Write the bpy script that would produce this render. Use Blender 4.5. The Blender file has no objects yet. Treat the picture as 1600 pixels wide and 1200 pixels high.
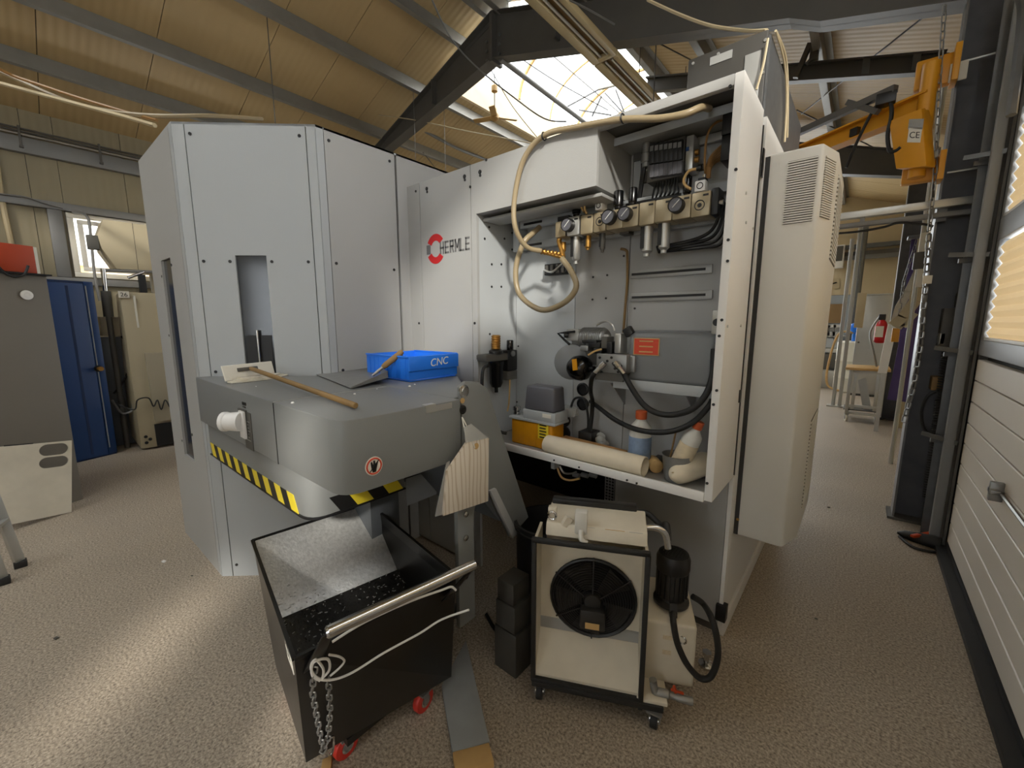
import bpy, bmesh, math, random
from mathutils import Vector, Matrix
random.seed(7)
sc = bpy.context.scene
COL = sc.collection
ORD = ('first', 'second', 'third', 'fourth', 'fifth', 'sixth', 'seventh', 'eighth', 'ninth')
PI = math.pi
# ---------------------------------------------------------------- camera
FPX = 642.0; PITCH = math.radians(8.6); YAW = math.radians(40.2); EYE = 1.65
fw = Vector((-math.sin(YAW)*math.cos(PITCH), math.cos(YAW)*math.cos(PITCH), -math.sin(PITCH)))
rt = Vector((math.cos(YAW), math.sin(YAW), 0)); upv = rt.cross(fw)
CAM = Vector((0, 0, EYE))
cd = bpy.data.cameras.new('camera'); cam = bpy.data.objects.new('camera', cd); COL.objects.link(cam)
cd.sensor_width = 36; cd.lens = FPX/1600*36; cd.clip_start = 0.05
R3 = Matrix((rt, upv, -fw)).transposed()
cam.matrix_world = Matrix.Translation(CAM) @ R3.to_4x4()
sc.camera = cam
# ---------------------------------------------------------------- world, lights, exposure
sc.view_settings.view_transform = 'Standard'; sc.view_settings.look = 'None'
sc.view_settings.exposure = 0.12; sc.view_settings.gamma = 1.0; sc.view_settings.use_curve_mapping = False
w = bpy.data.worlds.new('sky'); sc.world = w; w.use_nodes = True
bg = w.node_tree.nodes['Background']; bg.inputs[0].default_value = (0.93, 0.97, 1.0, 1); bg.inputs[1].default_value = 4.6
def area(name, loc, rot, sx, sy, power, col=(1, 1, 1)):
    l = bpy.data.lights.new(name, 'AREA'); l.shape = 'RECTANGLE'; l.size = sx; l.size_y = sy; l.energy = power; l.color = col
    o = bpy.data.objects.new(name, l); COL.objects.link(o); o.location = loc; o.rotation_euler = rot
    return o
sun = bpy.data.lights.new('sun', 'SUN'); sun.energy = 4.2; sun.angle = math.radians(4); sun.color = (1, .95, .86)
so = bpy.data.objects.new('sun', sun); COL.objects.link(so)
SUN_DIR = Vector((-0.70, 0.70, -0.50)).normalized()
so.rotation_euler = SUN_DIR.to_track_quat('-Z', 'Y').to_euler()
# ---------------------------------------------------------------- points on real planes
def ray(px, py): return fw + rt*((px-800)/FPX) - upv*((py-600)/FPX)
def PY(px, py, y): d = ray(px, py); return CAM + d*(y/d.y)
def PX(px, py, x): d = ray(px, py); return CAM + d*(x/d.x)
def PZ(px, py, z): d = ray(px, py); return CAM + d*((z-EYE)/d.z)
def PP(px, py, p0, n): d = ray(px, py); return CAM + d*((p0-CAM).dot(n)/d.dot(n))
# ---------------------------------------------------------------- materials
def lin(c):
    return tuple(((v/255)/12.92 if v/255 <= .04045 else ((v/255+.055)/1.055)**2.4) for v in c)
MATS = {}
def mat(name, rgb, rough=.5, metal=0., var=.06, scale=3., bump=0., bscale=300., spec=.5, trans=0., alpha=1., emit=None, estr=0.):
    if name in MATS: return MATS[name]
    m = bpy.data.materials.new(name); m.use_nodes = True; nt = m.node_tree; N = nt.nodes; L = nt.links
    b = N['Principled BSDF']; c = lin(rgb)
    b.inputs['Roughness'].default_value = rough; b.inputs['Metallic'].default_value = metal
    b.inputs['Specular IOR Level'].default_value = spec
    b.inputs['Transmission Weight'].default_value = trans; b.inputs['Alpha'].default_value = alpha
    tc = N.new('ShaderNodeTexCoord')
    nz = N.new('ShaderNodeTexNoise'); nz.inputs['Scale'].default_value = scale; nz.inputs['Detail'].default_value = 5
    L.new(tc.outputs['Object'], nz.inputs['Vector'])
    mx = N.new('ShaderNodeMix'); mx.data_type = 'RGBA'
    mx.inputs[6].default_value = (*[v*(1-var) for v in c], 1); mx.inputs[7].default_value = (*[min(1, v*(1+var)) for v in c], 1)
    L.new(nz.outputs['Fac'], mx.inputs[0]); L.new(mx.outputs[2], b.inputs['Base Color'])
    if bump:
        n2 = N.new('ShaderNodeTexNoise'); n2.inputs['Scale'].default_value = bscale; n2.inputs['Detail'].default_value = 2
        L.new(tc.outputs['Object'], n2.inputs['Vector'])
        bp = N.new('ShaderNodeBump'); bp.inputs['Strength'].default_value = bump; bp.inputs['Distance'].default_value = .002
        L.new(n2.outputs['Fac'], bp.inputs['Height']); L.new(bp.outputs['Normal'], b.inputs['Normal'])
    if emit:
        b.inputs['Emission Color'].default_value = (*lin(emit), 1); b.inputs['Emission Strength'].default_value = estr
    MATS[name] = m; return m
def speckle(name, stops, scale, rough=.6, big=None, bump=.0):
    m = bpy.data.materials.new(name); m.use_nodes = True; nt = m.node_tree; N = nt.nodes; L = nt.links
    b = N['Principled BSDF']; b.inputs['Roughness'].default_value = rough
    tc = N.new('ShaderNodeTexCoord')
    n1 = N.new('ShaderNodeTexNoise'); n1.inputs['Scale'].default_value = scale; n1.inputs['Detail'].default_value = 3; n1.inputs['Roughness'].default_value = .7
    L.new(tc.outputs['Object'], n1.inputs['Vector'])
    r = N.new('ShaderNodeValToRGB'); cr = r.color_ramp
    while len(cr.elements) < len(stops): cr.elements.new(.5)
    for e, (p, c) in zip(cr.elements, stops): e.position = p; e.color = (*lin(c), 1)
    L.new(n1.outputs['Fac'], r.inputs[0])
    last = r.outputs[0]
    if big:
        n2 = N.new('ShaderNodeTexNoise'); n2.inputs['Scale'].default_value = big[0]; n2.inputs['Detail'].default_value = 4
        L.new(tc.outputs['Object'], n2.inputs['Vector'])
        r2 = N.new('ShaderNodeValToRGB'); r2.color_ramp.elements[0].position = .35; r2.color_ramp.elements[1].position = .7
        r2.color_ramp.elements[0].color = (big[1],)*3+(1,); r2.color_ramp.elements[1].color = (1, 1, 1, 1)
        L.new(n2.outputs['Fac'], r2.inputs[0])
        mx = N.new('ShaderNodeMix'); mx.data_type = 'RGBA'; mx.blend_type = 'MULTIPLY'; mx.inputs[0].default_value = 1
        L.new(last, mx.inputs[6]); L.new(r2.outputs[0], mx.inputs[7]); last = mx.outputs[2]
    L.new(last, b.inputs['Base Color'])
    if bump:
        bp = N.new('ShaderNodeBump'); bp.inputs['Strength'].default_value = bump; bp.inputs['Distance'].default_value = .002
        L.new(n1.outputs['Fac'], bp.inputs['Height']); L.new(bp.outputs['Normal'], b.inputs['Normal'])
    MATS[name] = m; return m
def ribbed(name, rgb, axis, period, rough=.45, var=.1, depth=.4, spec=.5):
    "sheet steel with fine pressed lines: relief only"
    m = mat(name, rgb, rough=rough, var=var, scale=1.3, spec=spec); nt = m.node_tree; N = nt.nodes; L = nt.links
    b = N['Principled BSDF']; tc = N.new('ShaderNodeTexCoord')
    wv = N.new('ShaderNodeTexWave'); wv.bands_direction = axis; wv.wave_profile = 'SIN'
    wv.inputs['Scale'].default_value = 2*PI/(20*period)*1.0
    L.new(tc.outputs['Object'], wv.inputs['Vector'])
    bp = N.new('ShaderNodeBump'); bp.inputs['Strength'].default_value = depth; bp.inputs['Distance'].default_value = .006
    L.new(wv.outputs['Fac'], bp.inputs['Height']); L.new(bp.outputs['Normal'], b.inputs['Normal'])
    return m
def pane_mat(name, col, t):
    m = bpy.data.materials.new(name); m.use_nodes = True; nt = m.node_tree; N = nt.nodes; L = nt.links
    N.remove(N['Principled BSDF']); out = N['Material Output']
    tr = N.new('ShaderNodeBsdfTransparent'); tl = N.new('ShaderNodeBsdfTranslucent'); tl.inputs[0].default_value = (*lin(col), 1)
    mx = N.new('ShaderNodeMixShader'); mx.inputs[0].default_value = t
    L.new(tr.outputs[0], mx.inputs[1]); L.new(tl.outputs[0], mx.inputs[2]); L.new(mx.outputs[0], out.inputs[0])
    MATS[name] = m; return m
mat('machine_grey', (172, 176, 178), .42, bump=.25, bscale=260, var=.02, scale=2)
mat('machine_mid', (168, 168, 166), .45, bump=.25, bscale=260, var=.03, scale=2)
mat('panel_light', (182, 186, 188), .45, bump=.3, bscale=220, var=.03)
mat('panel_inner', (166, 166, 163), .42, .25, var=.05)
mat('ac_grey', (216, 214, 207), .5, bump=.15, bscale=400, var=.02)
mat('white_paint', (230, 229, 226), .45, var=.03)
mat('conveyor_grey', (126, 128, 127), .45, bump=.2, bscale=300, var=.05)
mat('conveyor_dark', (88, 92, 96), .45, var=.05)
mat('dark_box', (84, 82, 77), .5, var=.06)
mat('extractor_dark', (64, 62, 58), .5, var=.06)
mat('curb_cream', (216, 196, 160), .6, var=.12, scale=5)
mat('black', (22, 22, 23), .45, var=.1)
mat('black_gloss', (14, 14, 15), .2, var=.1)
mat('void_shade', (8, 8, 8), .9, var=.1)  # near-black colour standing in for the shade inside openings
mat('rubber', (28, 28, 28), .6, var=.15, scale=20)
mat('seam', (50, 50, 50), .8)
mat('steel_dark', (92, 90, 86), .5, .2, var=.15, scale=4)
mat('steel_galv', (112, 114, 116), .4, .6, var=.22, scale=14)
mat('purlin', (140, 138, 132), .42, .35, var=.15, scale=6)
mat('column', (84, 86, 92), .5, .25, var=.35, scale=9)
mat('girt', (128, 128, 128), .5, .3, var=.1)
mat('alu', (190, 190, 186), .35, .7, var=.06, scale=10)
mat('chrome', (205, 205, 205), .18, 1., var=.05)
mat('cream', (196, 180, 146), .5, var=.08)
mat('lamp_cream', (182, 164, 124), .45, var=.08)
mat('fan_tan', (178, 142, 84), .4, var=.1)
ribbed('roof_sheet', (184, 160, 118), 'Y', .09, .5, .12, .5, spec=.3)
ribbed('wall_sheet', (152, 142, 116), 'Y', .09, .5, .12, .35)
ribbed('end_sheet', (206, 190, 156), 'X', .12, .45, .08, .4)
ribbed('roof_sheet_b', (186, 166, 124), 'Y', .09, .4, .12, .5)
speckle('floor_speckle', [(.3, (96, 86, 76)), (.44, (152, 140, 124)), (.56, (182, 168, 150)), (.72, (212, 200, 182))], 95, .5, (.9, .85), .25)
mat('door_white', (228, 222, 212), .5, var=.03)
mat('blind_glow', (228, 206, 164), .7, var=.05, emit=(236, 206, 156), estr=.42)  # cloth emits a glow that stands in for daylight coming through
mat('frame_grey', (140, 142, 144), .45, .2, var=.05)
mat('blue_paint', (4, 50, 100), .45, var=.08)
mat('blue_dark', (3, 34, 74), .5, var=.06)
mat('blue_plastic', (38, 120, 232), .35, var=.04)
mat('beige_machine', (178, 166, 138), .5, var=.06)
mat('beige_dark', (160, 150, 128), .5, var=.06)
mat('cabinet_grey', (116, 110, 100), .55, var=.05)
mat('orange_red', (178, 62, 20), .5)
mat('yellow_crane', (214, 150, 34), .45, var=.12, scale=8)
mat('yellow', (226, 204, 52), .5, var=.1)
mat('yellow_oil', (206, 142, 22), .3, var=.15, scale=20)
mat('wood', (132, 104, 62), .6, var=.25, scale=12)
mat('wood_pale', (196, 160, 104), .6, var=.2, scale=12)
mat('plank_grey', (140, 142, 142), .7, var=.15, scale=14)
mat('card', (176, 132, 80), .8, var=.08)
mat('paper', (222, 210, 186), .8, var=.08, scale=20)
mat('paper_white', (226, 222, 210), .7, var=.05)
mat('rag', (205, 198, 182), .9, var=.25, scale=40)
mat('brass', (176, 132, 66), .35, .8, var=.1)
mat('champagne', (166, 152, 124), .4, .4, var=.05)
mat('hose_clear', (156, 140, 110), .35, var=.1)
mat('tube_brown', (150, 112, 66), .4, var=.1)
mat('tank_grey', (120, 122, 124), .45, var=.12, scale=5)
mat('bottle_white', (206, 204, 196), .45, var=.05)
mat('bottle_label', (120, 140, 168), .6, var=.3, scale=60)
mat('cream_label', (206, 190, 160), .7, var=.2, scale=50)
mat('orange_cap', (196, 90, 46), .5)
mat('tag_red', (204, 72, 46), .6, var=.15, scale=120)
mat('red_logo', (190, 34, 38), .5)
mat('logo_grey', (104, 104, 104), .5)
mat('red_ext', (196, 22, 32), .35)
mat('violet', (92, 76, 132), .7, var=.1)
mat('dirty_white', (208, 200, 182), .55, var=.18, scale=7)
mat('dirty_wear', (150, 120, 80), .7, var=.2)
mat('cart_black', (34, 33, 32), .3, .5, var=.2, scale=30)
mat('cart_inner', (188, 188, 186), .36, .5, var=.4, scale=70, bump=.5, bscale=120)
mat('cart_oily', (58, 57, 55), .25, .6, var=.5, scale=50, bump=.6, bscale=110)
mat('motor_black', (44, 43, 42), .38, .2, var=.25, scale=20)
mat('cast_grey', (148, 148, 146), .4, .6, var=.2, scale=20)
mat('screw', (30, 30, 30), .5)
mat('glass_dark', (60, 62, 64), .12, .3, var=.4, scale=4)
mat('clear_plastic', (220, 220, 215), .2, var=.02, alpha=.35)
mat('purple_grey', (92, 92, 98), .5)
mat('red_wheel', (200, 52, 40), .5)
mat('tank_white', (228, 224, 206), .4, var=.05)
mat('outside_white', (225, 222, 214), .6, var=.02)
mat('outside_tan', (216, 176, 122), .7, var=.15, scale=12)
pane_mat('sky_pane', (255, 255, 252), .4)
pane_mat('win_pane', (255, 255, 255), .12)
M = MATS
# ---------------------------------------------------------------- mesh builder
class G:
    def __init__(s): s.v = []; s.f = []
    def add(s, vs, fs):
        n = len(s.v); s.v += [Vector(v) for v in vs]; s.f += [tuple(i+n for i in f) for f in fs]; return s
    def hexa(s, a, b):  # two quads (4 points each), a bottom, b top
        return s.add(list(a)+list(b), [(3, 2, 1, 0), (4, 5, 6, 7), (0, 1, 5, 4), (1, 2, 6, 5), (2, 3, 7, 6), (3, 0, 4, 7)])
    def box(s, x0, x1, y0, y1, z0, z1):
        x0, x1 = min(x0, x1), max(x0, x1); y0, y1 = min(y0, y1), max(y0, y1); z0, z1 = min(z0, z1), max(z0, z1)
        return s.hexa([(x0, y0, z0), (x1, y0, z0), (x1, y1, z0), (x0, y1, z0)], [(x0, y0, z1), (x1, y0, z1), (x1, y1, z1), (x0, y1, z1)])
    def obox(s, c, ax, ay, az):  # centre, three half-axis vectors
        c = Vector(c); ax = Vector(ax); ay = Vector(ay); az = Vector(az)
        q = [(-1, -1), (1, -1), (1, 1), (-1, 1)]
        return s.hexa([c+ax*i+ay*j-az for i, j in q], [c+ax*i+ay*j+az for i, j in q])
    def bar(s, p, q, wd, ht, up=(0, 0, 1)):
        p = Vector(p); q = Vector(q); d = (q-p); L = d.length; d.normalize()
        a = d.cross(Vector(up)); a = a.normalized() if a.length > 1e-5 else Vector((1, 0, 0)); u = a.cross(d)
        return s.obox((p+q)/2, d*L/2, a*wd/2, u*ht/2)
    def prism(s, pts, ext):
        pts = [Vector(p) for p in pts]; e = Vector(ext); n = len(pts)
        nn = Vector((0, 0, 0))
        for i in range(n): nn += pts[i].cross(pts[(i+1) % n])
        if nn.dot(e) > 0: pts.reverse()
        f = [tuple(range(n)), tuple(range(2*n-1, n-1, -1))] + [(i, n+i, n+(i+1) % n, (i+1) % n)[::-1] for i in range(n)]
        f = [f[0], f[1]] + [(i, n+i, n+(i+1) % n, (i+1) % n) for i in range(n)]
        return s.add(pts+[p+e for p in pts], f)
    def ring(s, c, d, r, n):
        d = Vector(d).normalized(); a = d.orthogonal().normalized(); b = d.cross(a)
        return [Vector(c)+a*r*math.cos(2*PI*k/n)+b*r*math.sin(2*PI*k/n) for k in range(n)]
    def cyl(s, p, q, r, r2=None, n=14, caps=True):
        p = Vector(p); q = Vector(q); r2 = r if r2 is None else r2
        vs = s.ring(p, q-p, r, n)+s.ring(q, q-p, r2, n)
        f = [(k, (k+1) % n, n+(k+1) % n, n+k) for k in range(n)]
        if caps: f += [tuple(range(n-1, -1, -1)), tuple(range(n, 2*n))]
        return s.add(vs, f)
    def lathe(s, c, d, prof, n=16):
        c = Vector(c); d = Vector(d).normalized(); vs = []; m = len(prof)
        for r, h in prof: vs += s.ring(c+d*h, d, max(r, 1e-4), n)
        f = [(i*n+k, i*n+(k+1) % n, (i+1)*n+(k+1) % n, (i+1)*n+k) for i in range(m-1) for k in range(n)]
        f += [tuple(range(n-1, -1, -1)), tuple(range((m-1)*n, m*n))]
        return s.add(vs, f)
    def tube(s, pts, r, n=8, smooth=True, sub=6, closed=False):
        pts = [Vector(p) for p in pts]
        if smooth and len(pts) > 2:
            out = []; m = len(pts); segs = m if closed else m-1
            for i in range(segs):
                if closed: p0, p1, p2, p3 = pts[(i-1) % m], pts[i], pts[(i+1) % m], pts[(i+2) % m]
                else: p0, p1, p2, p3 = pts[max(i-1, 0)], pts[i], pts[i+1], pts[min(i+2, m-1)]
                for k in range(sub):
                    t = k/sub; out.append(.5*((2*p1)+(p2-p0)*t+(2*p0-5*p1+4*p2-p3)*t*t+(-p0+3*p1-3*p2+p3)*t**3))
            if not closed: out.append(pts[-1])
            pts = out
        m = len(pts); a = None; vs = []
        for i, p in enumerate(pts):
            d = (pts[(i+1) % m]-pts[i-1]) if closed else (pts[min(i+1, m-1)]-pts[max(i-1, 0)])
            if d.length < 1e-9: d = Vector((0, 0, 1))
            d.normalize()
            a = d.orthogonal() if a is None else a-d*a.dot(d)
            if a.length < 1e-6: a = d.orthogonal()
            a.normalize(); b = d.cross(a)
            vs += [p+a*r*math.cos(2*PI*k/n)+b*r*math.sin(2*PI*k/n) for k in range(n)]
        f = [(i*n+k, i*n+(k+1) % n, ((i+1) % m)*n+(k+1) % n, ((i+1) % m)*n+k) for i in range(m if closed else m-1) for k in range(n)]
        if not closed: f += [tuple(range(n-1, -1, -1)), tuple(range((m-1)*n, m*n))]
        return s.add(vs, f)
    def sphere(s, c, r, n=14, m=9, sc3=(1, 1, 1)):
        c = Vector(c); vs = []
        for i in range(m+1):
            t = PI*i/m
            for k in range(n):
                a = 2*PI*k/n; rr = max(math.sin(t), .002)
                vs.append(c+Vector((r*rr*math.cos(a)*sc3[0], r*rr*math.sin(a)*sc3[1], r*math.cos(t)*sc3[2])))
        f = [(i*n+k, (i+1)*n+k, (i+1)*n+(k+1) % n, i*n+(k+1) % n) for i in range(m) for k in range(n)]
        f += [tuple(range(n)), tuple(range((m+1)*n-1, m*n-1, -1))]
        return s.add(vs, f)
    def quad(s, a, b, c, d): return s.add([a, b, c, d], [(0, 1, 2, 3)])
    def mesh(s, name, m, bevel=0, seg=2, smooth=None):
        me = bpy.data.meshes.new(name); me.from_pydata([tuple(v) for v in s.v], [], s.f); me.update()
        bm = bmesh.new(); bm.from_mesh(me)
        bmesh.ops.recalc_face_normals(bm, faces=bm.faces)
        if bevel:
            es = [e for e in bm.edges if len(e.link_faces) == 2 and e.calc_face_angle(0) > .5]
            bmesh.ops.bevel(bm, geom=es, offset=bevel, segments=seg, affect='EDGES', profile=.5, clamp_overlap=True)
        bm.to_mesh(me); bm.free()
        me.materials.append(M[m] if isinstance(m, str) else m)
        if smooth is not False:
            me.polygons.foreach_set('use_smooth', [True]*len(me.polygons))
            try: me.set_sharp_from_angle(angle=math.radians(38))
            except Exception: pass
        return me
LOC = {}
def link(o, parent):
    COL.objects.link(o)
    if parent is not None:
        o.parent = parent; o.matrix_parent_inverse = Matrix.Translation(LOC.get(parent.name, Vector((0, 0, 0)))).inverted()
    return o
def part(g, name, m, parent, bevel=0, seg=2, label=None, kind=None):
    o = bpy.data.objects.new(name, g.mesh(name, m, bevel, seg)); link(o, parent)
    if label: o['label'] = label
    if kind: o['kind'] = kind
    return o
def sharepart(me, name, parent, loc=(0, 0, 0), label=None):
    o = bpy.data.objects.new(name, me); link(o, parent); o.location = loc
    return o
def tag(o, label, cat, group=None, kind=None):
    o['label'] = label; o['category'] = cat
    if group: o['group'] = group
    if kind: o['kind'] = kind
    return o
def thing(name, label, cat, loc=(0, 0, 0), group=None):
    o = bpy.data.objects.new(name, None); o.empty_display_size = .1; COL.objects.link(o); o.location = loc
    LOC[o.name] = Vector(loc); return tag(o, label, cat, group)
def solo(g, name, m, label, cat, group=None, bevel=0, seg=2, kind=None):
    o = bpy.data.objects.new(name, g.mesh(name, m, bevel, seg)); COL.objects.link(o); return tag(o, label, cat, group, kind)
def struct(g, name, m, label=None, cat=None, bevel=0):
    o = bpy.data.objects.new(name, g.mesh(name, m, bevel) if g else None); COL.objects.link(o); o['kind'] = 'structure'
    if label: o['label'] = label
    if cat: o['category'] = cat
    return o
def text(body, name, m, parent, org, xdir, ydir, size, depth=.001, width=None, bold=0):
    cu = bpy.data.curves.new(name, 'FONT'); cu.body = body; cu.size = size; cu.extrude = depth; cu.offset = bold
    t = bpy.data.objects.new(name+'_curve', cu); COL.objects.link(t)
    bpy.context.view_layer.update()
    me = bpy.data.meshes.new_from_object(t.evaluated_get(bpy.context.evaluated_depsgraph_get()))
    bpy.data.objects.remove(t); bpy.data.curves.remove(cu)
    x = Vector(xdir).normalized(); y = Vector(ydir).normalized(); z = x.cross(y)
    xs = [v.co.x for v in me.vertices]; k = 1
    if width and xs: k = width/(max(xs)-min(xs))
    for v in me.vertices: v.co = Vector(org)+x*v.co.x*k+y*v.co.y+z*v.co.z
    me.materials.clear(); me.materials.append(M[m]); me.name = name
    o = bpy.data.objects.new(name, me); return link(o, parent)
def disc_dots(pts, nrm, r, name, m, parent):
    g = G(); nrm = Vector(nrm).normalized()
    for p in pts: g.cyl(Vector(p)-nrm*.002, Vector(p)+nrm*.004, r, n=8)
    return part(g, name, m, parent, kind='stuff')
# ================================================================ the hall
XR = -4.3
def deck(x): return 6.05-.33*abs(x-XR)
def zb(x): return deck(x)-.2
XL = -9.0; XW = .70; Y0 = -5.0; Y1 = 14.1
SK = (-5.75, -2.85)
# floor
struct(G().box(XL-.2, XW+.3, Y0, Y1+.2, -.2, 0), 'floor', 'floor_speckle')
# --- roof: backing sheet plus separate panels
g = G()
SKY = [(-4.5, -.5), (4.85, 12.4)]  # first range is an unseen rooflight added for light
def roofstrip(g, xa, xb, ya, yb, dz, th):
    g.hexa([(xa, ya, deck(xa)+dz), (xb, ya, deck(xb)+dz), (xb, yb, deck(xb)+dz), (xa, yb, deck(xa)+dz)],
           [(xa, ya, deck(xa)+dz+th), (xb, ya, deck(xb)+dz+th), (xb, yb, deck(xb)+dz+th), (xa, yb, deck(xa)+dz+th)])
for xa, xb in ((XL-.15, SK[0]), (SK[1], XW+.25)): roofstrip(g, xa, xb, Y0, Y1, .04, .03)
for ya, yb in ((Y0, SKY[0][0]), (SKY[0][1], SKY[1][0]), (SKY[1][1], Y1)):
    roofstrip(g, SK[0], XR, ya, yb, .04, .03); roofstrip(g, XR, SK[1], ya, yb, .04, .03)
ceiling = struct(g, 'ceiling', 'seam')
def overlaps(ya, yb): return any(ya < b-.01 and yb > a+.01 for a, b in SKY)
ycuts = [Y0+.0, -4.5, -3.5, -2.5, -1.5, -.5, .5, 1.5, 2.6, 3.4, 4.2, 4.85, 5.8, 6.8, 7.8, 8.8, 9.8, 10.8, 12.4, 13.3, Y1]
for ya, yb in zip(ycuts, ycuts[1:]):
    ov = overlaps(ya, yb)
    for xa, xb in ((XL, SK[0] if ov else XR-.003), (SK[1] if ov else XR+.003, XW+.1)):
        gg = G(); roofstrip(gg, xa, xb, ya+.004, yb-.004, 0, .035)
        part(gg, 'roof_panel', 'roof_sheet', ceiling)
# --- skylight barrel vault
CH = .52
def skylight(name, ya, yb):
    o = struct(None, name, None, 'translucent barrel vault rooflight along the ridge', None)
    x0, x1 = SK; zc = deck(x0); cx = (x0+x1)/2; rad = (x1-x0)/2
    g = G()
    for xx in (x0, x1):
        g.box(xx-.04, xx+.02 if xx == x0 else xx+.04, ya, yb, zc-.02, zc+CH)
    part(g, 'curb', 'curb_cream', o)
    for ye in (ya, yb):
        g = G()
        g.prism([(x0, ye, zc), (x1, ye, zc)] + [(cx+rad*math.cos(t), ye, zc+CH+rad*.62*math.sin(t)) for t in [PI*k/14 for k in range(15)]], (0, .02, 0))
        part(g, 'end_pane', 'sky_pane', o)
    n = 10
    A = [PI*k/n for k in range(n+1)]
    P = lambda t, y, e=0: Vector((cx+(rad+e)*math.cos(t), y, zc+CH+(rad*.62+e)*math.sin(t)))
    rows = max(2, int((yb-ya)/1.0)); dy = (yb-ya)/rows
    for r in range(rows):
        g = G()
        for k in range(n): g.quad(P(A[k], ya+r*dy+.01), P(A[k+1], ya+r*dy+.01), P(A[k+1], ya+(r+1)*dy-.01), P(A[k], ya+(r+1)*dy-.01))
        part(g, 'pane', 'sky_pane', o)
    for r in range(rows+1):
        g = G(); g.tube([P(t, ya+r*dy, -.02) for t in A], .022 if r % 2 else .035, 6, sub=2)
        part(g, 'arch_rib', 'wood_pale', o)
    for k in (3, 4, 6, 7):
        part(G().bar(P(A[k], ya, -.03), P(A[k], yb, -.03), .02, .02), 'glazing_bar', 'girt', o)
skylight('window_1', *SKY[1]); skylight('window_2_added', *SKY[0])  # second rooflight is added out of view to light the hall
# --- left wall with window
WY0, WY1, WZ0, WZ1 = .60, 2.7, 2.31, 3.22
g = G()
for ya, yb, za, zb_ in ((Y0, WY0, 0, 4.5), (WY1, Y1, 0, 4.5), (WY0, WY1, 0, WZ0), (WY0, WY1, WZ1, 4.5)): g.box(XL-.12, XL-.05, ya, yb, za, zb_)
wl = struct(g, 'wall_left', 'seam')
yy = [-5, -4, -3, -2, -1, -.4, .30, WY0, 1.3, 2.0, WY1, 3.6, 4.7, 5.8, 6.9, 8, 9.1, 10.2, 11.3, 12.4, 13.3, 14.1]
for ya, yb in zip(yy, yy[1:]):
    for za, zb_ in (((0, WZ0), (WZ1, 4.5)) if WY0-.01 <= ya and yb <= WY1+.01 else ((0, 4.5),)):
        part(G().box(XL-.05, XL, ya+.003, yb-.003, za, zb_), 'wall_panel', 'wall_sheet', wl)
# window
wo = struct(None, 'window_3', None, 'small high window with white frame in the left wall')
g = G()
for a in ((WY0, WY1, WZ0, WZ0+.07), (WY0, WY1, WZ1-.07, WZ1)): g.box(XL-.06, XL+.05, *a)
for ya in (WY0, 1.72, WY1-.07): g.box(XL-.06, XL+.05, ya, ya+.07, WZ0+.07, WZ1-.07)
part(g, 'window_frame', 'paper_white', wo, .006)
g = G(); x = XL+.03
for a in ((WY0+.1, 1.68, WZ0+.09, WZ0+.15), (WY0+.1, 1.68, WZ1-.15, WZ1-.09)): g.box(x, x+.04, *a)
for ya in (WY0+.1, 1.62): g.box(x, x+.04, ya, ya+.06, WZ0+.15, WZ1-.15)
part(g, 'sash', 'outside_white', wo, .006)
for ya, yb in ((WY0+.16, 1.62), (1.79, WY1-.07)): part(G().box(XL-.01, XL-.004, ya, yb, WZ0+.07, WZ1-.07), 'pane', 'win_pane', wo)
# house seen outside
h = thing('neighbour_house', 'pale house with a tan brick strip seen through the left window', 'building', (-14, 2, 0))
part(G().box(-15, -14, -3, 8, 0, 2.95), 'wall', 'outside_tan', h)
part(G().box(-14.0, -13.93, -3, 8, 2.95, 3.3), 'eave', 'outside_white', h)
part(G().hexa([(-16, -3, 4.6), (-13.8, -3, 3.3), (-13.8, 8, 3.3), (-16, 8, 4.6)], [(-16, -3, 4.7), (-13.8, -3, 3.4), (-13.8, 8, 3.4), (-16, 8, 4.7)]), 'roof', 'outside_white', h)
# wall girts on the left wall
for i, (z, hh, lab) in enumerate(((4.02, .2, 'wide grey steel girt high on the left wall, just under the eave'), (3.28, .1, 'narrow grey girt on the left wall along the top of the small window'), (2.24, .1, 'narrow grey girt on the left wall along the bottom of the small window'))):
    g = G(); g.box(XL+.002, XL+.10, Y0, Y1, z-hh/2, z+hh/2)
    solo(g, 'wall_girt', 'girt', lab, 'beam', 'left wall girts', .004)
solo(G().box(XL+.004, XL+.09, .42, .565, 2.295, 3.225), 'window_post', 'girt', 'grey upright post at the left jamb of the small wall window', 'post', bevel=.004)
for i, dz in enumerate((.13, .165, .2)):
    solo(G().tube([(XL+.10, Y0, 4.02+dz), (XL+.10, Y1, 4.02+dz)], .014, 8, False), 'conduit_pipe', 'alu' if i == 0 else 'steel_dark',
         ('lowest', 'middle', 'highest')[i]+' of three thin pipes running along the wide left wall girt', 'pipe', 'pipes along the left wall girt')
for i, y in enumerate((.28, 1.05)):
    g = G(); g.box(XL+.09, XL+.125, y-.012, y+.012, 3.99, 4.25); g.box(XL+.09, XL+.15, y-.02, y+.02, 3.97, 3.995)
    solo(g, 'pipe_clamp', 'steel_dark', ('nearer', 'farther')[i]+' dark clamp holding the three wall pipes to the girt', 'clamp', 'wall pipe clamps', .002)
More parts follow.
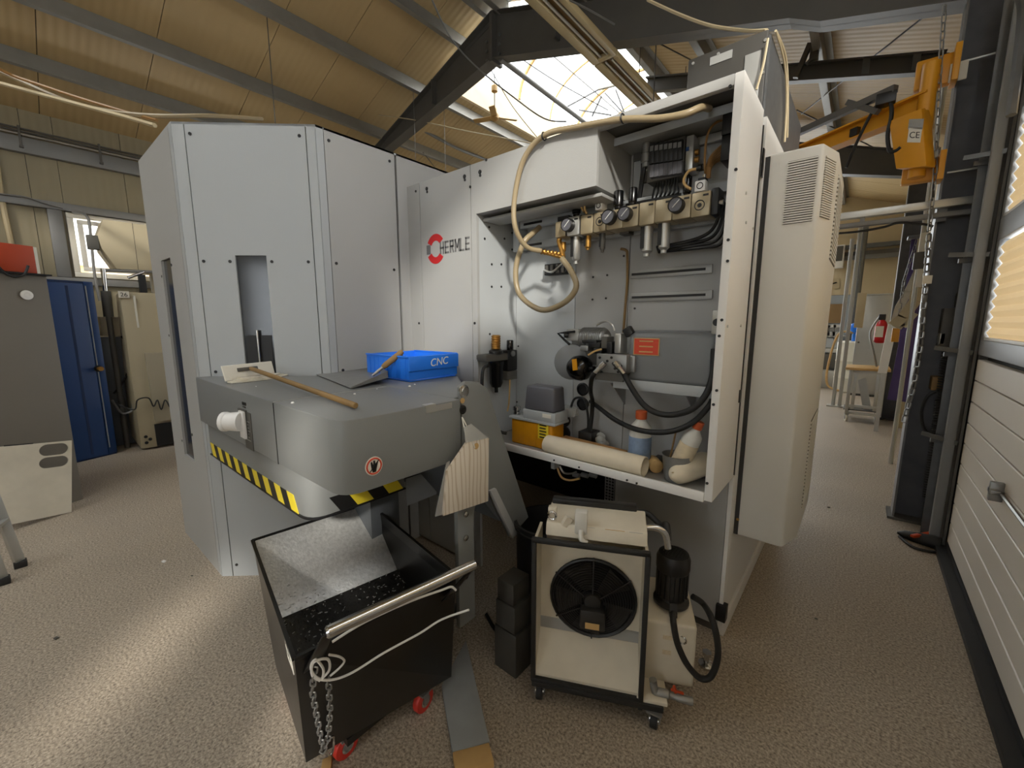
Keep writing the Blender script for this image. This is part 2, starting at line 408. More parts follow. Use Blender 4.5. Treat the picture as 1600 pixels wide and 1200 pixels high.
# --- right wall
g = G()
for a in ((4.62, Y1, 0, 4.45), (Y0, -1.5, 3.3, 4.45), (2.9, 4.62, 3.3, 4.45), (-1.5, 2.9, 4.25, 4.45)): g.box(XW, XW+.08, *a)
for a in ((Y0, -3.4, 0, 3.3), (-2.85, -2.0, 0, 3.3), (-3.4, -2.85, 0, 2.05), (-3.4, -2.85, 2.75, 3.3)): g.box(XW, XW+.08, *a)
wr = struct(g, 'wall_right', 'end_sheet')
part(G().box(XW+.03, XW+.036, -1.5, 2.9, 3.3, 4.25), 'pane', 'win_pane', wr)  # clear strip above the door, added out of view for neutral light
part(G().box(XW+.03, XW+.036, -3.4, -2.85, 2.05, 2.75), 'pane', 'win_pane', wr)
# wall behind the viewer; its clear window is added to light the room
g = G(); WX = ((-1.4, .3),)
g.box(XL-.1, XW+.1, Y0-.1, Y0, 0, 1.2); g.box(XL-.1, XW+.1, Y0-.1, Y0, 2.7, 6.1)
xs_ = [XL-.1]+[v for ab in WX for v in ab]+[XW+.1]
for xa, xb in zip(xs_[::2], xs_[1::2]): g.box(xa, xb, Y0-.1, Y0, 1.2, 2.7)
wf = struct(g, 'wall_front', 'wall_sheet')
for xa, xb in WX: part(G().box(xa, xb, Y0-.06, Y0-.054, 1.2, 2.7), 'pane', 'win_pane', wf)
# --- end wall
EW = (-5.0, -1.3, .6, 4.2)   # unseen glazed gate added to the end wall to light the far hall
g = G(); g.box(EW[1], XW+.1, Y1+.03, Y1+.1, 0, 6.1); g.box(XL-.1, EW[0], Y1+.03, Y1+.1, 0, 6.1); g.box(EW[0], EW[1], Y1+.03, Y1+.1, 0, EW[2]); g.box(EW[0], EW[1], Y1+.03, Y1+.1, EW[3], 6.1)
we = struct(g, 'wall_back', 'seam')
for k in range(4): xa = EW[0]+(EW[1]-EW[0])*k/4; part(G().box(xa+.04, xa+(EW[1]-EW[0])/4-.04, Y1+.05, Y1+.056, EW[2], EW[3]), 'pane', 'sky_pane', we)
z = 2.35; k = 0
while z < 6.0:
    for xa, xb in (((XL, EW[0]), (EW[1], XW)) if z < EW[3]-.1 else ((XL, XW),)): part(G().box(xa, xb, Y1, Y1+.03, z+.004, min(z+.95, 6.05)-.004), 'wall_panel', 'end_sheet', we)
    z += .95
mat('grey_blue_wall', (166, 174, 180), .55, var=.06)
for xa, xb in ((XL, EW[0]), (EW[1], -.9), (-.9, XW)):
    part(G().box(xa+.004, xb-.004, Y1, Y1+.03, 0, 2.345), 'wall_panel', 'grey_blue_wall', we)
# --- steel frames
def beam_poly(g, bot, top, y, fl=.18, web=.012):
    pts = [(x, y-web/2, z) for x, z in bot]+[(x, y-web/2, z) for x, z in reversed(top)]
    g.prism(pts, (0, web, 0))
    for line, s in ((bot, 1), (top, -1)):
        for (xa, za), (xb, zb_) in zip(line, line[1:]):
            t = .014*s
            g.hexa([(xa, y-fl/2, za), (xb, y-fl/2, zb_), (xb, y+fl/2, zb_), (xa, y+fl/2, za)], [(xa, y-fl/2, za+t), (xb, y-fl/2, zb_+t), (xb, y+fl/2, zb_+t), (xa, y+fl/2, za+t)])
def portal(y, lab, lab2, lab3):
    t = thing('roof_rafter_frame', lab, 'frame', (XR, y, 5.2), 'steel frames across the roof')
    g = G(); beam_poly(g, [(-8.98, 4.0), (-6.9, 4.75), (-5.4, 5.03), (-4.27, 5.25)], [(-8.98, zb(-8.98)-.002), (-4.27, zb(-4.27)-.002)], y); part(g, 'left_rafter', 'steel_dark', t)
    g = G(); beam_poly(g, [(-4.26, 5.25), (-.75, 4.26), (-.52, 4.14), (.345, 3.92)], [(-4.26, zb(-4.26)-.002), (.345, zb(.345)-.002)], y); part(g, 'right_rafter', 'steel_dark', t)
    g = G()
    for xx in (-5.55, -3.2): g.box(xx-.012, xx+.012, y-.1, y+.1, 5.08, zb(xx)-.02)
    g.box(-4.29, -4.24, y-.11, y+.11, 5.2, 5.8); part(g, 'end_plates', 'steel_dark', t)
    g = G(); beam_poly(g, [(-4.8, 5.16), (-4.27, 5.26)], [(-4.8, 5.6), (-4.27, 5.75)], y, .05, .03); part(g, 'haunch', 'steel_dark', t)
    g = G()
    for dx in (-.05, .05):
        for dz in (5.3, 5.42, 5.54): g.cyl((XR+dx*2.4, y-.03, dz), (XR+dx*2.4, y-.009, dz), .02, n=6)
    part(g, 'bolts', 'steel_galv', t, kind='stuff')
    for X, lb, side in ((.345, lab2, 1), (-8.98, lab3, -1)):
        if not lb: continue
        c = thing('steel_column', lb, 'column', (X, y, 0), 'steel columns')
        xa, xb = (X, X+.30) if side > 0 else (X, X+.25)
        part(G().box(xa+.014, xb-.014, y-.006, y+.006, 0, zb(X)-.01 if side > 0 else 4.0), 'web', 'column', c)
        for xx in (xa, xb-.014): part(G().box(xx, xx+.014, y-.1, y+.1, 0, (zb(X)-.05) if side > 0 else 4.0), 'flange', 'steel_galv', c)
        part(G().box(xa-.03, xb+.03, y-.13, y+.13, 0, .02), 'base_plate', 'steel_dark', c)
portal(4.7, 'dark steel rafter frame with bolted ridge joint in front of the rooflight', 'broad dark galvanised column beside the sectional door', None)
portal(9.4, 'farther dark rafter frame seen above the yellow crane arm', 'farther dark column behind the hanging straps', None)
# --- purlins along the hall (Z profiles)
def purlin(x, ya, yb, lab, side):
    t = thing('roof_purlin', lab, 'beam', (x, ya, zb(x)), 'roof purlins')
    b = zb(x); s = -side
    g = G()
    g.prism([(x, ya, b+.004), (x+.006, ya, b+.004), (x+.006, ya, deck(x)-.004), (x, ya, deck(x)-.004)], (0, yb-ya, 0)); part(g, 'web', 'purlin', t)
    g = G(); g.box(x, x+.075*side, ya, yb, b, b+.006); g.box(x+.069*side, x+.075*side, ya, yb, b+.006, b+.025); part(g, 'bottom_flange', 'purlin', t)
    g = G(); xx = x-.07*side; g.box(min(x, xx), max(x, xx), ya, yb, min(deck(x), deck(xx))-.012, min(deck(x), deck(xx))-.006); part(g, 'top_flange', 'purlin', t)
LP = [(-7.95, Y0, Y1, 'lowest left roof purlin, just above the left wall'), (-7.055, Y0, Y1, 'second left roof purlin up from the wall, meeting the rafter behind the tall cabinet'),
      (-5.907, Y0, Y1, 'third left roof purlin, passing just below the rooflight curb'), (-4.94, 2.7, 4.8, 'short left purlin ending at the ridge joint'), (-4.42, 2.7, 4.8, 'uppermost short left purlin beside the ridge')]
for x, a, b, l in LP: purlin(x, a, b, l, 1)
RP = [(-4.12, 2.7, 4.8, 'uppermost short right purlin beside the ridge'), (-3.5, 2.7, 4.8, 'short right purlin above the long ceiling lamp'), (-2.77, Y0, Y1, 'right roof purlin just right of the rooflight'),
      (-1.9, Y0, Y1, 'right roof purlin above the dark extractor box'), (-.65, Y0, Y1, 'right roof purlin nearest the sectional door wall')]
for x, a, b, l in RP: purlin(x, a, b, l, -1)
# strut across the right bay
t = thing('roof_strut', 'dark strut crossing under the right roof slope behind the crane bracket', 'beam', (-1, 6.2, 4.4))
a = PY(1010, 143, 6.2); b = PY(1475, 112, 6.2)
part(G().bar(a, b, .1, .02), 'flange', 'steel_dark', t); part(G().bar(a+Vector((0, 0, .17)), b+Vector((0, 0, .17)), .1, .02), 'flange', 'steel_dark', t)
part(G().bar(a+Vector((0, 0, .085)), b+Vector((0, 0, .085)), .012, .16), 'web', 'steel_dark', t)
for q in (.42, .8, .93): p = a.lerp(b, q)+Vector((0, -.04, .085)); part(G().box(p.x-.03, p.x+.03, p.y-.01, p.y+.03, p.z-.08, p.z+.08), 'cleat', 'steel_galv', t)
def rod(p, q, r, lab, m='steel_dark', name='brace_rod', cat='rod', grp='roof brace rods', n=6):
    return solo(G().tube([p, q], r, n, False), name, m, lab, cat, grp)
RN = Vector((.33, 0, 1)).normalized(); RPt = Vector((XR, 0, 5.84)); LNn = Vector((-.33, 0, 1)).normalized()
RR = lambda x, y: PP(x, y, RPt, RN)
RL = lambda x, y: PP(x, y, RPt, LNn)
rod(RR(1252, 178), RR(1464, 10), .009, 'thin diagonal brace rod under the right roof, upper end near the column')
rod(RR(1245, 172), RR(1405, 250), .009, 'thin brace rod falling to the right behind the crane arm')
rod(RR(1005, 55), RR(1082, 95), .008, 'thin brace rod beside the dark extractor box')
rod(RL(661, 238), RL(690, 275), .008, 'thin dark rod falling behind the logo panel top')
rod(RL(418, 40)+Vector((0, 0, .2)), RL(418, 40)+Vector((0, 0, -1.6)), .006, 'thin dark rod hanging down above the tall cabinet')
rod(RL(646, 150)+Vector((0, 0, .2)), RL(646, 150)+Vector((0, 0, -1.9)), .004, 'left of two thin cords hanging behind the tall cabinet', 'girt', 'hanging_wire', 'cord', 'thin hanging cords')
rod(RL(694, 178)+Vector((0, 0, .2)), RL(694, 178)+Vector((0, 0, -1.6)), .004, 'right of two thin cords hanging above the logo panel', 'girt', 'hanging_wire', 'cord', 'thin hanging cords')
rod(RR(1027, 30)+Vector((0, 0, .2)), RR(1027, 30)+Vector((0, 0, -.9)), .007, 'short dark chain-like rod hanging beside the long lamp')
t = thing('strut_clamp', 'dark angled bracket hanging from a purlin left of the crane arm', 'bracket', PY(1262, 90, 6.1))
part(G().bar(PY(1243, 122, 6.1), PY(1266, 68, 6.1), .05, .05), 'arm', 'steel_dark', t); part(G().bar(PY(1259, 101, 6.1), PY(1278, 82, 6.1), .03, .03), 'arm', 'steel_dark', t)
part(G().box(*[v for c in zip(PY(1272, 84, 6.1)-Vector((.04, .02, .06)), PY(1272, 84, 6.1)+Vector((.04, .06, .14))) for v in c]), 'clamp', 'steel_dark', t)
# --- sectional door
DX = .62
door = struct(None, 'door_1', None, 'white sectional door with two glazed rows and pleated blinds')
DY0, DY1 = -2.0, 4.17
z = .07; i = 0
while z < 1.40:
    z1 = min(z+.148, 1.425)
    g = G(); g.box(DX, DX+.04, DY0, DY1, z+.004, z1-.004); part(g, 'door_panel', 'door_white', door, .004, 1); z = z1
g = G(); g.box(DX+.02, DX+.05, DY0, DY1, .04, 3.25)
part(G().box(DX+.045, DX+.05, DY0, DY1, .04, 1.43), 'backing', 'seam', door)
part(G().box(DX-.004, DX+.045, DY0, DY1, 0, .066), 'bottom_seal', 'rubber', door)
for za, zb_ in ((1.43, 1.53), (2.17, 2.31), (2.95, 3.3)):
    part(G().box(DX-.005, DX+.05, DY0, DY1, za, zb_), 'rail', 'frame_grey', door, .004)
for za, zb_ in ((1.53, 2.17), (2.31, 2.95)):
    for ya in (4.10, 3.0, 1.9, .8, -.3, -1.4): part(G().box(DX-.005, DX+.05, ya, ya+.07, za, zb_), 'mullion', 'frame_grey', door, .004)
    for ya, yb in ((3.07, 4.10), (1.97, 3.0), (.87, 1.9), (-.23, .8), (-1.33, -.3)):
        part(G().box(DX+.035, DX+.04, ya, yb, za, zb_), 'pane', 'win_pane', door)
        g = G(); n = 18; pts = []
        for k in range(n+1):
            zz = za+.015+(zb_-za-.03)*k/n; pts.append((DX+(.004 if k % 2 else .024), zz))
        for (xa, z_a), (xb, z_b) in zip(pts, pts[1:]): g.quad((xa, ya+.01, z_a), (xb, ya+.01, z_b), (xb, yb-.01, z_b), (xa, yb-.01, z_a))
        part(g, 'pleated_blind', 'blind_glow', door)
        part(G().box(DX, DX+.03, ya, yb, za, za+.02), 'blind_rail', 'white_paint', door, .003)
g = G(); p = PX(1568, 770, DX); g.box(DX-.05, DX-.01, p.y-.035, p.y+.035, p.z-.012, p.z+.012); g.box(DX-.05, DX, p.y-.012, p.y+.012, p.z-.05, p.z+.05)
g.cyl((DX-.05, p.y, p.z), (DX, p.y, p.z), .02); part(g, 'latch', 'cast_grey', door, .004)
part(G().tube([p+Vector((-.012, 0, 0)), (DX-.012, 2.0, p.z-.02)], .008, 6, False), 'lock_bar', 'cast_grey', door)
p2 = PX(1497, 695, DX); g = G(); g.box(DX-.03, DX, p2.y-.03, p2.y+.05, p2.z-.05, p2.z+.05); g.cyl((DX-.03, p2.y, p2.z), (DX-.05, p2.y, p2.z), .03); part(g, 'latch', 'cast_grey', door, .004)
# door track and brackets
t = thing('door_track', 'tall grey steel guide rail between the column and the sectional door', 'rail', (.55, 4.3, 0))
part(G().box(.50, .62, 4.36, 4.375, 0, 3.8), 'angle_plate', 'steel_galv', t); part(G().box(.60, .615, 4.19, 4.36, 0, 3.8), 'angle_plate', 'steel_dark', t)
part(G().box(.53, .585, 4.2, 4.25, .05, 3.7), 'guide', 'frame_grey', t, .008)
for i, (px, py) in enumerate(((1570, 195), (1535, 383), (1500, 552), (1475, 700))):
    p = PX(px, py, .50); g = G()
    g.bar((.60, 4.33, p.z), (.42, 4.30, p.z+.015), .02, .008); g.bar((.60, 4.20, p.z-.01), (.42, 4.30, p.z+.015), .02, .03); g.bar((.6, 4.33, p.z-.03), (.47, 4.31, p.z-.03), .02, .03)
    part(g, 'bracket', 'steel_galv', t)
g = G(); g.box(.66, .70, 4.62, 4.62+.02, 0, 3.3)
struct(G().box(.625, .70, 4.17, 4.62, 0, 3.3), 'trim_1', 'steel_dark')
struct(G().box(.56, .66, DY0, 4.17, 0, .035), 'trim_2', 'rubber')
# cross rail
t = thing('cross_rail', 'double aluminium rail running level past the column to the door track', 'rail', (0, 4.52, 2.48))
part(G().box(-1.6, .60, 4.50, 4.56, 2.49, 2.545), 'rail', 'alu', t, .004); part(G().box(-1.6, .60, 4.50, 4.56, 2.42, 2.455), 'rail', 'girt', t, .004)
for xx in (-.1, .3): part(G().box(xx, xx+.03, 4.51, 4.55, 2.455, 2.49), 'spacer', 'girt', t)
part(G().box(.345, .40, 4.56, 4.60, 2.40, 2.56), 'mount', 'girt', t)
# ================================================================ tall octagonal tool cabinet
C0 = Vector((-3.95, .655, 0)); C1 = Vector((-3.05, .665, 0)); C2 = Vector((-2.47, 1.20, 0)); C3 = Vector((-2.47, 1.72, 0)); ZC = 2.752
cab = thing('tool_cabinet', 'tall light grey octagonal tool magazine cabinet with narrow dark window', 'cabinet', (-3.05, .665, 0))
inset = [(-3.94, .68), (-3.04, .69), (-2.492, 1.21), (-2.492, 1.72), (-2.492, 2.2), (-3.0, 2.5), (-3.94, 2.5)]
part(G().prism([(x, y, .01) for x, y in inset], (0, 0, ZC-.03)), 'core', 'seam', cab)
part(G().prism([(C0.x, C0.y, ZC-.012), (C1.x, C1.y, ZC-.012), (C2.x, C2.y, ZC-.012), (-2.47, 2.21, ZC-.012), (-3.0, 2.52, ZC-.012), (-3.95, 2.52, ZC-.012)], (0, 0, .012)), 'roof_sheet', 'machine_grey', cab)
def wallpanel(name, a, b, z0, z1, m, parent, holes=(), th=.02, gap=.003, bevel=0):
    a = Vector((a[0], a[1], 0)); b = Vector((b[0], b[1], 0)); d = (b-a); L = d.length; d.normalize(); nrm = Vector((d.y, -d.x, 0))
    g = G()
    def bx(s0, s1, za, zb_):
        if s1-s0 < .001 or zb_-za < .001: return
        p = a+d*s0; q = a+d*s1
        g.hexa([p+Vector((0, 0, za)), q+Vector((0, 0, za)), q-nrm*th+Vector((0, 0, za)), p-nrm*th+Vector((0, 0, za))],
               [p+Vector((0, 0, zb_)), q+Vector((0, 0, zb_)), q-nrm*th+Vector((0, 0, zb_)), p-nrm*th+Vector((0, 0, zb_))])
    s0 = gap; s1 = L-gap
    if not holes: bx(s0, s1, z0, z1)
    for h0, h1, za, zb_ in holes:
        bx(s0, h0, z0, z1); bx(h1, s1, z0, z1); bx(h0, h1, z0, za); bx(h0, h1, zb_, z1)
    return part(g, name, m, parent, bevel, 1)
nch = Vector(((C2-C1).normalized().y, -(C2-C1).normalized().x, 0)); dch = (C2-C1).normalized()
sS = lambda px, py: (PP(px, py, C1, nch)-C1).dot(dch)
S_a = sS(277, 300) if False else .07
S_b = (C2-C1).length-.055
h0, h1 = sS(367, 400), sS(416, 400); hz1 = PP(390, 399, C1, nch).z
wallpanel('corner_strip', C1, C1+dch*S_a, 0, ZC, 'machine_grey', cab)
wallpanel('front_panel', C1+dch*S_a, C1+dch*S_b, .0, ZC, 'machine_grey', cab, [(h0-S_a, h1-S_a, .9, hz1)])
part(G().obox(C1+dch*(h0+h1)/2-nch*.014+Vector((0, 0, (.9+hz1)/2)), dch*(h1-h0)/2, nch*.003, Vector((0, 0, (hz1-.9)/2))), 'window_pane', 'glass_dark', cab)
part(G().obox(C1+dch*(h0+h1)/2-nch*.010+Vector((0, 0, 1.37)), dch*(h1-h0)*.42, nch*.002, Vector((0, 0, .2))), 'dark_hatch', 'black', cab)
part(G().cyl(C1+dch*(h0+h1)/2+nch*.004+Vector((0, 0, 1.3)), C1+dch*(h0+h1)/2+nch*.004+Vector((0, 0, 1.6)), .007), 'tool_pin', 'chrome', cab)
wallpanel('corner_strip', C1+dch*S_b, C2, 0, ZC, 'machine_grey', cab)
ys = C2.y+.045
wallpanel('corner_strip', C2, (-2.47, ys), 0, ZC, 'machine_grey', cab, gap=0.001)
wallpanel('side_panel', (-2.47, ys), C3, 0, ZC, 'machine_mid', cab)
wallpanel('side_panel', (-2.47, 1.73), (-2.47, 2.2), 0, ZC, 'machine_mid', cab)
nl = Vector((0, -1, 0)); q0 = PY(254, 405, .66); q1 = PY(266, 410, .66); qb = PY(296, 715, .66)
sx0, sx1 = -3.40, -3.31
sl = lambda px, py: PY(px, py, .66).x
sx0, sx1 = sl(252, 408), sl(266, 408)
zt, zbm = PY(258, 405, .66).z, PY(297, 716, .66).z
wallpanel('left_panel', (-3.95, .655), (-3.11, .664), 0, ZC, 'machine_mid', cab, [(sx0+3.95, sx1+3.95, zbm, zt)])
wallpanel('corner_strip', (-3.11, .664), C1, 0, ZC, 'machine_grey', cab)
part(G().box(sx0, sx1, .672, .676, zbm, zt), 'slot_pane', 'glass_dark', cab)
pts = []
for px, py in ((303, 194), (281, 195), (462, 205), (510, 215), (608, 247)): pass
dots = [C1+dch*s+Vector((0, 0, z)) for s, z in ((.10, 2.69), (S_b-.035, 2.69), (.10, 2.0), (h0-.03, 2.0), (h1+.03, 2.0), (.10, .08), (S_b-.035, 2.0), (.1, 1.35))]
disc_dots(dots, nch, .009, 'panel_screws', 'screw', cab)
disc_dots([(-2.47, ys+.03, 2.69), (-2.47, 1.68, 2.69), (-2.47, ys+.03, 2.0), (-2.47, 1.68, 2.0), (-2.47, 1.68, 1.35), (-2.47, ys+.03, 1.35)], (1, 0, 0), .009, 'panel_screws', 'screw', cab)
disc_dots([(sx0-.03, .66, zt-.1), (sx1+.02, .66, zt-.05), (sx0-.03, .66, zt-.5), (sx1+.03, .66, .9), (sx0-.03, .66, .8)], (0, -1, 0), .009, 'panel_screws', 'screw', cab)

# ================================================================ milling machine housing
YF = 1.81; YB = 2.18; ZM = 2.56; XS = -.417; XJ = -.45
mm = thing('milling_machine', 'large grey milling machine housing with open service niche', 'machine', (XS, YF, 0))
wallpanel('front_panel', (-2.95, YF), (-2.335, YF), .02, ZM, 'machine_mid', mm)
wallpanel('front_panel', (-2.335, YF), (-1.85, YF), .02, ZM, 'machine_mid', mm)
part(G().prism([(-1.847, YF, .02), (-1.805, YF, .02), (-1.805, YF, 2.28), (-1.015, YF, 2.28), (-1.015, YF, ZM), (-1.847, YF, ZM)], (0, .02, 0)), 'upper_panel', 'machine_mid', mm)
part(G().box(-1.825, -1.805, YF+.02, YB, .905, 2.28), 'niche_side', 'panel_light', mm)
part(G().box(-1.035, -1.015, YF+.02, YB, 2.30, ZM), 'niche_side', 'panel_inner', mm)
part(G().box(-1.805, -1.015, YF+.02, YB, 2.28, 2.30), 'niche_soffit', 'panel_inner', mm)
part(G().box(-1.80, -1.012, YF+.05, YF+.2, 2.245, 2.262), 'soffit_rail', 'panel_inner', mm, .004)
xs1 = PY(898, 500, YB).x; xs2 = PY(982, 450, YB).x
for xa, xb in ((-1.805, xs1), (xs1, xs2), (xs2, XJ)): part(G().box(xa+.002, xb-.002, YB, YB+.02, .905, 2.54), 'back_panel', 'panel_light' if xa < -1.7 else 'machine_mid', mm)
part(G().box(-1.015, XJ, YF, YF+.03, 2.52, ZM), 'top_bar', 'machine_mid', mm, .003)
part(G().box(-1.015, XJ, 1.98, YB, 2.515, 2.525), 'niche_top', 'panel_inner', mm)
part(G().box(-1.015, XJ, 1.975, 1.98, 2.50, 2.535), 'niche_top_lip', 'machine_grey', mm)
part(G().box(-1.015, XJ, YF+.031, YB, 2.545, 2.555), 'niche_roof', 'dark_box', mm)
part(G().box(-1.0, XJ, YB-.015, YB+.01, 2.48, ZM), 'upper_back', 'dark_box', mm)
part(G().box(XJ, XS, YF, 2.19, .89, ZM), 'side_jamb', 'white_paint', mm, .003)
# tray
g = G(); g.box(-1.80, XJ, YF, YB, .893, .905); part(g, 'tray', 'panel_inner', mm)
part(G().box(-1.80, XJ, YF-.004, YF+.012, .882, .925), 'tray_lip', 'white_paint', mm, .003)
# lower body
part(G().box(-1.044, XS-.02, 2.2, 2.22, .06, .885), 'lower_panel', 'machine_mid', mm)
part(G().box(XS-.018, XS, 2.2, 2.26, .06, .885), 'lower_edge', 'white_paint', mm)
part(G().box(-1.114, -1.048, 2.2, 2.215, .02, .885), 'perforated_strip', 'cast_grey', mm)
for k in range(38): 
    pass
g = G()
for k in range(44):
    for c in range(3):
        g.box(-1.105+c*.019, -1.093+c*.019, 2.197, 2.2005, .04+k*.019, .051+k*.019)
part(g, 'strip_holes', 'black', mm, kind='stuff')
XB = -1.114
part(G().box(-2.95, XB, 3.2, 3.22, 0, .9), 'dark_interior_back', 'void_shade', mm)  # near-black walls put the shade under the machine into their colour
part(G().box(XB, XB+.01, 2.22, 3.2, 0, .9), 'dark_interior_side', 'void_shade', mm)
part(G().box(-2.95, XB, 2.2, 3.2, .88, .892), 'dark_interior_top', 'void_shade', mm)
# right flank
part(G().box(XS-.02, XS, 2.262, 4.2, .10, ZM), 'side_panel', 'white_paint', mm)
part(G().box(XS-.02, XS+.012, 2.215, 4.2, 0, .095), 'plinth', 'white_paint', mm, .003)
part(G().box(XS-.02, XS+.004, 2.193, 2.2, .9, 2.5), 'seam_line', 'seam', mm)
part(G().box(XS-.001, XS+.004, 2.235, 2.262, 2.30, 2.42), 'grip_slot', 'black', mm)
part(G().box(XS-.001, XS+.006, 2.16, 2.19, 1.27, 1.33), 'hinge', 'black', mm)
part(G().box(XS-.03, XS+.02, 2.18, 2.23, .10, .19), 'foot_clip', 'black', mm, .004)
part(G().box(-2.95, XS-.02, YB+.03, 4.2, .90, 2.50), 'body_core', 'dark_box', mm)
part(G().box(XB+.012, XS-.022, 2.23, 4.2, .0, .895), 'body_core', 'dark_box', mm)
# black keyholes and screw holes on the front
disc_dots([PY(px, py, YF) for px, py in ((650, 299), (618, 310), (617, 463), (726, 278), (667, 296), (750, 270), (760, 250), (735, 292), (620, 500), (655, 505), (742, 505))], (0, -1, 0), .008, 'panel_screws', 'screw', mm)
g = G()
for px, py in ((726, 278), (667, 297), (750, 271)):
    p = PY(px, py, YF); g.cyl(p+Vector((0, .01, .008)), p+Vector((0, -.003, .008)), .012, n=10); g.cyl(p+Vector((.003, .01, -.012)), p+Vector((.003, -.003, -.012)), .008, n=10)
part(g, 'keyholes', 'screw', mm, kind='stuff')
disc_dots([PX(px, py, -1.805) for px, py in ((764, 355), (757, 373), (788, 373), (768, 413), (783, 413), (768, 448), (783, 448), (765, 522), (800, 364), (800, 390))], (1, 0, 0), .007, 'niche_screws', 'screw', mm)
disc_dots([PY(px, py, YB) for px, py in ((927, 433), (949, 430), (926, 468), (947, 466), (992, 482), (810, 541), (808, 628), (901, 455), (1115, 520), (975, 400))], (0, -1, 0), .006, 'niche_screws', 'screw', mm)
disc_dots([PY(px, py, YF) for px, py in ((1141, 135), (1150, 265), (1138, 375), (1137, 408), (1128, 500), (1124, 525), (1120, 610), (1115, 632), (1105, 755))], (0, -1, 0), .006, 'jamb_screws', 'screw', mm)
disc_dots([PX(px, py, XS) for px, py in ((1165, 302), (1165, 348), (1176, 357), (1136, 510), (1157, 509))], (1, 0, 0), .006, 'jamb_screws', 'alu', mm)
disc_dots([PY(px, py, YF-.004) for px, py in ((866, 719), (980, 750), (995, 755), (905, 730))], (0, -1, 0), .005, 'tray_screws', 'screw', mm)
# logo: two red arcs, grey bar and the name
lc = PY(681, 389, YF); RX = (PY(694, 386, YF)-PY(668, 392, YF)).length/2*1.02; RZ = (PY(680, 365, YF).z-PY(680, 412, YF).z)/2
for a0, a1 in ((36, 152), (208, 324)):
    g = G(); outer = []; inner = []
    for k in range(13):
        t = math.radians(a0+(a1-a0)*k/12); ct, st = math.cos(t), math.sin(t)
        outer.append(lc+Vector((RX*1.05*ct, -.002, RZ*st))); inner.append(lc+Vector((RX*.55*ct, -.002, RZ*.55*st)))
    for k in range(12): g.prism([outer[k], outer[k+1], inner[k+1], inner[k]], (0, .003, 0))
    part(g, 'logo_arc', 'red_logo', mm, label='red arc of the round emblem')
part(G().box(lc.x-RX*1.08, lc.x-RX*.62, YF-.002, YF+.001, lc.z-RZ*.30, lc.z+RZ*.33), 'logo_bar', 'logo_grey', mm)
ta = PY(686, 397, YF); tb = PY(735, 388, YF)
LET = {'H': [((0, 0), (0, 1)), ((1, 0), (1, 1)), ((0, .5), (1, .5))], 'E': [((0, 0), (0, 1)), ((0, 0), (1, 0)), ((0, .5), (.9, .5)), ((0, 1), (1, 1))],
       'R': [((0, 0), (0, 1)), ((0, 1), (.9, 1)), ((.95, 1), (.95, .5)), ((0, .5), (.9, .5)), ((.5, .5), (1, 0))], 'M': [((0, 0), (0, 1)), ((1, 0), (1, 1)), ((0, 1), (.5, .35)), ((.5, .35), (1, 1))], 'L': [((0, 0), (0, 1)), ((0, 0), (1, 0))]}
lx = ta.x+.008; lw = (tb.x-lx)/6; lh = .066
for k, chx in enumerate('HERMLE'):
    g = G(); x0_ = lx+lw*k+.010; w_ = lw*(.72 if chx == 'M' else .58); tk = .0105
    for (a0, b0), (a1, b1) in LET[chx]:
        p = Vector((x0_+w_*a0, YF-.001, lc.z-lh/2+lh*b0)); q = Vector((x0_+w_*a1, YF-.001, lc.z-lh/2+lh*b1)); dd = (q-p).normalized()
        g.bar(p-dd*tk*.5, q+dd*tk*.5, tk, .003, (0, 1, 0))
    part(g, 'logo_letter', 'logo_grey', mm)
# round holes and cable ports on the niche back
for px, py, r in ((911, 608, .040), (911, 631, .040), (882, 656, .045), (882, 676, .045)):
    p = PY(px, py, YB); part(G().lathe(p+Vector((0, .002, 0)), (0, -1, 0), [(r, 0), (r, .012), (r*.8, .016), (r*.78, .006)], 20), 'cable_grommet', 'black', mm)
for py in (425, 463):
    a = PY(985, py+3, YB-.01); b = PY(1113, py-4, YB-.01); zz = (a.z+b.z)/2
    part(G().box(a.x, b.x, YB-.012, YB, zz-.022, zz+.022), 'mounting_rail', 'panel_inner', mm, .003)
    part(G().box(a.x+.01, b.x-.03, YB-.016, YB-.012, zz-.006, zz+.006), 'rail_slot', 'seam', mm)
for pxa, pya, pxb, pyb in ((1060, 230, 1140, 212), (1060, 260, 1140, 243), (1060, 300, 1140, 287)):
    a = PY(pxa, pya, YB-.01); b = PY(pxb, pyb, YB-.01); zz = (a.z+b.z)/2
    part(G().box(a.x, XJ-.002, YB-.03, YB, zz-.018, zz+.018), 'cable_duct', 'panel_inner', mm, .003)
g = G()
for k, (px, py) in enumerate(((1145, 195), (1143, 235))): p = PY(px, py, 2.05); g.box(p.x-.03, XJ-.001, 2.0, 2.12, p.z-.05, p.z+.05)
part(g, 'connector_block', 'black', mm, .004)

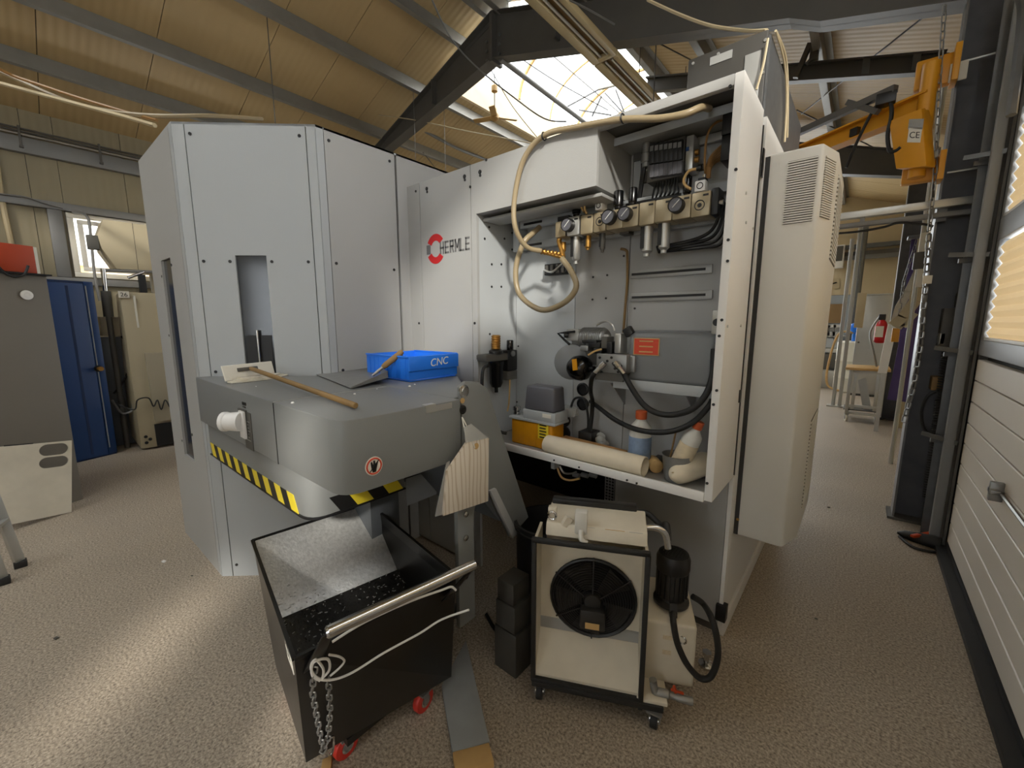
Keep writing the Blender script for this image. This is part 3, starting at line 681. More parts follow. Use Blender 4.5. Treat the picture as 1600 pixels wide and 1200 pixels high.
# ================================================================ side cooler (air conditioner)
ac = thing('cabinet_cooler', 'tall pale grey cooling unit with louvres on the machine flank', 'air conditioner', (XS, 2.31, .54))
plan = [(XS+.005, 2.31), (-.20, 2.31), (-.155, 2.47), (-.155, 3.05), (XS+.005, 3.05)]
part(G().prism([(x, y, .54) for x, y in plan], (0, 0, 1.87)), 'housing', 'ac_grey', ac, .012, 3)
def slats(a, b, z0, z1, n, nrm):
    a = Vector(a); b = Vector(b); nrm = Vector(nrm).normalized(); d = (b-a).normalized(); L = (b-a).length
    part(G().obox(Vector(((a.x+b.x)/2, (a.y+b.y)/2, (z0+z1)/2))+nrm*.001, d*L/2, nrm*.0015, Vector((0, 0, (z1-z0)/2))), 'louvre_back', 'dark_box', ac)
    dz = (z1-z0)/n
    g = G(); c = Vector(((a.x+b.x)/2, (a.y+b.y)/2, z0+dz*.5))+nrm*.003; g.obox(c, d*(L/2+.003), nrm*.003, Vector((0, 0, dz*.27)))
    me = g.mesh('slat', 'ac_grey')
    for k in range(n): sharepart(me, 'slat', ac, (0, 0, dz*k))
xa, xb = PY(1228, 300, 2.31).x, PY(1285, 290, 2.31).x; z1 = PY(1258, 240, 2.31).z; z0 = PY(1258, 347, 2.31).z
slats((xa, 2.31, 0), (-.217, 2.31, 0), z0, z1-.02, 26, (0, -1, 0))
nn = Vector((.16, -.045, 0)).normalized()
slats((-.193, 2.335, 0), (-.165, 2.435, 0), z0+.02, z1-.02, 26, nn)
slats((-.155, 2.55, 0), (-.155, 2.95, 0), 1.95, 2.33, 20, (1, 0, 0))
slats((-.155, 2.55, 0), (-.155, 2.95, 0), .68, 1.15, 24, (1, 0, 0))
part(G().box(XS-.0, XS+.02, 2.305, 2.312, .545, 2.40), 'edge_seam', 'seam', ac)
part(G().cyl(PY(1153, 811, 2.31), PY(1153, 811, 2.31)+Vector((0, -.006, 0)), .007), 'screw', 'brass', ac)

# ================================================================ extractor box on the roof of the machine
ye = 2.6; a = PY(1075, 95, ye); b = PY(1202, 42, ye); zx = (a.z+b.z)/2
ex = thing('extractor_box', 'dark grey sheet metal extractor box standing on the machine roof', 'box', (a.x, ye, ZM))
part(G().box(a.x, b.x, ye, 3.9, 2.5, zx), 'housing', 'extractor_dark', ex, .01)
part(G().box(b.x-.10, b.x-.025, ye-.006, ye, 2.62, zx-.09), 'seam_cover', 'panel_inner', ex, .002)
p = PY(1125, 90, ye-.002); part(G().box(p.x-.05, p.x+.06, ye-.004, ye, zx-.075, zx-.035), 'type_plate', 'panel_inner', ex)
part(G().box(b.x, b.x+.012, ye, 3.9, 2.5, zx-.03), 'side_skin', 'steel_galv', ex)
disc_dots([(b.x-.012, ye, zx-.05), (b.x-.012, ye, zx-.2), (b.x-.012, ye, zx-.4), (a.x+.03, ye, zx-.03), (a.x+.16, ye, zx-.03)], (0, -1, 0), .008, 'screws', 'alu', ex)
for i, pl in enumerate((((1200, 60), (1193, 100), (1182, 140)), ((1212, 48), (1228, 90), (1231, 150), (1230, 215)), ((1212, 48), (1226, 100), (1229, 160), (1226, 222)))):
    solo(G().tube([PY(x, y, 2.57) if i == 0 else PX(x, y, b.x+.03) for x, y in pl], .006, 6), 'thin_cable', 'cream',
         ('short cream cable lying on the front of the dark extractor box', 'right of two cream cables hanging down the extractor box side', 'left of two cream cables hanging down the extractor box side')[i], 'cable')

# ================================================================ chip conveyor
cv = thing('chip_conveyor', 'grey chip conveyor discharge head on a leg with hazard tape below', 'conveyor', (-1.28, 1.19, 0))
def rounded(pts, idx, r, n=6):
    out = []
    for i, p in enumerate(pts):
        if i not in idx: out.append(p); continue
        p = Vector(p); a = Vector(pts[i-1]); b = Vector(pts[(i+1) % len(pts)])
        p0 = p+(a-p).normalized()*r; p1 = p+(b-p).normalized()*r
        for k in range(n+1):
            t = k/n; q = p0*(1-t)**2+p*2*t*(1-t)+p1*t*t; out.append(tuple(q))
    return out
ZT = 1.325; ZU = 1.06
top = rounded([(-2.99, .632), (-1.275, .632), (-1.275, 1.17), (-2.46, 1.17), (-2.99, .70)], (1,), .085)
part(G().prism([(x, y, ZU) for x, y in top], (0, 0, ZT-ZU)), 'head_cover', 'conveyor_grey', cv, .006)
low = rounded([(-2.93, .652), (-1.60, .652), (-1.60, 1.10), (-2.40, 1.10), (-2.93, .72)], (1,), .09)
part(G().prism([(x, y, .865) for x, y in low], (0, 0, ZU-.865)), 'chute', 'conveyor_grey', cv, .006)
part(G().prism([(x, y, 1.20) for x, y in ((-2.44, 1.175), (-1.325, 1.175), (-1.325, 1.27), (-1.85, 1.68), (-2.44, 1.70))], (0, 0, ZT-1.201)), 'rear_cover', 'conveyor_grey', cv, .006)
# hazard tape pieces
def stripe_run(a, b, z0, z1, n, nrm, first=0, slant=.6):
    a = Vector(a); b = Vector(b); d = (b-a)/n; nrm = Vector(nrm)
    for k in range(n):
        s0 = a+d*k; s1 = a+d*(k+1); sh = d*slant
        p = [s0+Vector((0, 0, z0)), s1+Vector((0, 0, z0)), s1-sh+Vector((0, 0, z1)), s0-sh+Vector((0, 0, z1))]
        part(G().prism(p, nrm*.002), 'hazard_stripe', 'yellow' if (k+first) % 2 == 0 else 'black', cv)
stripe_run((-2.87, .652, 0), (-1.70, .652, 0), .862, .938, 17, (0, -1, 0))
stripe_run((-1.60, .78, 0), (-1.60, 1.09, 0), .862, .938, 4, (1, 0, 0), 1)
part(G().prism([(x, y, .858) for x, y in rounded([(-2.93, .648), (-1.595, .648), (-1.595, 1.10), (-2.40, 1.10), (-2.93, .72)], (1,), .09)], (0, 0, .008)), 'bottom_edge', 'black', cv)
a = PY(428, 640, .632); part(G().box(a.x-.0015, a.x+.0015, .629, .633, ZU, ZT-.004), 'cover_seam', 'seam', cv)
part(G().box(a.x-.0015, a.x+.0015, .632, 1.16, ZT-.002, ZT+.0015), 'cover_seam', 'alu', cv)
# electrical socket and plate
p = PY(382, 660, .632); part(G().box(p.x-.05, p.x+.05, .622, .632, p.z-.065, p.z+.065), 'socket_plate', 'dark_box', cv, .002)
part(G().box(p.x-.012, p.x+.052, .612, .624, p.z-.07, p.z+.06), 'socket_flange', 'white_paint', cv, .004)
e = Vector((-.11, -.09, .0)); c0 = Vector((p.x+.02, .615, p.z+.01))
part(G().lathe(c0, e, [(.045, 0), (.045, .02), (.042, .065), (.046, .07), (.046, .085), (.036, .086), (.034, .03)], 18), 'plug_socket', 'white_paint', cv)
part(G().lathe(c0+e.normalized()*.05, e, [(.03, 0), (.033, .033)], 14), 'socket_mouth', 'black', cv)
q = PY(400, 670, .632); q = PY(388, 675, .632); xa, xb = PY(375, 690, .632).x+.02, PY(396, 690, .632).x
part(G().box(xb-.10, xb, .629, .632, PY(388, 700, .632).z, PY(384, 643, .632).z), 'type_plate', 'dark_box', cv)
g = G()
for k in range(7): g.box(xb-.09, xb-.02-.01*(k % 3), .6278, .629, 1.10+.015*k, 1.103+.015*k)
part(g, 'plate_print', 'alu', cv, kind='stuff')
g = G(); zz = PY(384, 640, .632).z
g.box(xb-.10, xb-.05, .6295, .632, zz+.02, zz+.034); g.box(xb-.095, xb-.06, .6295, .632, zz+.008, zz+.013); part(g, 'plate_heading', 'black', cv, kind='stuff')
# round no-hands sticker
p = PX(584, 728, -1.275); part(G().cyl(p+Vector((-.001, 0, 0)), p+Vector((.002, 0, 0)), .034, n=24), 'sticker', 'paper_white', cv)
g = G(); g.tube([p+Vector((.003, .028*math.cos(t), .028*math.sin(t))) for t in [2*PI*k/20 for k in range(20)]], .003, 5, closed=True, sub=1); part(g, 'sticker_ring', 'tag_red', cv)
g = G(); g.prism([p+Vector((.002, dy, dz)) for dy, dz in ((-.006, -.022), (.006, -.022), (.012, .0), (.016, .014), (.010, .012), (.006, .002), (.004, .02), (-.002, .02), (-.003, .002), (-.008, .018), (-.013, .014), (-.011, -.004))], (.002, 0, 0)); g.bar(p+Vector((.004, -.02, -.02)), p+Vector((.004, .02, .02)), .003, .002); part(g, 'sticker_hand', 'black', cv)
# right cheek plate and incline
X0 = -1.30
def pc(px, py): v = PX(px, py, -1.28); return (X0, v.y, v.z)
o1 = [pc(722, 640), pc(718, 606), pc(728, 596), pc(748, 597), pc(762, 608), pc(826, 808), pc(798, 840), pc(763, 766), pc(745, 745), pc(722, 730)]
part(G().prism(o1, (.02, 0, 0)), 'cheek_plate', 'conveyor_grey', cv, .003)
part(G().prism([pc(763, 766), pc(772, 762), pc(806, 832), pc(798, 840)], (.035, 0, 0)), 'cheek_rib', 'machine_mid', cv, .002)
inc = [Vector((X0-.001, 1.17, 1.24)), Vector((X0-.001, 1.30, 1.30)), Vector((X0-.001, 1.62, .62)), Vector((X0-.001, 1.44, .66)), Vector((X0-.001, 1.18, 1.0))]
part(G().prism(inc, (-.95, 0, 0)), 'incline_trough', 'conveyor_dark', cv)
part(G().box(-2.38, -1.75, 1.0, 1.16, .12, 1.0), 'under_frame', 'conveyor_dark', cv)
p = PX(659, 762, -1.748); part(G().box(-1.75, -1.747, p.y-.10, p.y+.10, p.z-.07, p.z+.08), 'notice_sheet', 'panel_light', cv)
for px, py, r in ((724, 611, .028), (722, 640, .02)):
    p = PX(px, py, -1.28); part(G().lathe(p, (1, 0, 0), [(r, 0), (r, .006), (r*.6, .008), (r*.6, .014)], 16), 'pivot_bolt', 'chrome' if py < 620 else 'black', cv)
p = PX(722, 626, -1.28); part(G().cyl(p, p+Vector((.004, 0, 0)), .012), 'yellow_dot', 'wood_pale', cv)
ly0, ly1 = PX(715, 850, -1.28).y, PX(740, 850, -1.28).y
part(G().box(-1.30, -1.275, ly0, ly1, .26, .86), 'leg', 'conveyor_grey', cv, .003)
part(G().hexa([(-1.75, ly0, .008), (-1.68, ly0, .008), (-1.68, ly1, .008), (-1.75, ly1, .008)], [(-1.37, ly0, .30), (-1.30, ly0, .30), (-1.30, ly1, .30), (-1.37, ly1, .30)]), 'leg_brace', 'conveyor_dark', cv)
part(G().prism([(-1.30, ly1, .86), (-1.30, ly1+.05, .86), (-1.30, ly1+.02, .83), (-1.30, ly1, .77)], (.02, 0, 0)), 'gusset', 'conveyor_grey', cv)
part(G().box(-1.30, -1.28, 1.13, 1.30, .86, 1.08), 'leg_bracket', 'conveyor_grey', cv)
part(G().box(-1.80, -1.62, ly0-.03, ly1+.05, 0, .008), 'foot_plate', 'steel_galv', cv)
for py in (803, 840, 900):
    p = PX(727, py, -1.275); part(G().lathe(p, (1, 0, 0), [(.014, 0), (.014, .008), (.008, .012)], 6), 'leg_bolt', 'chrome', cv)
p = PX(670, 603, -1.275); part(G().box(-1.30, -1.272, p.y-.02, p.y+.03, ZT-.03, ZT+.002), 'small_tag', 'alu', cv)
part(G().box(-1.276, -1.273, 1.02, 1.12, ZT-.03, ZT-.006), 'stamped_plate', 'alu', cv)
# ================================================================ niche contents
def zx(px, py, y): p = PY(px, py, y); return p
# ---- air service unit: a row of regulator modules on a rail
YR = 1.95
su = thing('air_service_unit', 'row of champagne pneumatic regulator modules with round gauges in the niche', 'regulator', PY(990, 340, YR))
c8 = lambda x, y: (780+x/4, 180+y/4)
def module(xa, ya, xb, yb, m='champagne', dep=.11, yf=YR):
    # crop coordinates of the module's front face: left top .. right bottom
    a = PY(*c8(xa, ya), yf); b = PY(*c8(xb, yb), yf); mid = PY(*c8((xa+xb)/2, (ya+yb)/2), yf)
    hh = (PY(*c8((xa+xb)/2, ya), yf).z-PY(*c8((xa+xb)/2, yb), yf).z)/2
    o = part(G().box(a.x, b.x, yf, yf+dep, mid.z-hh, mid.z+hh), 'regulator_module', m, su, .006)
    part(G().box(b.x-.03, b.x-.008, yf-.002, yf, mid.z+hh-.02, mid.z+hh-.012), 'module_mark', 'black', o)
    return mid, hh, a.x, b.x
mods = [(350, 662, 412, 762, 'champagne'), (424, 632, 498, 752, 'alu'), (508, 620, 582, 742, 'champagne'), (590, 604, 664, 728, 'champagne'), (670, 590, 768, 712, 'champagne'),
        (772, 562, 866, 698, 'champagne'), (876, 540, 968, 685, 'champagne'), (976, 522, 1076, 665, 'champagne'), (1086, 500, 1192, 648, 'champagne'), (1204, 478, 1312, 632, 'champagne')]
info = [module(*m) for m in mods]
g = G()
for (m0, h0, xa, xb), (m1, h1, xc, xd) in zip(info, info[1:]): g2 = G().box(xb+.0005, xc-.0005, YR+.006, YR+.10, m0.z-h0*.9, m0.z+h0*1.02); part(g2, 'coupling', 'black', su)
def gauge(cx, cy, r, yf=YR):
    p = PY(*c8(cx, cy), yf); rr = (PY(*c8(cx+r, cy), yf)-PY(*c8(cx-r, cy), yf)).length/2
    o = part(G().lathe(p, (0, -1, 0), [(rr, 0), (rr, .035), (rr*.92, .038), (rr*.9, .030)], 22), 'gauge', 'black', su)
    part(G().cyl(p+Vector((0, -.029, 0)), p+Vector((0, -.033, 0)), rr*.88, n=22), 'dial', 'purple_grey', o)
    part(G().bar(p+Vector((-rr*.35, -.035, -rr*.35)), p+Vector((rr*.55, -.035, rr*.55)), .003, .003), 'needle', 'white_paint', o)
for c in ((440, 690, 34), (697, 642, 40), (797, 622, 40), (1116, 568, 46)): gauge(*c)
for cx, cy, r in ((628, 664, 18), (1252, 562, 20)):
    p = PY(*c8(cx, cy), YR); rr = .020
    g = G(); g.tube([p+Vector((rr*math.cos(t), -.001, rr*math.sin(t))) for t in [2*PI*k/18 for k in range(18)]], .002, 5, closed=True, sub=1); part(g, 'lock_ring', 'black', su)
    part(G().cyl(p+Vector((0, .002, 0)), p+Vector((0, -.002, 0)), .009, n=12), 'lock_keyhole', 'black', su)
def knob(cx, ytop, ybot, wpx, m='black_gloss'):
    yk = YR+.05; a = PY(*c8(cx, ytop), yk); b = PY(*c8(cx, ybot), yk); r = (PY(*c8(cx+wpx/2, ytop), yk)-PY(*c8(cx-wpx/2, ytop), yk)).length/2
    h = a.z-b.z
    part(G().lathe((a.x, yk, b.z), (0, 0, 1), [(r*.75, 0), (r*.75, h*.12), (r, h*.18), (r, h*.95), (r*.9, h)], 16), 'regulator_knob', m, su)
for k in ((484, 535, 628, 46), (748, 475, 585, 56), (838, 455, 560, 50), (1180, 385, 505, 52)): knob(*k)
def bowl(cx, ytop, ybot, wpx, m, m2='black'):
    yk = YR+.05; a = PY(*c8(cx, ytop), yk); b = PY(*c8(cx, ybot), yk); r = (PY(*c8(cx+wpx/2, ytop), yk)-PY(*c8(cx-wpx/2, ytop), yk)).length/2
    h = a.z-b.z
    o = part(G().lathe((a.x, yk, a.z), (0, 0, -1), [(r, 0), (r, h*.82), (r*.7, h*.88), (r*.55, h*.9), (r*.55, h)], 16), 'filter_bowl', m, su)
    part(G().box(a.x-r*.9, a.x-r*.2, yk-r*1.05, yk-r*.5, b.z+h*.25, a.z-h*.05), 'sight_guard', m2, o)
for b in ((483, 752, 930, 46, 'alu'), (400, 795, 862, 30, 'brass'), (556, 745, 842, 34, 'brass'), (648, 728, 856, 30, 'dark_box'), (930, 688, 884, 66, 'alu'), (1038, 666, 862, 66, 'alu')): bowl(*b)
def solenoid(cx, cy, s, cable):
    yk = YR+.02; p = PY(*c8(cx, cy), yk); r = (PY(*c8(cx+s/2, cy), yk)-PY(*c8(cx-s/2, cy), yk)).length/2
    o = part(G().box(p.x-r, p.x+r, yk, yk+.06, p.z-r, p.z+r), 'solenoid_valve', 'white_paint', su, .004)
    g = G(); g.tube([p+Vector((.55*r*math.cos(t), -.001, .55*r*math.sin(t))) for t in [2*PI*k/14 for k in range(14)]], .0018, 5, closed=True, sub=1); part(g, 'valve_symbol', 'black', o)
    part(G().box(p.x-r*.6, p.x+r*.8, yk+.01, yk+.05, p.z+r, p.z+r*1.6), 'valve_cap', 'black', o, .003)
    part(G().cyl(p+Vector((.3*r, .03, r*1.6)), p+Vector((.3*r, .03, r*2.3)), .008), 'valve_nipple', 'chrome', o)
    part(G().tube([PY(*c8(x, y), YR+.015) for x, y in cable], .006, 6), 'valve_cable', 'wood_pale', o)
    part(G().cyl(PY(*c8(*cable[0]), YR+.015), PY(*c8(cable[0][0]+30, cable[0][1]-8), YR+.015), .010), 'cable_plug', 'black', o)
solenoid(620, 565, 44, ((598, 470), (560, 485), (538, 540), (535, 590), (548, 618)))
solenoid(1254, 440, 66, ((1235, 335), (1185, 350), (1155, 400), (1165, 440), (1200, 462)))
part(G().tube([PY(*c8(x, y), YR+.02) for x, y in ((530, 605), (508, 560), (512, 530), (530, 540))], .005, 6), 'valve_cable', 'wood_pale', su)
# rails behind the modules
ra = PY(*c8(105, 715), 2.10); rb = PY(*c8(1440, 560), 2.10)
for px0, py0, hh in ((105, 700, .022), (105, 830, .022)):
    q = PY(*c8(px0, py0), 2.12); part(G().box(q.x, XJ-.004, 2.10, 2.14, q.z-hh, q.z+hh), 'mounting_rail', 'machine_grey', su, .003)
    part(G().box(q.x+.08, q.x+.22, 2.098, 2.10, q.z-.007, q.z+.007), 'rail_slot', 'black', su)
    part(G().box(-1.0, -.72, 2.098, 2.10, q.z-.007, q.z+.007), 'rail_slot', 'black', su)
q0 = PY(*c8(105, 700), 2.12); q1 = PY(*c8(105, 830), 2.12)
part(G().box(q0.x, q0.x+.05, 2.09, 2.175, q1.z-.03, q0.z+.03), 'end_bracket', 'machine_grey', su, .003)
part(G().box(-1.0, -.95, YR+.09, 2.10, info[5][0].z-.06, info[5][0].z+.02), 'stay', 'dark_box', su)
part(G().box(-1.25, -1.2, YR+.09, 2.10, info[2][0].z-.06, info[2][0].z+.02), 'stay', 'dark_box', su)
p = info[0][0]; part(G().box(info[0][2], info[0][3]+.01, YR+.02, YR+.09, p.z+info[0][1], p.z+info[0][1]+.03), 'end_switch', 'black', su, .004)
part(G().tube([PY(*c8(x, y), YR+.04) for x, y in ((380, 765), (375, 790), (390, 840), (400, 890))], .014, 8), 'elbow_fitting', 'brass', su)
g = G(); a = PY(*c8(260, 852), YR); b = PY(*c8(370, 868), YR)
for k in range(6): q = a.lerp(b, k/5.); g.lathe(q, b-a, [(.011, 0), (.016, .006), (.011, .012)], 10)
part(g, 'hose_barb', 'brass', su)
part(G().cyl(a, PY(*c8(395, 890), YR), .010), 'hose_stem', 'brass', su)
p = info[-1][0]; part(G().box(info[-1][3], info[-1][3]+.03, YR+.01, YR+.09, p.z-.05, p.z+.06), 'end_cap', 'black', su, .006)
part(G().cyl((info[-1][3]+.03, YR+.03, p.z), (info[-1][3]+.045, YR+.03, p.z), .012), 'cap_screw', 'chrome', su)
# black hoses at the right end of the row
for k in range(4):
    solo(G().tube([(info[-1][3]+.034, YR+.05+.012*k, p.z+.02-.012*k), (XJ-.06+.008*k, YR+.05+.012*k, p.z-.01-.015*k), (XJ-.10+.015*k, YR+.07, p.z-.10-.02*k), (XJ-.20+.02*k, 2.05, p.z-.13-.012*k), (XJ-.36, 2.06+.008*k, p.z-.14-.006*k)], .008, 6), 'air_hose', 'black',
         ORD[k]+' from the front of four black hoses behind the regulator row end', 'hose', 'black hoses at the right end of the regulator row')
# ---- valve terminal
vt = thing('valve_terminal', 'black pneumatic valve terminal of upright slices under the niche top', 'valve block', PY(1035, 250, 2.06))
yv = 2.05
for k in range(7):
    xa = 940+k*29; xb = xa+25; sl = -k*4.2
    a = PY(*c8(xa, 180+sl), yv); b = PY(*c8(xb, 300+sl), yv)
    o = part(G().box(a.x, b.x, yv, yv+.10, b.z, a.z), 'valve_slice', 'black', vt, .003)
    a2 = PY(*c8(xa, 312+sl), yv-.01); b2 = PY(*c8(xb, 385+sl), yv-.01)
    part(G().box(a2.x, b2.x, yv-.01, yv+.08, b2.z, a2.z), 'valve_base', 'purple_grey', o, .003)
    part(G().box(a.x+.004, b.x-.004, yv-.003, yv, a.z-.035, a.z-.012), 'status_window', 'cast_grey', o)
a = PY(*c8(918, 200), yv); b = PY(*c8(935, 400), yv)
part(G().box(PY(*c8(915, 300), yv).x, PY(*c8(1145, 300), yv).x, yv+.02, yv+.12, PY(*c8(1000, 398), yv).z, PY(*c8(1000, 160), yv).z), 'manifold', 'dark_box', vt, .004)
part(G().box(PY(*c8(1152, 300), yv).x, PY(*c8(1200, 300), yv).x, yv+.02, yv+.12, PY(*c8(1170, 335), yv).z, PY(*c8(1170, 120), yv).z), 'end_plate', 'alu', vt, .004)
part(G().box(PY(*c8(1158, 200), yv).x, PY(*c8(1178, 200), yv).x, yv+.018, yv+.02, PY(*c8(1170, 215), yv).z, PY(*c8(1170, 190), yv).z), 'plate_mark', 'blue_paint', vt)
for cy in (240, 285): p = PY(*c8(1205, cy), yv+.05); part(G().cyl(p, p+Vector((.03, 0, 0)), .013, n=10), 'brass_fitting', 'brass', vt)
part(G().box(info[5][2], info[5][2]+.03, yv+.10, YB, PY(*c8(1000, 350), yv).z, PY(*c8(1000, 350), yv).z+.05), 'mount', 'dark_box', vt)
part(G().box(-.68, -.62, yv+.11, YB, PY(*c8(1000, 350), yv).z, PY(*c8(1000, 350), yv).z+.05), 'mount', 'dark_box', vt)
p = PY(*c8(905, 240), yv); part(G().lathe(p+Vector((0, .03, -.055)), (0, 0, 1), [(.020, 0), (.020, .02), (.026, .022), (.026, .06), (.020, .065), (.022, .11)], 12), 'cable_gland', 'cast_grey', vt)
for k in range(9):
    xa = 985+k*17
    solo(G().tube([PY(*c8(xa, 392-k*2), yv+.03), PY(*c8(xa-8, 430), yv+.05), PY(*c8(xa-20+(k % 3)*10, 480), yv+.04), PY(*c8(xa-30, 540-k*5), yv+.06)], .005, 6), 'pneumatic_tube', 'black',
         ORD[k]+' from the left of nine thin black tubes hanging below the valve terminal', 'tube', 'black tubes below the valve terminal')
for k in range(2):
    solo(G().tube([PY(*c8(895+k*14, 285), yv+.03), PY(*c8(895+k*10, 350), yv+.03), PY(*c8(885+k*8, 430), yv+.05), PY(*c8(870+k*8, 530), yv+.07)], .009, 8), 'signal_cable', 'black',
         ('left', 'right')[k]+' of two thick black cables below the grey cable gland', 'cable', 'cables below the gland')
for k in range(7):
    solo(G().tube([PY(*c8(1290+k*4, 395), 2.06), PY(*c8(1292+k*5, 330), 2.06), PY(*c8(1315+k*6, 255+k*7), 2.05+.01*k), PY(*c8(1370+k*6, 190+k*12), 2.05+.012*k), PY(*c8(1432+k*2, 150+k*14), 2.08)] if k else
         [PY(*c8(1290, 395), 2.06), PY(*c8(1285, 280), 2.04), PY(*c8(1300, 130), 2.03), PY(*c8(1350, 50), 2.05), PY(*c8(1432, 20), 2.08)], .0055, 6), 'brown_tube', 'tube_brown',
         'tall brown tube curving up to the top connector at the jamb' if k == 0 else ORD[k-1]+' from the top of six brown tubes fanning from solenoid valve to jamb connector', 'tube', None if k == 0 else 'brown tubes at the niche jamb')
# ---- clear air hose from the roof with a loop
def hose(name, pts, r, m, lab, cat='hose', grp=None, n=10): return solo(G().tube(pts, r, n), name, m, lab, cat, grp)
h = hose('air_hose', [PY(x, y, yy) for x, y, yy in ((1108, 170, 1.93), (1095, 168, 1.84), (1070, 178, 1.795), (1030, 185, 1.79), (970, 187, 1.785), (905, 198, 1.785), (850, 212, 1.785), (818, 250, 1.785), (804, 310, 1.785), (805, 355, 1.79), (822, 385, 1.86), (845, 392, YR-.01))], .014, 'hose_clear',
     'translucent tan air hose arching from the roof edge down to the regulator row', 'hose')
hose('loop_hose', [PY(x, y, yy) for x, y, yy in ((843, 355, 2.04), (832, 365, 1.98), (818, 380, 1.93), (806, 420, 1.91), (812, 460, 1.91), (845, 484, 1.91), (880, 474, 1.91), (900, 450, 1.91), (893, 425, 1.91), (878, 404, 1.92))], .016, 'hose_clear', 'tan hose hanging in a loop under the left end of the regulator row')
for i, (px, py) in enumerate(((973, 185), (850, 213))):
    p = PY(px, py, 1.785); solo(G().tube([p+Vector((0, .018*math.cos(t), .018*math.sin(t))) for t in [2*PI*k/12 for k in range(12)]], .004, 5, closed=True, sub=1), 'cable_tie', 'black', ('right', 'left')[i]+' of two black ties round the arching air hose', 'cable tie', 'ties on the arching hose')
p = PY(866, 420, 2.12); t = thing('terminal_strip', 'black terminal strip on the niche back under the regulator row', 'terminal strip', p)
part(G().box(p.x-.08, p.x+.08, 2.13, YB, p.z-.033, p.z+.033), 'base', 'black', t, .003)
for k in range(4): part(G().box(p.x-.07+.04*k, p.x-.05+.04*k, 2.12, 2.13, p.z-.025, p.z+.025), 'clamp_block', 'dark_box', t, .002)
hose('grey_wire', [PY(x, y, 2.11) for x, y in ((850, 422), (862, 425), (875, 415), (885, 405))], .006, 'alu', 'short grey wire crossing the black terminal strip', 'wire')
hose('oil_pipe', [PY(x, y, 2.155) for x, y in ((970, 389), (978, 391), (980, 400), (980, 440), (977, 480), (974, 520))], .007, 'wood', 'thin brown oil pipe running down the niche back panel', 'pipe')
# ---- hydraulic unit: shelf, tank, motor, block, accumulator
hu = thing('hydraulic_unit', 'hydraulic power unit with grey tank, motor and valve block on a niche shelf', 'hydraulic unit', PY(1000, 600, 2.0))
yt = 1.95
c1 = lambda x, y: (730+x*420/1600, 480+y*315/1200)
a = PY(*c1(870, 430), yt); b = PY(*c1(1465, 500), yt); zs = (PY(*c1(1170, 450), yt).z+PY(*c1(1170, 500), yt).z)/2
part(G().box(PY(*c1(780, 450), yt).x, XJ-.004, yt, YB, zs-.006, zs+.006), 'shelf', 'machine_grey', hu)
part(G().box(a.x, XJ-.004, yt-.004, yt, zs-.03, zs+.02), 'shelf_lip', 'machine_grey', hu, .002)
part(G().prism([(-.62, yt+.03, zs-.006), (-.62, YB, zs-.006), (-.62, YB, zs-.16)], (.006, 0, 0)), 'shelf_bracket', 'panel_inner', hu)
part(G().prism([(-1.0, yt+.03, zs-.006), (-1.0, YB, zs-.006), (-1.0, YB, zs-.16)], (.006, 0, 0)), 'shelf_bracket', 'panel_inner', hu)
ta = PY(*c1(960, 150), yt+.02); tb = PY(*c1(1440, 430), yt+.02)
zt_ = PY(*c1(1200, 150), yt+.02).z
o = part(G().box(ta.x, XJ-.035, yt+.02, YB-.004, zs+.006, zt_), 'tank', 'tank_grey', hu, .028, 4)
part(G().box(ta.x+.02, XJ-.05, yt+.05, YB-.02, zt_-.001, zt_+.006), 'tank_lid', 'tank_grey', o, .003)
la = PY(*c1(995, 182), yt+.02); lb = PY(*c1(1142, 290), yt+.02)
lo = part(G().box(la.x, lb.x, yt+.0155, yt+.020, lb.z, la.z), 'warning_label', 'wood_pale', o)
part(G().box(la.x+.004, lb.x-.004, yt+.014, yt+.0158, lb.z+.004, la.z-.004), 'label_print', 'tag_red', o)
g = G()
for k in range(3): g.box(la.x+.03, lb.x-.03, yt+.0128, yt+.0142, la.z-.018-.026*k, la.z-.012-.026*k)
part(g, 'label_lines', 'wood_pale', o, kind='stuff')
# valve block
ba = PY(*c1(770, 275), yt-.03); bb = PY(*c1(945, 400), yt-.03)
bo = part(G().box(ba.x, bb.x, yt-.03, yt+.10, bb.z, ba.z), 'valve_block', 'cast_grey', hu, .004)
disc_dots([PY(*c1(x, y), yt-.03) for x, y in ((790, 300), (860, 300), (815, 350), (870, 335), (915, 350), (900, 385), (800, 385), (835, 320), (880, 365))], (0, -1, 0), .007, 'block_ports', 'black', hu)
part(G().box(bb.x, bb.x+.03, yt, yt+.08, bb.z+.01, ba.z-.005), 'side_block', 'cast_grey', hu, .003)
part(G().box(ba.x-.01, bb.x-.02, yt-.02, yt+.1, zs+.006, bb.z), 'block_foot', 'dark_box', hu)
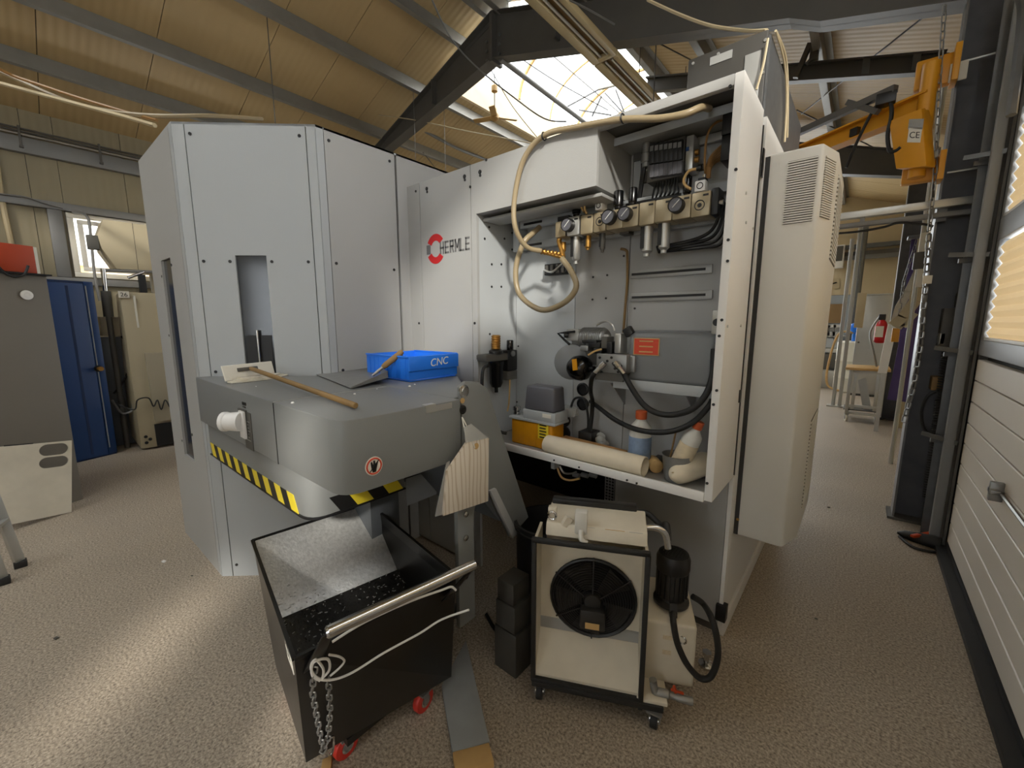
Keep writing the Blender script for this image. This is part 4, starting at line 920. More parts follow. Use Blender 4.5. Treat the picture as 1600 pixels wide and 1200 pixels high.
# motor behind
ma = PY(*c1(640, 160), 2.06); mb = PY(*c1(835, 160), 2.06)
zc = PY(*c1(740, 190), 2.06).z
mo = part(G().lathe((ma.x, 2.06, zc), (1, 0, 0), [(.035, 0), (.05, .01), (.05, .05), (.06, .055), (.06, mb.x-ma.x-.01), (.05, mb.x-ma.x)], 20), 'pump_motor', 'cast_grey', hu)
for k in range(12):
    x = ma.x+.06+k*.011; part(G().lathe((x, 2.06, zc), (1, 0, 0), [(.058, 0), (.066, .001), (.066, .004), (.058, .005)], 18), 'cooling_fin', 'cast_grey', mo)
part(G().box(ma.x-.02, ma.x+.06, 2.0, 2.12, zc-.01, zc+.055), 'terminal_box', 'panel_inner', mo, .006)
part(G().cyl((ma.x-.005, 1.995, zc+.02), (ma.x-.02, 1.98, zc+.02), .014), 'cable_gland', 'black', mo)
part(G().box(ma.x+.02, mb.x-.02, 2.03, 2.10, zc-.14, zc-.05), 'motor_foot', 'dark_box', mo)
# bell housing disc and accumulator
p = PY(*c1(640, 320), 2.08); part(G().lathe(p+Vector((-.0, 0, 0)), (.35, -1, 0), [(.085, 0), (.10, .01), (.105, .05), (.10, .09), (.06, .11)], 26), 'bell_housing', 'tank_grey', hu)
p = PY(*c1(665, 362), 1.98)
ao = part(G().lathe(p+Vector((-.055, .01, 0)), (1, -.15, 0), [(.01, -.005), (.045, .0), (.064, .025), (.070, .05), (.070, .075), (.060, .105), (.035, .125), (.018, .13), (.018, .16)], 26), 'accumulator', 'black_gloss', hu)
q = PY(*c1(640, 342), 1.907); part(G().obox(q+Vector((0, .0, 0)), (.014, 0, .003), (0, .002, 0), (-.004, 0, .030)), 'accumulator_label', 'yellow_oil', ao)
# valves on top of the block
for x, y, w, h_, m in ((700, 245, .05, .03, 'cast_grey'), (760, 225, .07, .03, 'black'), (820, 210, .035, .06, 'dark_box'), (850, 240, .03, .06, 'black'), (900, 215, .035, .10, 'alu'), (780, 260, .05, .03, 'black'), (730, 205, .09, .015, 'black')):
    p = PY(*c1(x, y), yt); part(G().box(p.x-w/2, p.x+w/2, yt-.01, yt+.07, p.z-h_/2, p.z+h_/2), 'control_valve', m, hu, .005)
p = PY(*c1(815, 175), yt); part(G().lathe(p+Vector((0, .03, 0)), (0, 0, -1), [(.018, -.01), (.022, 0), (.022, .02), (.016, .03)], 14), 'pressure_gauge', 'cast_grey', hu)
p = PY(*c1(962, 145), yt+.03); part(G().obox(p, (.018, 0, .012), (0, .018, 0), (-.012, 0, .018)), 'level_switch', 'black', hu, .003)
part(G().tube([PY(*c1(x, y), 2.0) for x, y in ((770, 105), (820, 85), (860, 105), (875, 140))], .006, 6), 'return_pipe', 'alu', hu)
part(G().tube([PY(*c1(x, y), 1.99) for x, y in ((640, 145), (580, 152), (540, 155), (575, 190), (610, 222))], .007, 6, smooth=False), 'motor_lead', 'black', hu)
part(G().tube([PY(*c1(x, y), yt-.02) for x, y in ((720, 285), (760, 262), (800, 250))], .005, 6), 'copper_wire', 'wood_pale', hu)
for x, y, x2, y2 in ((880, 330, 935, 400), (820, 330, 760, 390)):
    a = PY(*c1(x, y), yt-.05); b = PY(*c1(x2, y2), yt-.06)
    part(G().lathe(a, b-a, [(.016, 0), (.016, .03), (.012, .032), (.012, (b-a).length)], 10), 'hose_fitting', 'chrome', hu)
hose('hydraulic_hose', [PY(*c1(x, y), yy) for x, y, yy in ((935, 400, yt-.06), (985, 490, yt-.06), (1050, 580, yt-.06), (1130, 630, yt-.06), (1230, 640, yt-.06), (1340, 605, yt-.06), (1420, 520, yt-.03), (1462, 400, 1.95), (1468, 250, 1.98))], .014, 'rubber', 'upper thick black hydraulic hose sagging from the valve block to the jamb')
hose('hydraulic_hose', [PY(*c1(x, y), yy) for x, y, yy in ((735, 560, 2.12), (800, 610, 2.05), (880, 670, 1.98), (1000, 725, 1.92), (1130, 745, 1.90), (1250, 730, 1.90), (1350, 680, 1.91), (1430, 600, 1.92), (1462, 545, 1.97))], .013, 'rubber', 'lower thick black hydraulic hose sagging above the bottles')
hose('hydraulic_hose', [PY(*c1(x, y), yy) for x, y, yy in ((762, 388, yt-.06), (740, 430, yt-.05), (735, 500, 2.0), (745, 560, 2.05), (742, 640, 2.08), (735, 700, 2.08), (730, 740, 2.08))], .012, 'rubber', 'black hose dropping from the valve block past the round grommets')
hose('thin_black_cable', [PY(*c1(x, y), 2.12) for x, y in ((615, 600), (640, 545), (690, 545), (715, 620), (720, 700), (715, 740))], .007, 'rubber', 'thin black cable rising and dropping beside the round grommets', 'cable')
p = PY(*c1(720, 755), 2.08); solo(G().box(p.x-.045, p.x+.045, 2.04, 2.14, .905, p.z+.02), 'junction_box', 'black', 'small black junction box on the tray behind the cardboard', 'box', bevel=.005)
# jamb block
t = thing('pressure_block', 'silver valve block with fitting on the right jamb of the niche', 'valve', PY(*c1(1480, 100), 2.0))
p = PY(*c1(1478, 90), 1.98); part(G().box(XJ-.055, XJ-.001, 1.95, 2.05, p.z-.05, p.z+.05), 'block', 'alu', t, .003)
part(G().cyl((XJ-.035, 1.95, p.z+.0), (XJ-.035, 1.947, p.z+.0), .016), 'port', 'black', t)
part(G().lathe((XJ-.03, 1.98, p.z-.05), (0, 0, -1), [(.018, 0), (.018, .04), (.013, .045), (.013, .12)], 10), 'fitting', 'chrome', t)
part(G().box(XJ-.03, XJ-.001, 2.02, 2.12, p.z+.06, p.z+.26), 'bracket', 'cast_grey', t, .003)
# ---- filter unit on the left niche side
fu = thing('filter_unit', 'black compressed air filter with stacked brass silencer on the niche side wall', 'filter', PX(780, 560, -1.74))
Xf = -1.74
def pf(x, y): return PX(*c1(x, y), Xf)
a = pf(92, 280); b = pf(222, 320)
part(G().box(-1.79, Xf+.03, pf(92, 300).y, pf(222, 300).y, pf(150, 320).z, pf(150, 278).z), 'head', 'dark_box', fu, .005)
p = pf(172, 340); part(G().lathe((Xf, p.y, pf(172, 320).z), (0, 0, -1), [(.05, 0), (.05, .02), (.045, .03), (.042, .14), (.03, .165), (.012, .17), (.012, .20)], 18), 'filter_bowl', 'black_gloss', fu)
zt2 = pf(172, 165).z; zb2 = pf(172, 250).z; h_ = zt2-zb2
prof = []
for k in range(6): prof += [(.026, h_*k/6), (.030, h_*(k+.3)/6), (.030, h_*(k+.6)/6), (.026, h_*(k+.7)/6)]
part(G().lathe((Xf, p.y, zb2), (0, 0, 1), prof+[(.022, h_)], 16), 'silencer', 'brass', fu)
part(G().lathe((Xf, p.y, zb2-.02), (0, 0, 1), [(.045, -.01), (.045, .01), (.03, .02)], 14), 'collar', 'black', fu)
p = pf(255, 260); part(G().box(-1.79, Xf+.02, pf(226, 300).y, pf(285, 300).y, pf(255, 375).z, pf(255, 255).z), 'regulator', 'black', fu, .006)
part(G().lathe((Xf, p.y, pf(255, 255).z), (0, 0, 1), [(.02, 0), (.022, .01), (.022, .06), (.018, .065)], 14), 'knob', 'black_gloss', fu)
part(G().cyl((Xf+.02, p.y, pf(255, 275).z), (Xf+.03, p.y, pf(255, 275).z), .018), 'dial', 'cast_grey', fu)
part(G().box(-1.79, Xf+.02, pf(226, 300).y, pf(285, 300).y, pf(255, 430).z, pf(255, 378).z), 'switch_box', 'dark_box', fu, .004)
part(G().box(-1.805, -1.785, pf(100, 300).y, pf(280, 300).y, pf(150, 310).z, pf(150, 285).z), 'wall_bracket', 'dark_box', fu)
hose('filter_hose', [PX(*c1(x, y), xx) for x, y, xx in ((125, 348, -1.72), (95, 370, -1.70), (88, 480, -1.70), (95, 580, -1.70), (120, 660, -1.70), (160, 715, -1.70), (200, 742, -1.69), (235, 752, -1.66))], .010, 'rubber', 'black hose looping down from the air filter to the oil pump')
hose('yellow_wire', [PX(*c1(x, y), -1.72) for x, y in ((253, 432), (252, 500), (248, 570), (240, 620))], .005, 'wood_pale', 'thin tan wire hanging under the air filter regulator', 'wire')
# ---- lubrication pump
lu = thing('lubrication_pump', 'oil pump with yellow tank and dark grey lid on the tray', 'pump', PY(840, 690, 1.90))
yl = 1.90
a = PY(*c1(262, 680), yl); b = PY(*c1(505, 680), yl); zb3 = .905; zt3 = PY(*c1(380, 682), yl).z
o = part(G().box(a.x, b.x, yl, yl+.13, zb3, zt3), 'oil_tank', 'yellow_oil', lu, .012, 3)
for k in (.33, .62): part(G().box(a.x+(b.x-a.x)*k-.004, a.x+(b.x-a.x)*k+.004, yl-.004, yl, zb3+.01, zt3-.005), 'tank_rib', 'yellow_oil', o, .002)
part(G().box(PY(*c1(425, 700), yl).x, PY(*c1(485, 700), yl).x, yl-.006, yl-.001, PY(*c1(455, 785), yl).z, PY(*c1(455, 685), yl).z), 'tank_label', 'yellow', o)
g = G()
for k in range(5): g.box(PY(*c1(435, 700), yl).x, PY(*c1(475, 700), yl).x-.004*(k % 2), yl-.008, yl-.006, PY(*c1(455, 775-18*k), yl).z-.003, PY(*c1(455, 775-18*k), yl).z+.004)
part(g, 'label_print', 'black', o, kind='stuff')
a = PY(*c1(248, 670), yl-.01); b = PY(*c1(522, 670), yl-.01); zl = PY(*c1(430, 620), yl).z
part(G().box(a.x, b.x, yl-.01, yl+.14, zt3, zt3+.016), 'flange', 'machine_grey', lu, .003)
part(G().box(PY(*c1(335, 650), yl).x, b.x-.002, yl-.006, yl+.13, zt3+.016, zl), 'pump_base', 'machine_grey', lu, .004)
part(G().box(PY(*c1(452, 650), yl).x, PY(*c1(502, 650), yl).x, yl-.008, yl-.005, zl-.03, zl-.008), 'type_label', 'paper_white', lu)
a = PY(*c1(338, 600), yl); b = PY(*c1(515, 600), yl); zh = PY(*c1(425, 475), yl).z
part(G().hexa([(a.x, yl, zl), (b.x, yl, zl), (b.x, yl+.125, zl), (a.x, yl+.125, zl)], [(a.x+.006, yl+.012, zh), (b.x-.006, yl+.012, zh), (b.x-.006, yl+.115, zh), (a.x+.006, yl+.115, zh)]), 'motor_hood', 'purple_grey', lu, .012, 3)
p = PY(*c1(290, 640), yl+.03); part(G().lathe((p.x, yl+.04, zt3+.016), (0, 0, 1), [(.022, 0), (.022, .02), (.016, .024), (.026, .03), (.026, .05), (.02, .055)], 14), 'filler_cap', 'chrome', lu)
# ---- loose items on the tray
TZ = .905
t = thing('paper_roll', 'long cream rolled fabric tube lying across the tray front', 'roll', PZ(930, 740, TZ+.05))
a = PY(*c1(470, 832), 1.87); b = PY(*c1(1045, 985), 1.845); a.z = b.z = TZ+.052; a.y = 1.875; b.y = 1.868
d = (b-a).normalized(); r = .052
part(G().lathe(a, d, [(r*.9, 0), (r, .008), (r*1.03, (b-a).length*.5), (r*.96, (b-a).length), (r*.86, (b-a).length+.001), (r*.84, (b-a).length-.12), (.002, (b-a).length-.121)], 28), 'tube_sheet', 'paper', t)
a = PY(*c1(1250, 1065), 1.86); b = PY(*c1(1425, 960), 1.86)
t = thing('filter_bag', 'cream fabric bag with a pinched end in the right tray corner', 'bag', Vector((-.55, 1.9, TZ)))
q0 = Vector((PY(*c1(1215, 1070), 1.87).x+.02, 1.87, TZ+.05)); q1 = Vector((XJ-.06, 2.08, TZ+.075))
d = q1-q0; Ld = d.length
part(G().lathe(q0, d, [(.004, -.035), (.028, -.02), (.044, .0), (.052, .04), (.056, .10), (.056, Ld-.03), (.045, Ld)], 22), 'bag', 'paper', t)
part(G().bar(q0-d.normalized()*.034+Vector((0, 0, .02)), q0+d.normalized()*.05+Vector((.0, -.048, .01)), .006, .006), 'seam_fold', 'cream', t)
a = PY(*c1(570, 790), 2.0); b = PY(*c1(960, 850), 2.0)
g = G(); g.hexa([(a.x, 1.97, TZ), (b.x, 1.93, TZ), (b.x, 1.99, TZ), (a.x, 2.03, TZ)], [(a.x, 1.97, TZ+.075), (b.x, 1.93, TZ+.075), (b.x, 1.99, TZ+.075), (a.x, 2.03, TZ+.075)])
solo(g, 'cardboard_box', 'card', 'flat brown cardboard box on the tray behind the long fabric roll', 'box', bevel=.002)
g = G(); p = PY(*c1(800, 760), 2.09)
for k in range(6): g.sphere((p.x+random.uniform(-.04, .05), 2.11+random.uniform(-.02, .02), TZ+.035+random.uniform(0, .05)), .035, 7, 5, (1, .7, .8))
solo(g, 'plastic_bag', 'clear_plastic', 'crumpled clear plastic bag on the tray left of the cardboard top', 'bag')
g = G(); p = PY(*c1(590, 620), 2.1); g.box(p.x-.05, p.x+.06, 2.08, 2.15, p.z-.03, p.z+.03)
solo(g, 'clear_box', 'clear_plastic', 'clear plastic cover on the niche back right of the oil pump', 'cover', bevel=.006)
def bottle(x, y, z, axis, r, h, lab, lm, name='solvent_bottle'):
    t = thing(name, lab, 'bottle', (x, y, z)); ax = Vector(axis).normalized(); b = Vector((x, y, z))
    part(G().lathe(b, ax, [(r*.9, 0), (r, .006), (r, h*.68), (r*.92, h*.74), (r*.5, h*.83), (r*.42, h*.86), (r*.42, h*.9)], 24), 'body', 'bottle_white', t)
    part(G().lathe(b, ax, [(r+.001, h*.08), (r+.002, h*.09), (r+.002, h*.56), (r+.001, h*.57)], 24), 'label_wrap', lm, t)
    part(G().lathe(b, ax, [(r*.5, h*.87), (r*.52, h*.88), (r*.52, h), (r*.45, h*1.01)], 16), 'cap', 'orange_cap', t)
    return t
p = PY(*c1(1025, 880), 1.98); rr = (PY(*c1(1085, 800), 1.98)-PY(*c1(965, 800), 1.98)).length/2
zt4 = PY(*c1(1030, 618), 1.98).z
bottle(p.x, 1.98, TZ, (0, 0, 1), rr, zt4-TZ, 'upright white bottle with blue label and orange cap on the tray', 'bottle_label')
p = PY(*c1(1240, 860), 1.90)
g0 = Vector((p.x, 1.93, TZ))
t = thing('metal_beaker', 'worn metal beaker on the tray holding the tilted bottle', 'beaker', g0)
ra_ = (PY(*c1(1310, 880), 1.93)-PY(*c1(1140, 880), 1.93)).length/2; hb = PY(*c1(1230, 870), 1.93).z-TZ
part(G().lathe(g0, (0, 0, 1), [(ra_*.72, 0), (ra_*.8, .006), (ra_, hb), (ra_*1.03, hb), (ra_*.96, hb-.003), (ra_*.74, .01), (.002, .009)], 26), 'cup', 'cast_grey', t)
part(G().bar(g0+Vector((-ra_*.5, -.01, hb*.6)), g0+Vector((-ra_*.1, -.02, hb*1.9)), .006, .006), 'stir_stick', 'wood', t)
bottle(g0.x+.0, g0.y, TZ+.05, (.22, .02, .62), ra_*.62, .26, 'dirty white bottle with orange cap leaning in the metal beaker', 'cream_label')
p = PY(*c1(1095, 900), 1.93); solo(G().cyl((p.x-.03, 2.02, TZ+.034), (p.x+.02, 1.955, TZ+.034), .034, n=20), 'cork_roll', 'wood_pale', 'small tan cork roll beside the metal beaker', 'roll', bevel=.004)
p = PY(*c1(1140, 830), 1.99); g = G(); g.box(p.x-.05, p.x+.22, 2.03, 2.12, TZ, TZ+.045); solo(g, 'dark_block', 'dark_box', 'dark wooden block on the tray behind the beaker', 'block', bevel=.004)
# fittings hanging below the tray
t = thing('hose_coupling', 'brass and black couplings with a coiled wire hanging under the tray', 'coupling', PY(*c1(640, 990), 1.9))
part(G().tube([PY(*c1(x, y), 1.9) for x, y in ((535, 950), (560, 1010), (610, 1030), (670, 1020))], .006, 6), 'coiled_wire', 'wood_pale', t)
part(G().tube([PY(*c1(x, y), 1.92) for x, y in ((550, 945), (575, 985), (620, 990), (650, 980))], .006, 6), 'coiled_wire', 'alu', t)
for x in (650, 700, 750): p = PY(*c1(x, 1000), 1.95); part(G().cyl(p+Vector((-.02, 0, 0)), p+Vector((.02, 0, 0)), .014, n=10), 'coupling', 'cast_grey', t)
p = PY(*c1(515, 940), 1.86); part(G().box(p.x-.012, p.x+.012, 1.85, 1.9, p.z-.02, .894), 'hanger', 'machine_grey', t)
p = PY(*c1(700, 975), 1.95); part(G().box(p.x-.12, p.x+.10, 1.93, 1.98, p.z+.01, .893), 'carrier', 'dark_box', t)
# ================================================================ chip cart
ct = thing('chip_cart', 'black tipping chip cart with chrome push handle under the conveyor', 'cart', (-1.5, .75, 0))
zr = .70; zbt = .13
FL = Vector((-1.145, .394, zr)); FR = Vector((-1.085, .955, zr)); BL = Vector((-1.955, .548, zr)); BR = Vector((-1.905, 1.08, zr))
bFL = Vector((-1.335, .468, zbt)); bFR = Vector((-1.215, 1.03, zbt)); bBL = Vector((-1.85, .56, zbt)); bBR = Vector((-1.78, 1.06, zbt))
def plate(g, a, b, c, d, th):
    n = (b-a).cross(d-a).normalized()*th; g.hexa([a, b, c, d], [a+n, b+n, c+n, d+n])
th = .005
g = G(); plate(g, bFL, bFR, FR, FL, -th); part(g, 'front_wall', 'cart_black', ct)
g = G(); plate(g, bBL, bFL, FL, BL, -th); part(g, 'side_wall', 'cart_black', ct)
g = G(); plate(g, bFR, bBR, BR, FR, -th); part(g, 'side_wall', 'cart_black', ct)
g = G(); plate(g, bBR, bBL, BL, BR, -th); part(g, 'rear_wall', 'cart_black', ct)
f0 = PZ(442, 966, .47); f1 = PZ(606, 897, .47); dfl = f1-f0
nR = (BR-FR).cross(bFR-FR).normalized(); f1 = f0+dfl*((FR-f0).dot(nR)/dfl.dot(nR))-dfl.normalized()*.012
nL = (BL-FL).cross(bFL-FL).normalized(); f0 = f0+dfl*((FL-f0).dot(nL)/dfl.dot(nL))+dfl.normalized()*.004
g = G(); plate(g, BL+Vector((.008, .008, -.003)), f0+Vector((0, .01, 0)), f1, BR+Vector((.008, -.008, -.003)), .004); part(g, 'inner_slope', 'cart_inner', ct)
k0 = FL.lerp(bFL, .62)+Vector((-.02, .02, 0)); k1 = FR.lerp(bFR, .62)+Vector((-.02, -.02, 0))
g = G(); plate(g, f0+Vector((0, .01, 0)), k0, k1, f1, .004); part(g, 'inner_floor', 'cart_oily', ct)
g = G()
for a, b in ((FL, FR), (FR, BR), (BR, BL), (BL, FL)): g.bar(a, b, .012, .010)
part(g, 'rim', 'cart_black', ct)
g = G()
for k in range(420):
    s, t = random.random(), random.random()
    if random.random() < .6: p = f0.lerp(f1, s).lerp(k0.lerp(k1, s), t*.9)
    else: p = f0.lerp(f1, s).lerp(BL.lerp(BR, s), t*.35)
    a = random.uniform(0, PI); L_ = random.uniform(.002, .006)
    g.obox(p+Vector((0, 0, .006)), (L_*math.cos(a), L_*math.sin(a), 0), (-.001*math.sin(a), .001*math.cos(a), 0), (0, 0, .0012))
part(g, 'metal_chips', 'alu', ct, kind='stuff')
h0 = PZ(512, 988, .80); h1 = PZ(741, 882, .80)
part(G().lathe(h0, h1-h0, [(.012, -.006), (.0175, 0), (.0175, (h1-h0).length), (.012, (h1-h0).length+.006)], 16), 'push_handle', 'chrome', ct)
for e, fa, fb in ((h0, FL, bFL), (h1, FR, bFR)):
    q = fa.lerp(fb, .14); dy = Vector((0, .028 if e is h0 else -.028, 0)); q = q+(dy*1.6)
    g = G(); d = (e-q); w_ = Vector((0, .028, 0)); g.hexa([q-w_, q+w_, q+w_+Vector((.008, 0, 0)), q-w_+Vector((.008, 0, 0))], [e-w_*.6, e+w_*.6, e+w_*.6+Vector((.008, 0, 0)), e-w_*.6+Vector((.008, 0, 0))]); part(g, 'handle_bracket', 'cart_black', ct, .002)
part(G().box(-1.80, -1.30, .60, .98, zbt-.03, zbt), 'chassis', 'black', ct)
def caster(parent, x, y, r, wm, ang, ztop):
    o = part(G().lathe(Vector((x, y, r))-Vector((math.cos(ang), math.sin(ang), 0))*.014, (math.cos(ang), math.sin(ang), 0), [(r*.5, 0), (r*.95, 0), (r, .004), (r, .024), (r*.95, .028), (r*.5, .028)], 20), 'caster_wheel', wm, parent)
    part(G().cyl(Vector((x, y, r))-Vector((math.cos(ang), math.sin(ang), 0))*.018, Vector((x, y, r))+Vector((math.cos(ang), math.sin(ang), 0))*.018, r*.5, n=14), 'hub', 'chrome', o)
    ax = Vector((math.cos(ang), math.sin(ang), 0))
    g = G(); 
    for s in (-1, 1): c = Vector((x, y, (r+ztop)/2))+ax*.021*s; g.obox(c, ax*.002, Vector((-ax.y, ax.x, 0))*.014, Vector((0, 0, (ztop-r)/2+.008)))
    g.obox(Vector((x, y, ztop-.004)), ax*.03, Vector((-ax.y, ax.x, 0))*.03, Vector((0, 0, .004))); part(g, 'caster_fork', 'cast_grey', o)
for x, y, a in ((-1.285, .93, .15), (-1.36, .62, .1), (-1.74, .95, .1), (-1.78, .62, .1)): caster(ct, x, y, .05, 'red_wheel', a, zbt-.028)
p = PY(449, 1003, .45); 
sd = (bFL-FL).normalized(); side_c = FL.lerp(BL, .12).lerp(bFL.lerp(bBL, .12), .10)
nside = ((BL-FL).cross(bFL-FL)).normalized(); nside = nside if nside.y < 0 else -nside
ux = (FL-BL).normalized(); uz = ux.cross(nside); uz = uz if uz.z > 0 else -uz
part(G().obox(side_c+nside*.001, ux*.045, nside*.0008, uz*.05), 'number_sign', 'paper_white', ct)
text('21', 'sign_number', 'black', ct, side_c+nside*.002-ux*.032-uz*.022, ux, uz, .06, .0005)
# chain hanging at the front left corner
def chain(name, pts, pitch, r, wire, m, lab, grp=None, parent=None):
    pts = [Vector(p) for p in pts]; out = []; acc = 0; L = 0
    seg = []
    for a, b in zip(pts, pts[1:]): seg.append((a, b, (b-a).length)); L += (b-a).length
    n = max(2, int(L/pitch)); t = thing(name, lab, 'chain', pts[0], grp)
    for i in range(n):
        s = (i+.5)*L/n; 
        for a, b, l in seg:
            if s <= l: c = a.lerp(b, s/l); d = (b-a).normalized(); break
            s -= l
        sd_ = d.orthogonal().normalized(); sd_ = sd_ if i % 2 == 0 else d.cross(sd_)
        hl = pitch*.62
        part(G().tube([c+d*(hl-r)*sy+sd_*r*cx_ for cx_, sy in ((1, -1), (1, 1), (.6, 1.35), (-.6, 1.35), (-1, 1), (-1, -1), (-.6, -1.35), (.6, -1.35))], wire, 5, closed=True, sub=2), 'chain_link', m, t)
    return t
off = Vector((.018, -.004, 0))
def onfront(px, py, o_=.016):
    n = (bFR-bFL).cross(FL-bFL).normalized(); n = n if n.x > 0 else -n; return PP(px, py, FL+n*o_, n)
chain('steel_chain', [onfront(492, 1042), onfront(488, 1080), onfront(497, 1130), onfront(505, 1172), onfront(512, 1160), onfront(516, 1110), onfront(513, 1060)], .030, .008, .0028, 'cast_grey', 'steel chain hanging in a loop at the front corner of the chip cart')
solo(G().tube([onfront(x, y, .014) for x, y in ((512, 1158), (521, 1152), (521, 1170), (516, 1180), (510, 1172))], .004, 6, closed=True), 'snap_hook', 'chrome', 'small chrome snap hook at the bottom of the cart chain', 'hook')
# white cable wound on the handle
cp = [onfront(x, y, .02) for x, y in ((718, 921), (705, 925), (690, 968), (655, 990), (600, 1020), (552, 1050), (520, 1062), (497, 1060), (486, 1045), (492, 1030), (505, 1045), (502, 1062), (488, 1055), (490, 1035), (512, 1030), (514, 1048), (498, 1064))]
solo(G().tube([PZ(720, 945, .66)+Vector((.04, 0, 0))]+cp[2:], .004, 6), 'white_cable', 'white_paint', 'thin white cable slung along the cart front and coiled at its corner', 'cable')
solo(G().tube([onfront(x, y, .035) for x, y in ((519, 1003), (570, 972), (640, 940), (690, 922), (705, 917), (712, 922))], .004, 6), 'white_cable', 'white_paint', 'thin white cable running just below the chrome cart handle', 'cable')
solo(G().tube([onfront(x, y, .02) for x, y in ((514, 1023), (530, 1026), (538, 1033), (530, 1044), (516, 1056))], .0035, 6), 'white_cable', 'white_paint', 'small loose white cable loop beside the cart chain', 'cable')
# planks on the floor
for i, (q, lab) in enumerate((([(690, 1065), (726, 1010), (770, 1185), (706, 1200)], 'grey painted plank on the floor beside the chip cart'),)):
    t = thing('floor_plank', lab, 'plank', PZ(730, 1100, 0))
    ps = [PZ(x, y, .028) for x, y in ((690, 1070), (728, 1000), (765, 1158), (707, 1174))]
    part(G().prism(ps, (0, 0, -.028)), 'grey_board', 'plank_grey', t, .002)
    ps = [PZ(x, y, .026) for x, y in ((707, 1175), (764, 1160), (772, 1190), (712, 1206))]
    part(G().prism(ps, (0, 0, -.026)), 'bare_end', 'wood_pale', t, .002)
solo(G().prism([PZ(x, y, .02) for x, y in ((504, 1186), (519, 1180), (516, 1212), (498, 1218))], (0, 0, -.02)), 'wood_wedge', 'wood_pale', 'small pale wood wedge on the floor at the front of the chip cart', 'wedge', bevel=.002)
# ================================================================ objects on the conveyor head
ZH = ZT+.001
bx = thing('blue_bin', 'blue plastic storage bin marked CNC on the conveyor head', 'bin', PZ(640, 590, ZH))
A = PZ(563, 570, ZH); 
def ph(px, py, z): return PZ(px, py, z)
b0 = ph(641, 597, ZH); b1 = ph(713, 587, ZH)      # front bottom left/right
t0 = ph(641, 560, ZH+.10); t1 = ph(718, 549, ZH+.10)
u = (b1-b0); W = u.length; u.normalize(); vv = Vector((-u.y, u.x, 0)); 
vv = vv if vv.x < 0 else -vv
L_ = .40; Hh = .135
gth = .004
def bxw(o_, c, ax, ay, az, nm, m='blue_plastic'): part(G().obox(c, ax, ay, az), nm, m, bx, .0015)
c = b0+u*W/2
bxw(0, c+vv*L_/2+Vector((0, 0, .003)), u*(W/2), vv*(L_/2), Vector((0, 0, .003)), 'floor_plate')
bxw(0, c+vv*.002+Vector((0, 0, Hh/2+.006)), u*(W/2+.006), vv*.003, Vector((0, 0, Hh/2-.004)), 'front_wall')
part(G().obox(c-vv*.006+Vector((0, 0, Hh*.72)), u*(W/2+.010), vv*.006, Vector((0, 0, Hh*.29))), 'label_face', 'blue_plastic', bx, .003)
bxw(0, c+vv*(L_-.002)+Vector((0, 0, Hh/2+.006)), u*(W/2+.006), vv*.003, Vector((0, 0, Hh/2-.004)), 'rear_wall')
for s in (-1, 1):
    bxw(0, c+u*(W/2+.004)*s+vv*L_/2+Vector((0, 0, Hh/2+.006)), u*.003, vv*L_/2, Vector((0, 0, Hh/2-.004)), 'side_wall')
    for k in range(9): part(G().obox(c+u*(W/2+.007)*s+vv*(L_*(k+.7)/9.6)+Vector((0, 0, Hh/2)), u*.0025, vv*.004, Vector((0, 0, Hh/2-.012))), 'side_rib', 'blue_plastic', bx)
    part(G().obox(c+u*(W/2+.006)*s+vv*L_/2+Vector((0, 0, Hh)), u*.007, vv*L_/2, Vector((0, 0, .005))), 'side_rim', 'blue_plastic', bx, .002)
text('CNC', 'bin_lettering', 'paper_white', bx, c-vv*.0125-u*.04+Vector((0, 0, Hh*.55)), u+Vector((0, 0, .06)), (.15*u.x, .15*u.y, 1), .062, .0006)
# dustpan
dp = thing('dustpan', 'grey metal hand shovel with wooden handle leaning on the blue bin', 'shovel', PZ(560, 605, ZH))
s0 = ph(490, 584, ZH+.002); s1 = ph(548, 607, ZH+.004); s2 = ph(606, 590, ZH+.03); s3 = ph(572, 570, ZH+.02)
g = G(); plate(g, s0, s1, s2, s3, .0025); part(g, 'blade', 'cast_grey', dp)
up = Vector((0, 0, .035))
g = G(); plate(g, s1, s2, s2+up, s1+Vector((0, 0, .006)), .0025); part(g, 'side_lip', 'cast_grey', dp)
g = G(); plate(g, s3, s2, s2+up, s3+up, .0025); part(g, 'back_lip', 'cast_grey', dp)
g = G(); plate(g, s0, s3, s3+up, s0+Vector((0, 0, .006)), .0025); part(g, 'side_lip', 'cast_grey', dp)
ha = ph(582, 587, ZH+.035); hb_ = PP(629, 549, ha+Vector((.0, .10, 0)), Vector((.64, -.76, 0)))
part(G().lathe(ha, hb_-ha, [(.006, 0), (.009, .03), (.009, (hb_-ha).length*.35)], 10), 'tang', 'cast_grey', dp)
part(G().lathe(ha.lerp(hb_, .33), hb_-ha, [(.013, 0), (.017, .02), (.016, (hb_-ha).length*.6), (.012, (hb_-ha).length*.67)], 14), 'handle', 'wood', dp)
part(G().tube([hb_+Vector((0, 0, -.01)), hb_+Vector((.004, -.006, -.03)), hb_+Vector((0, -.004, -.06))], .003, 5), 'hang_loop', 'dark_box', dp)
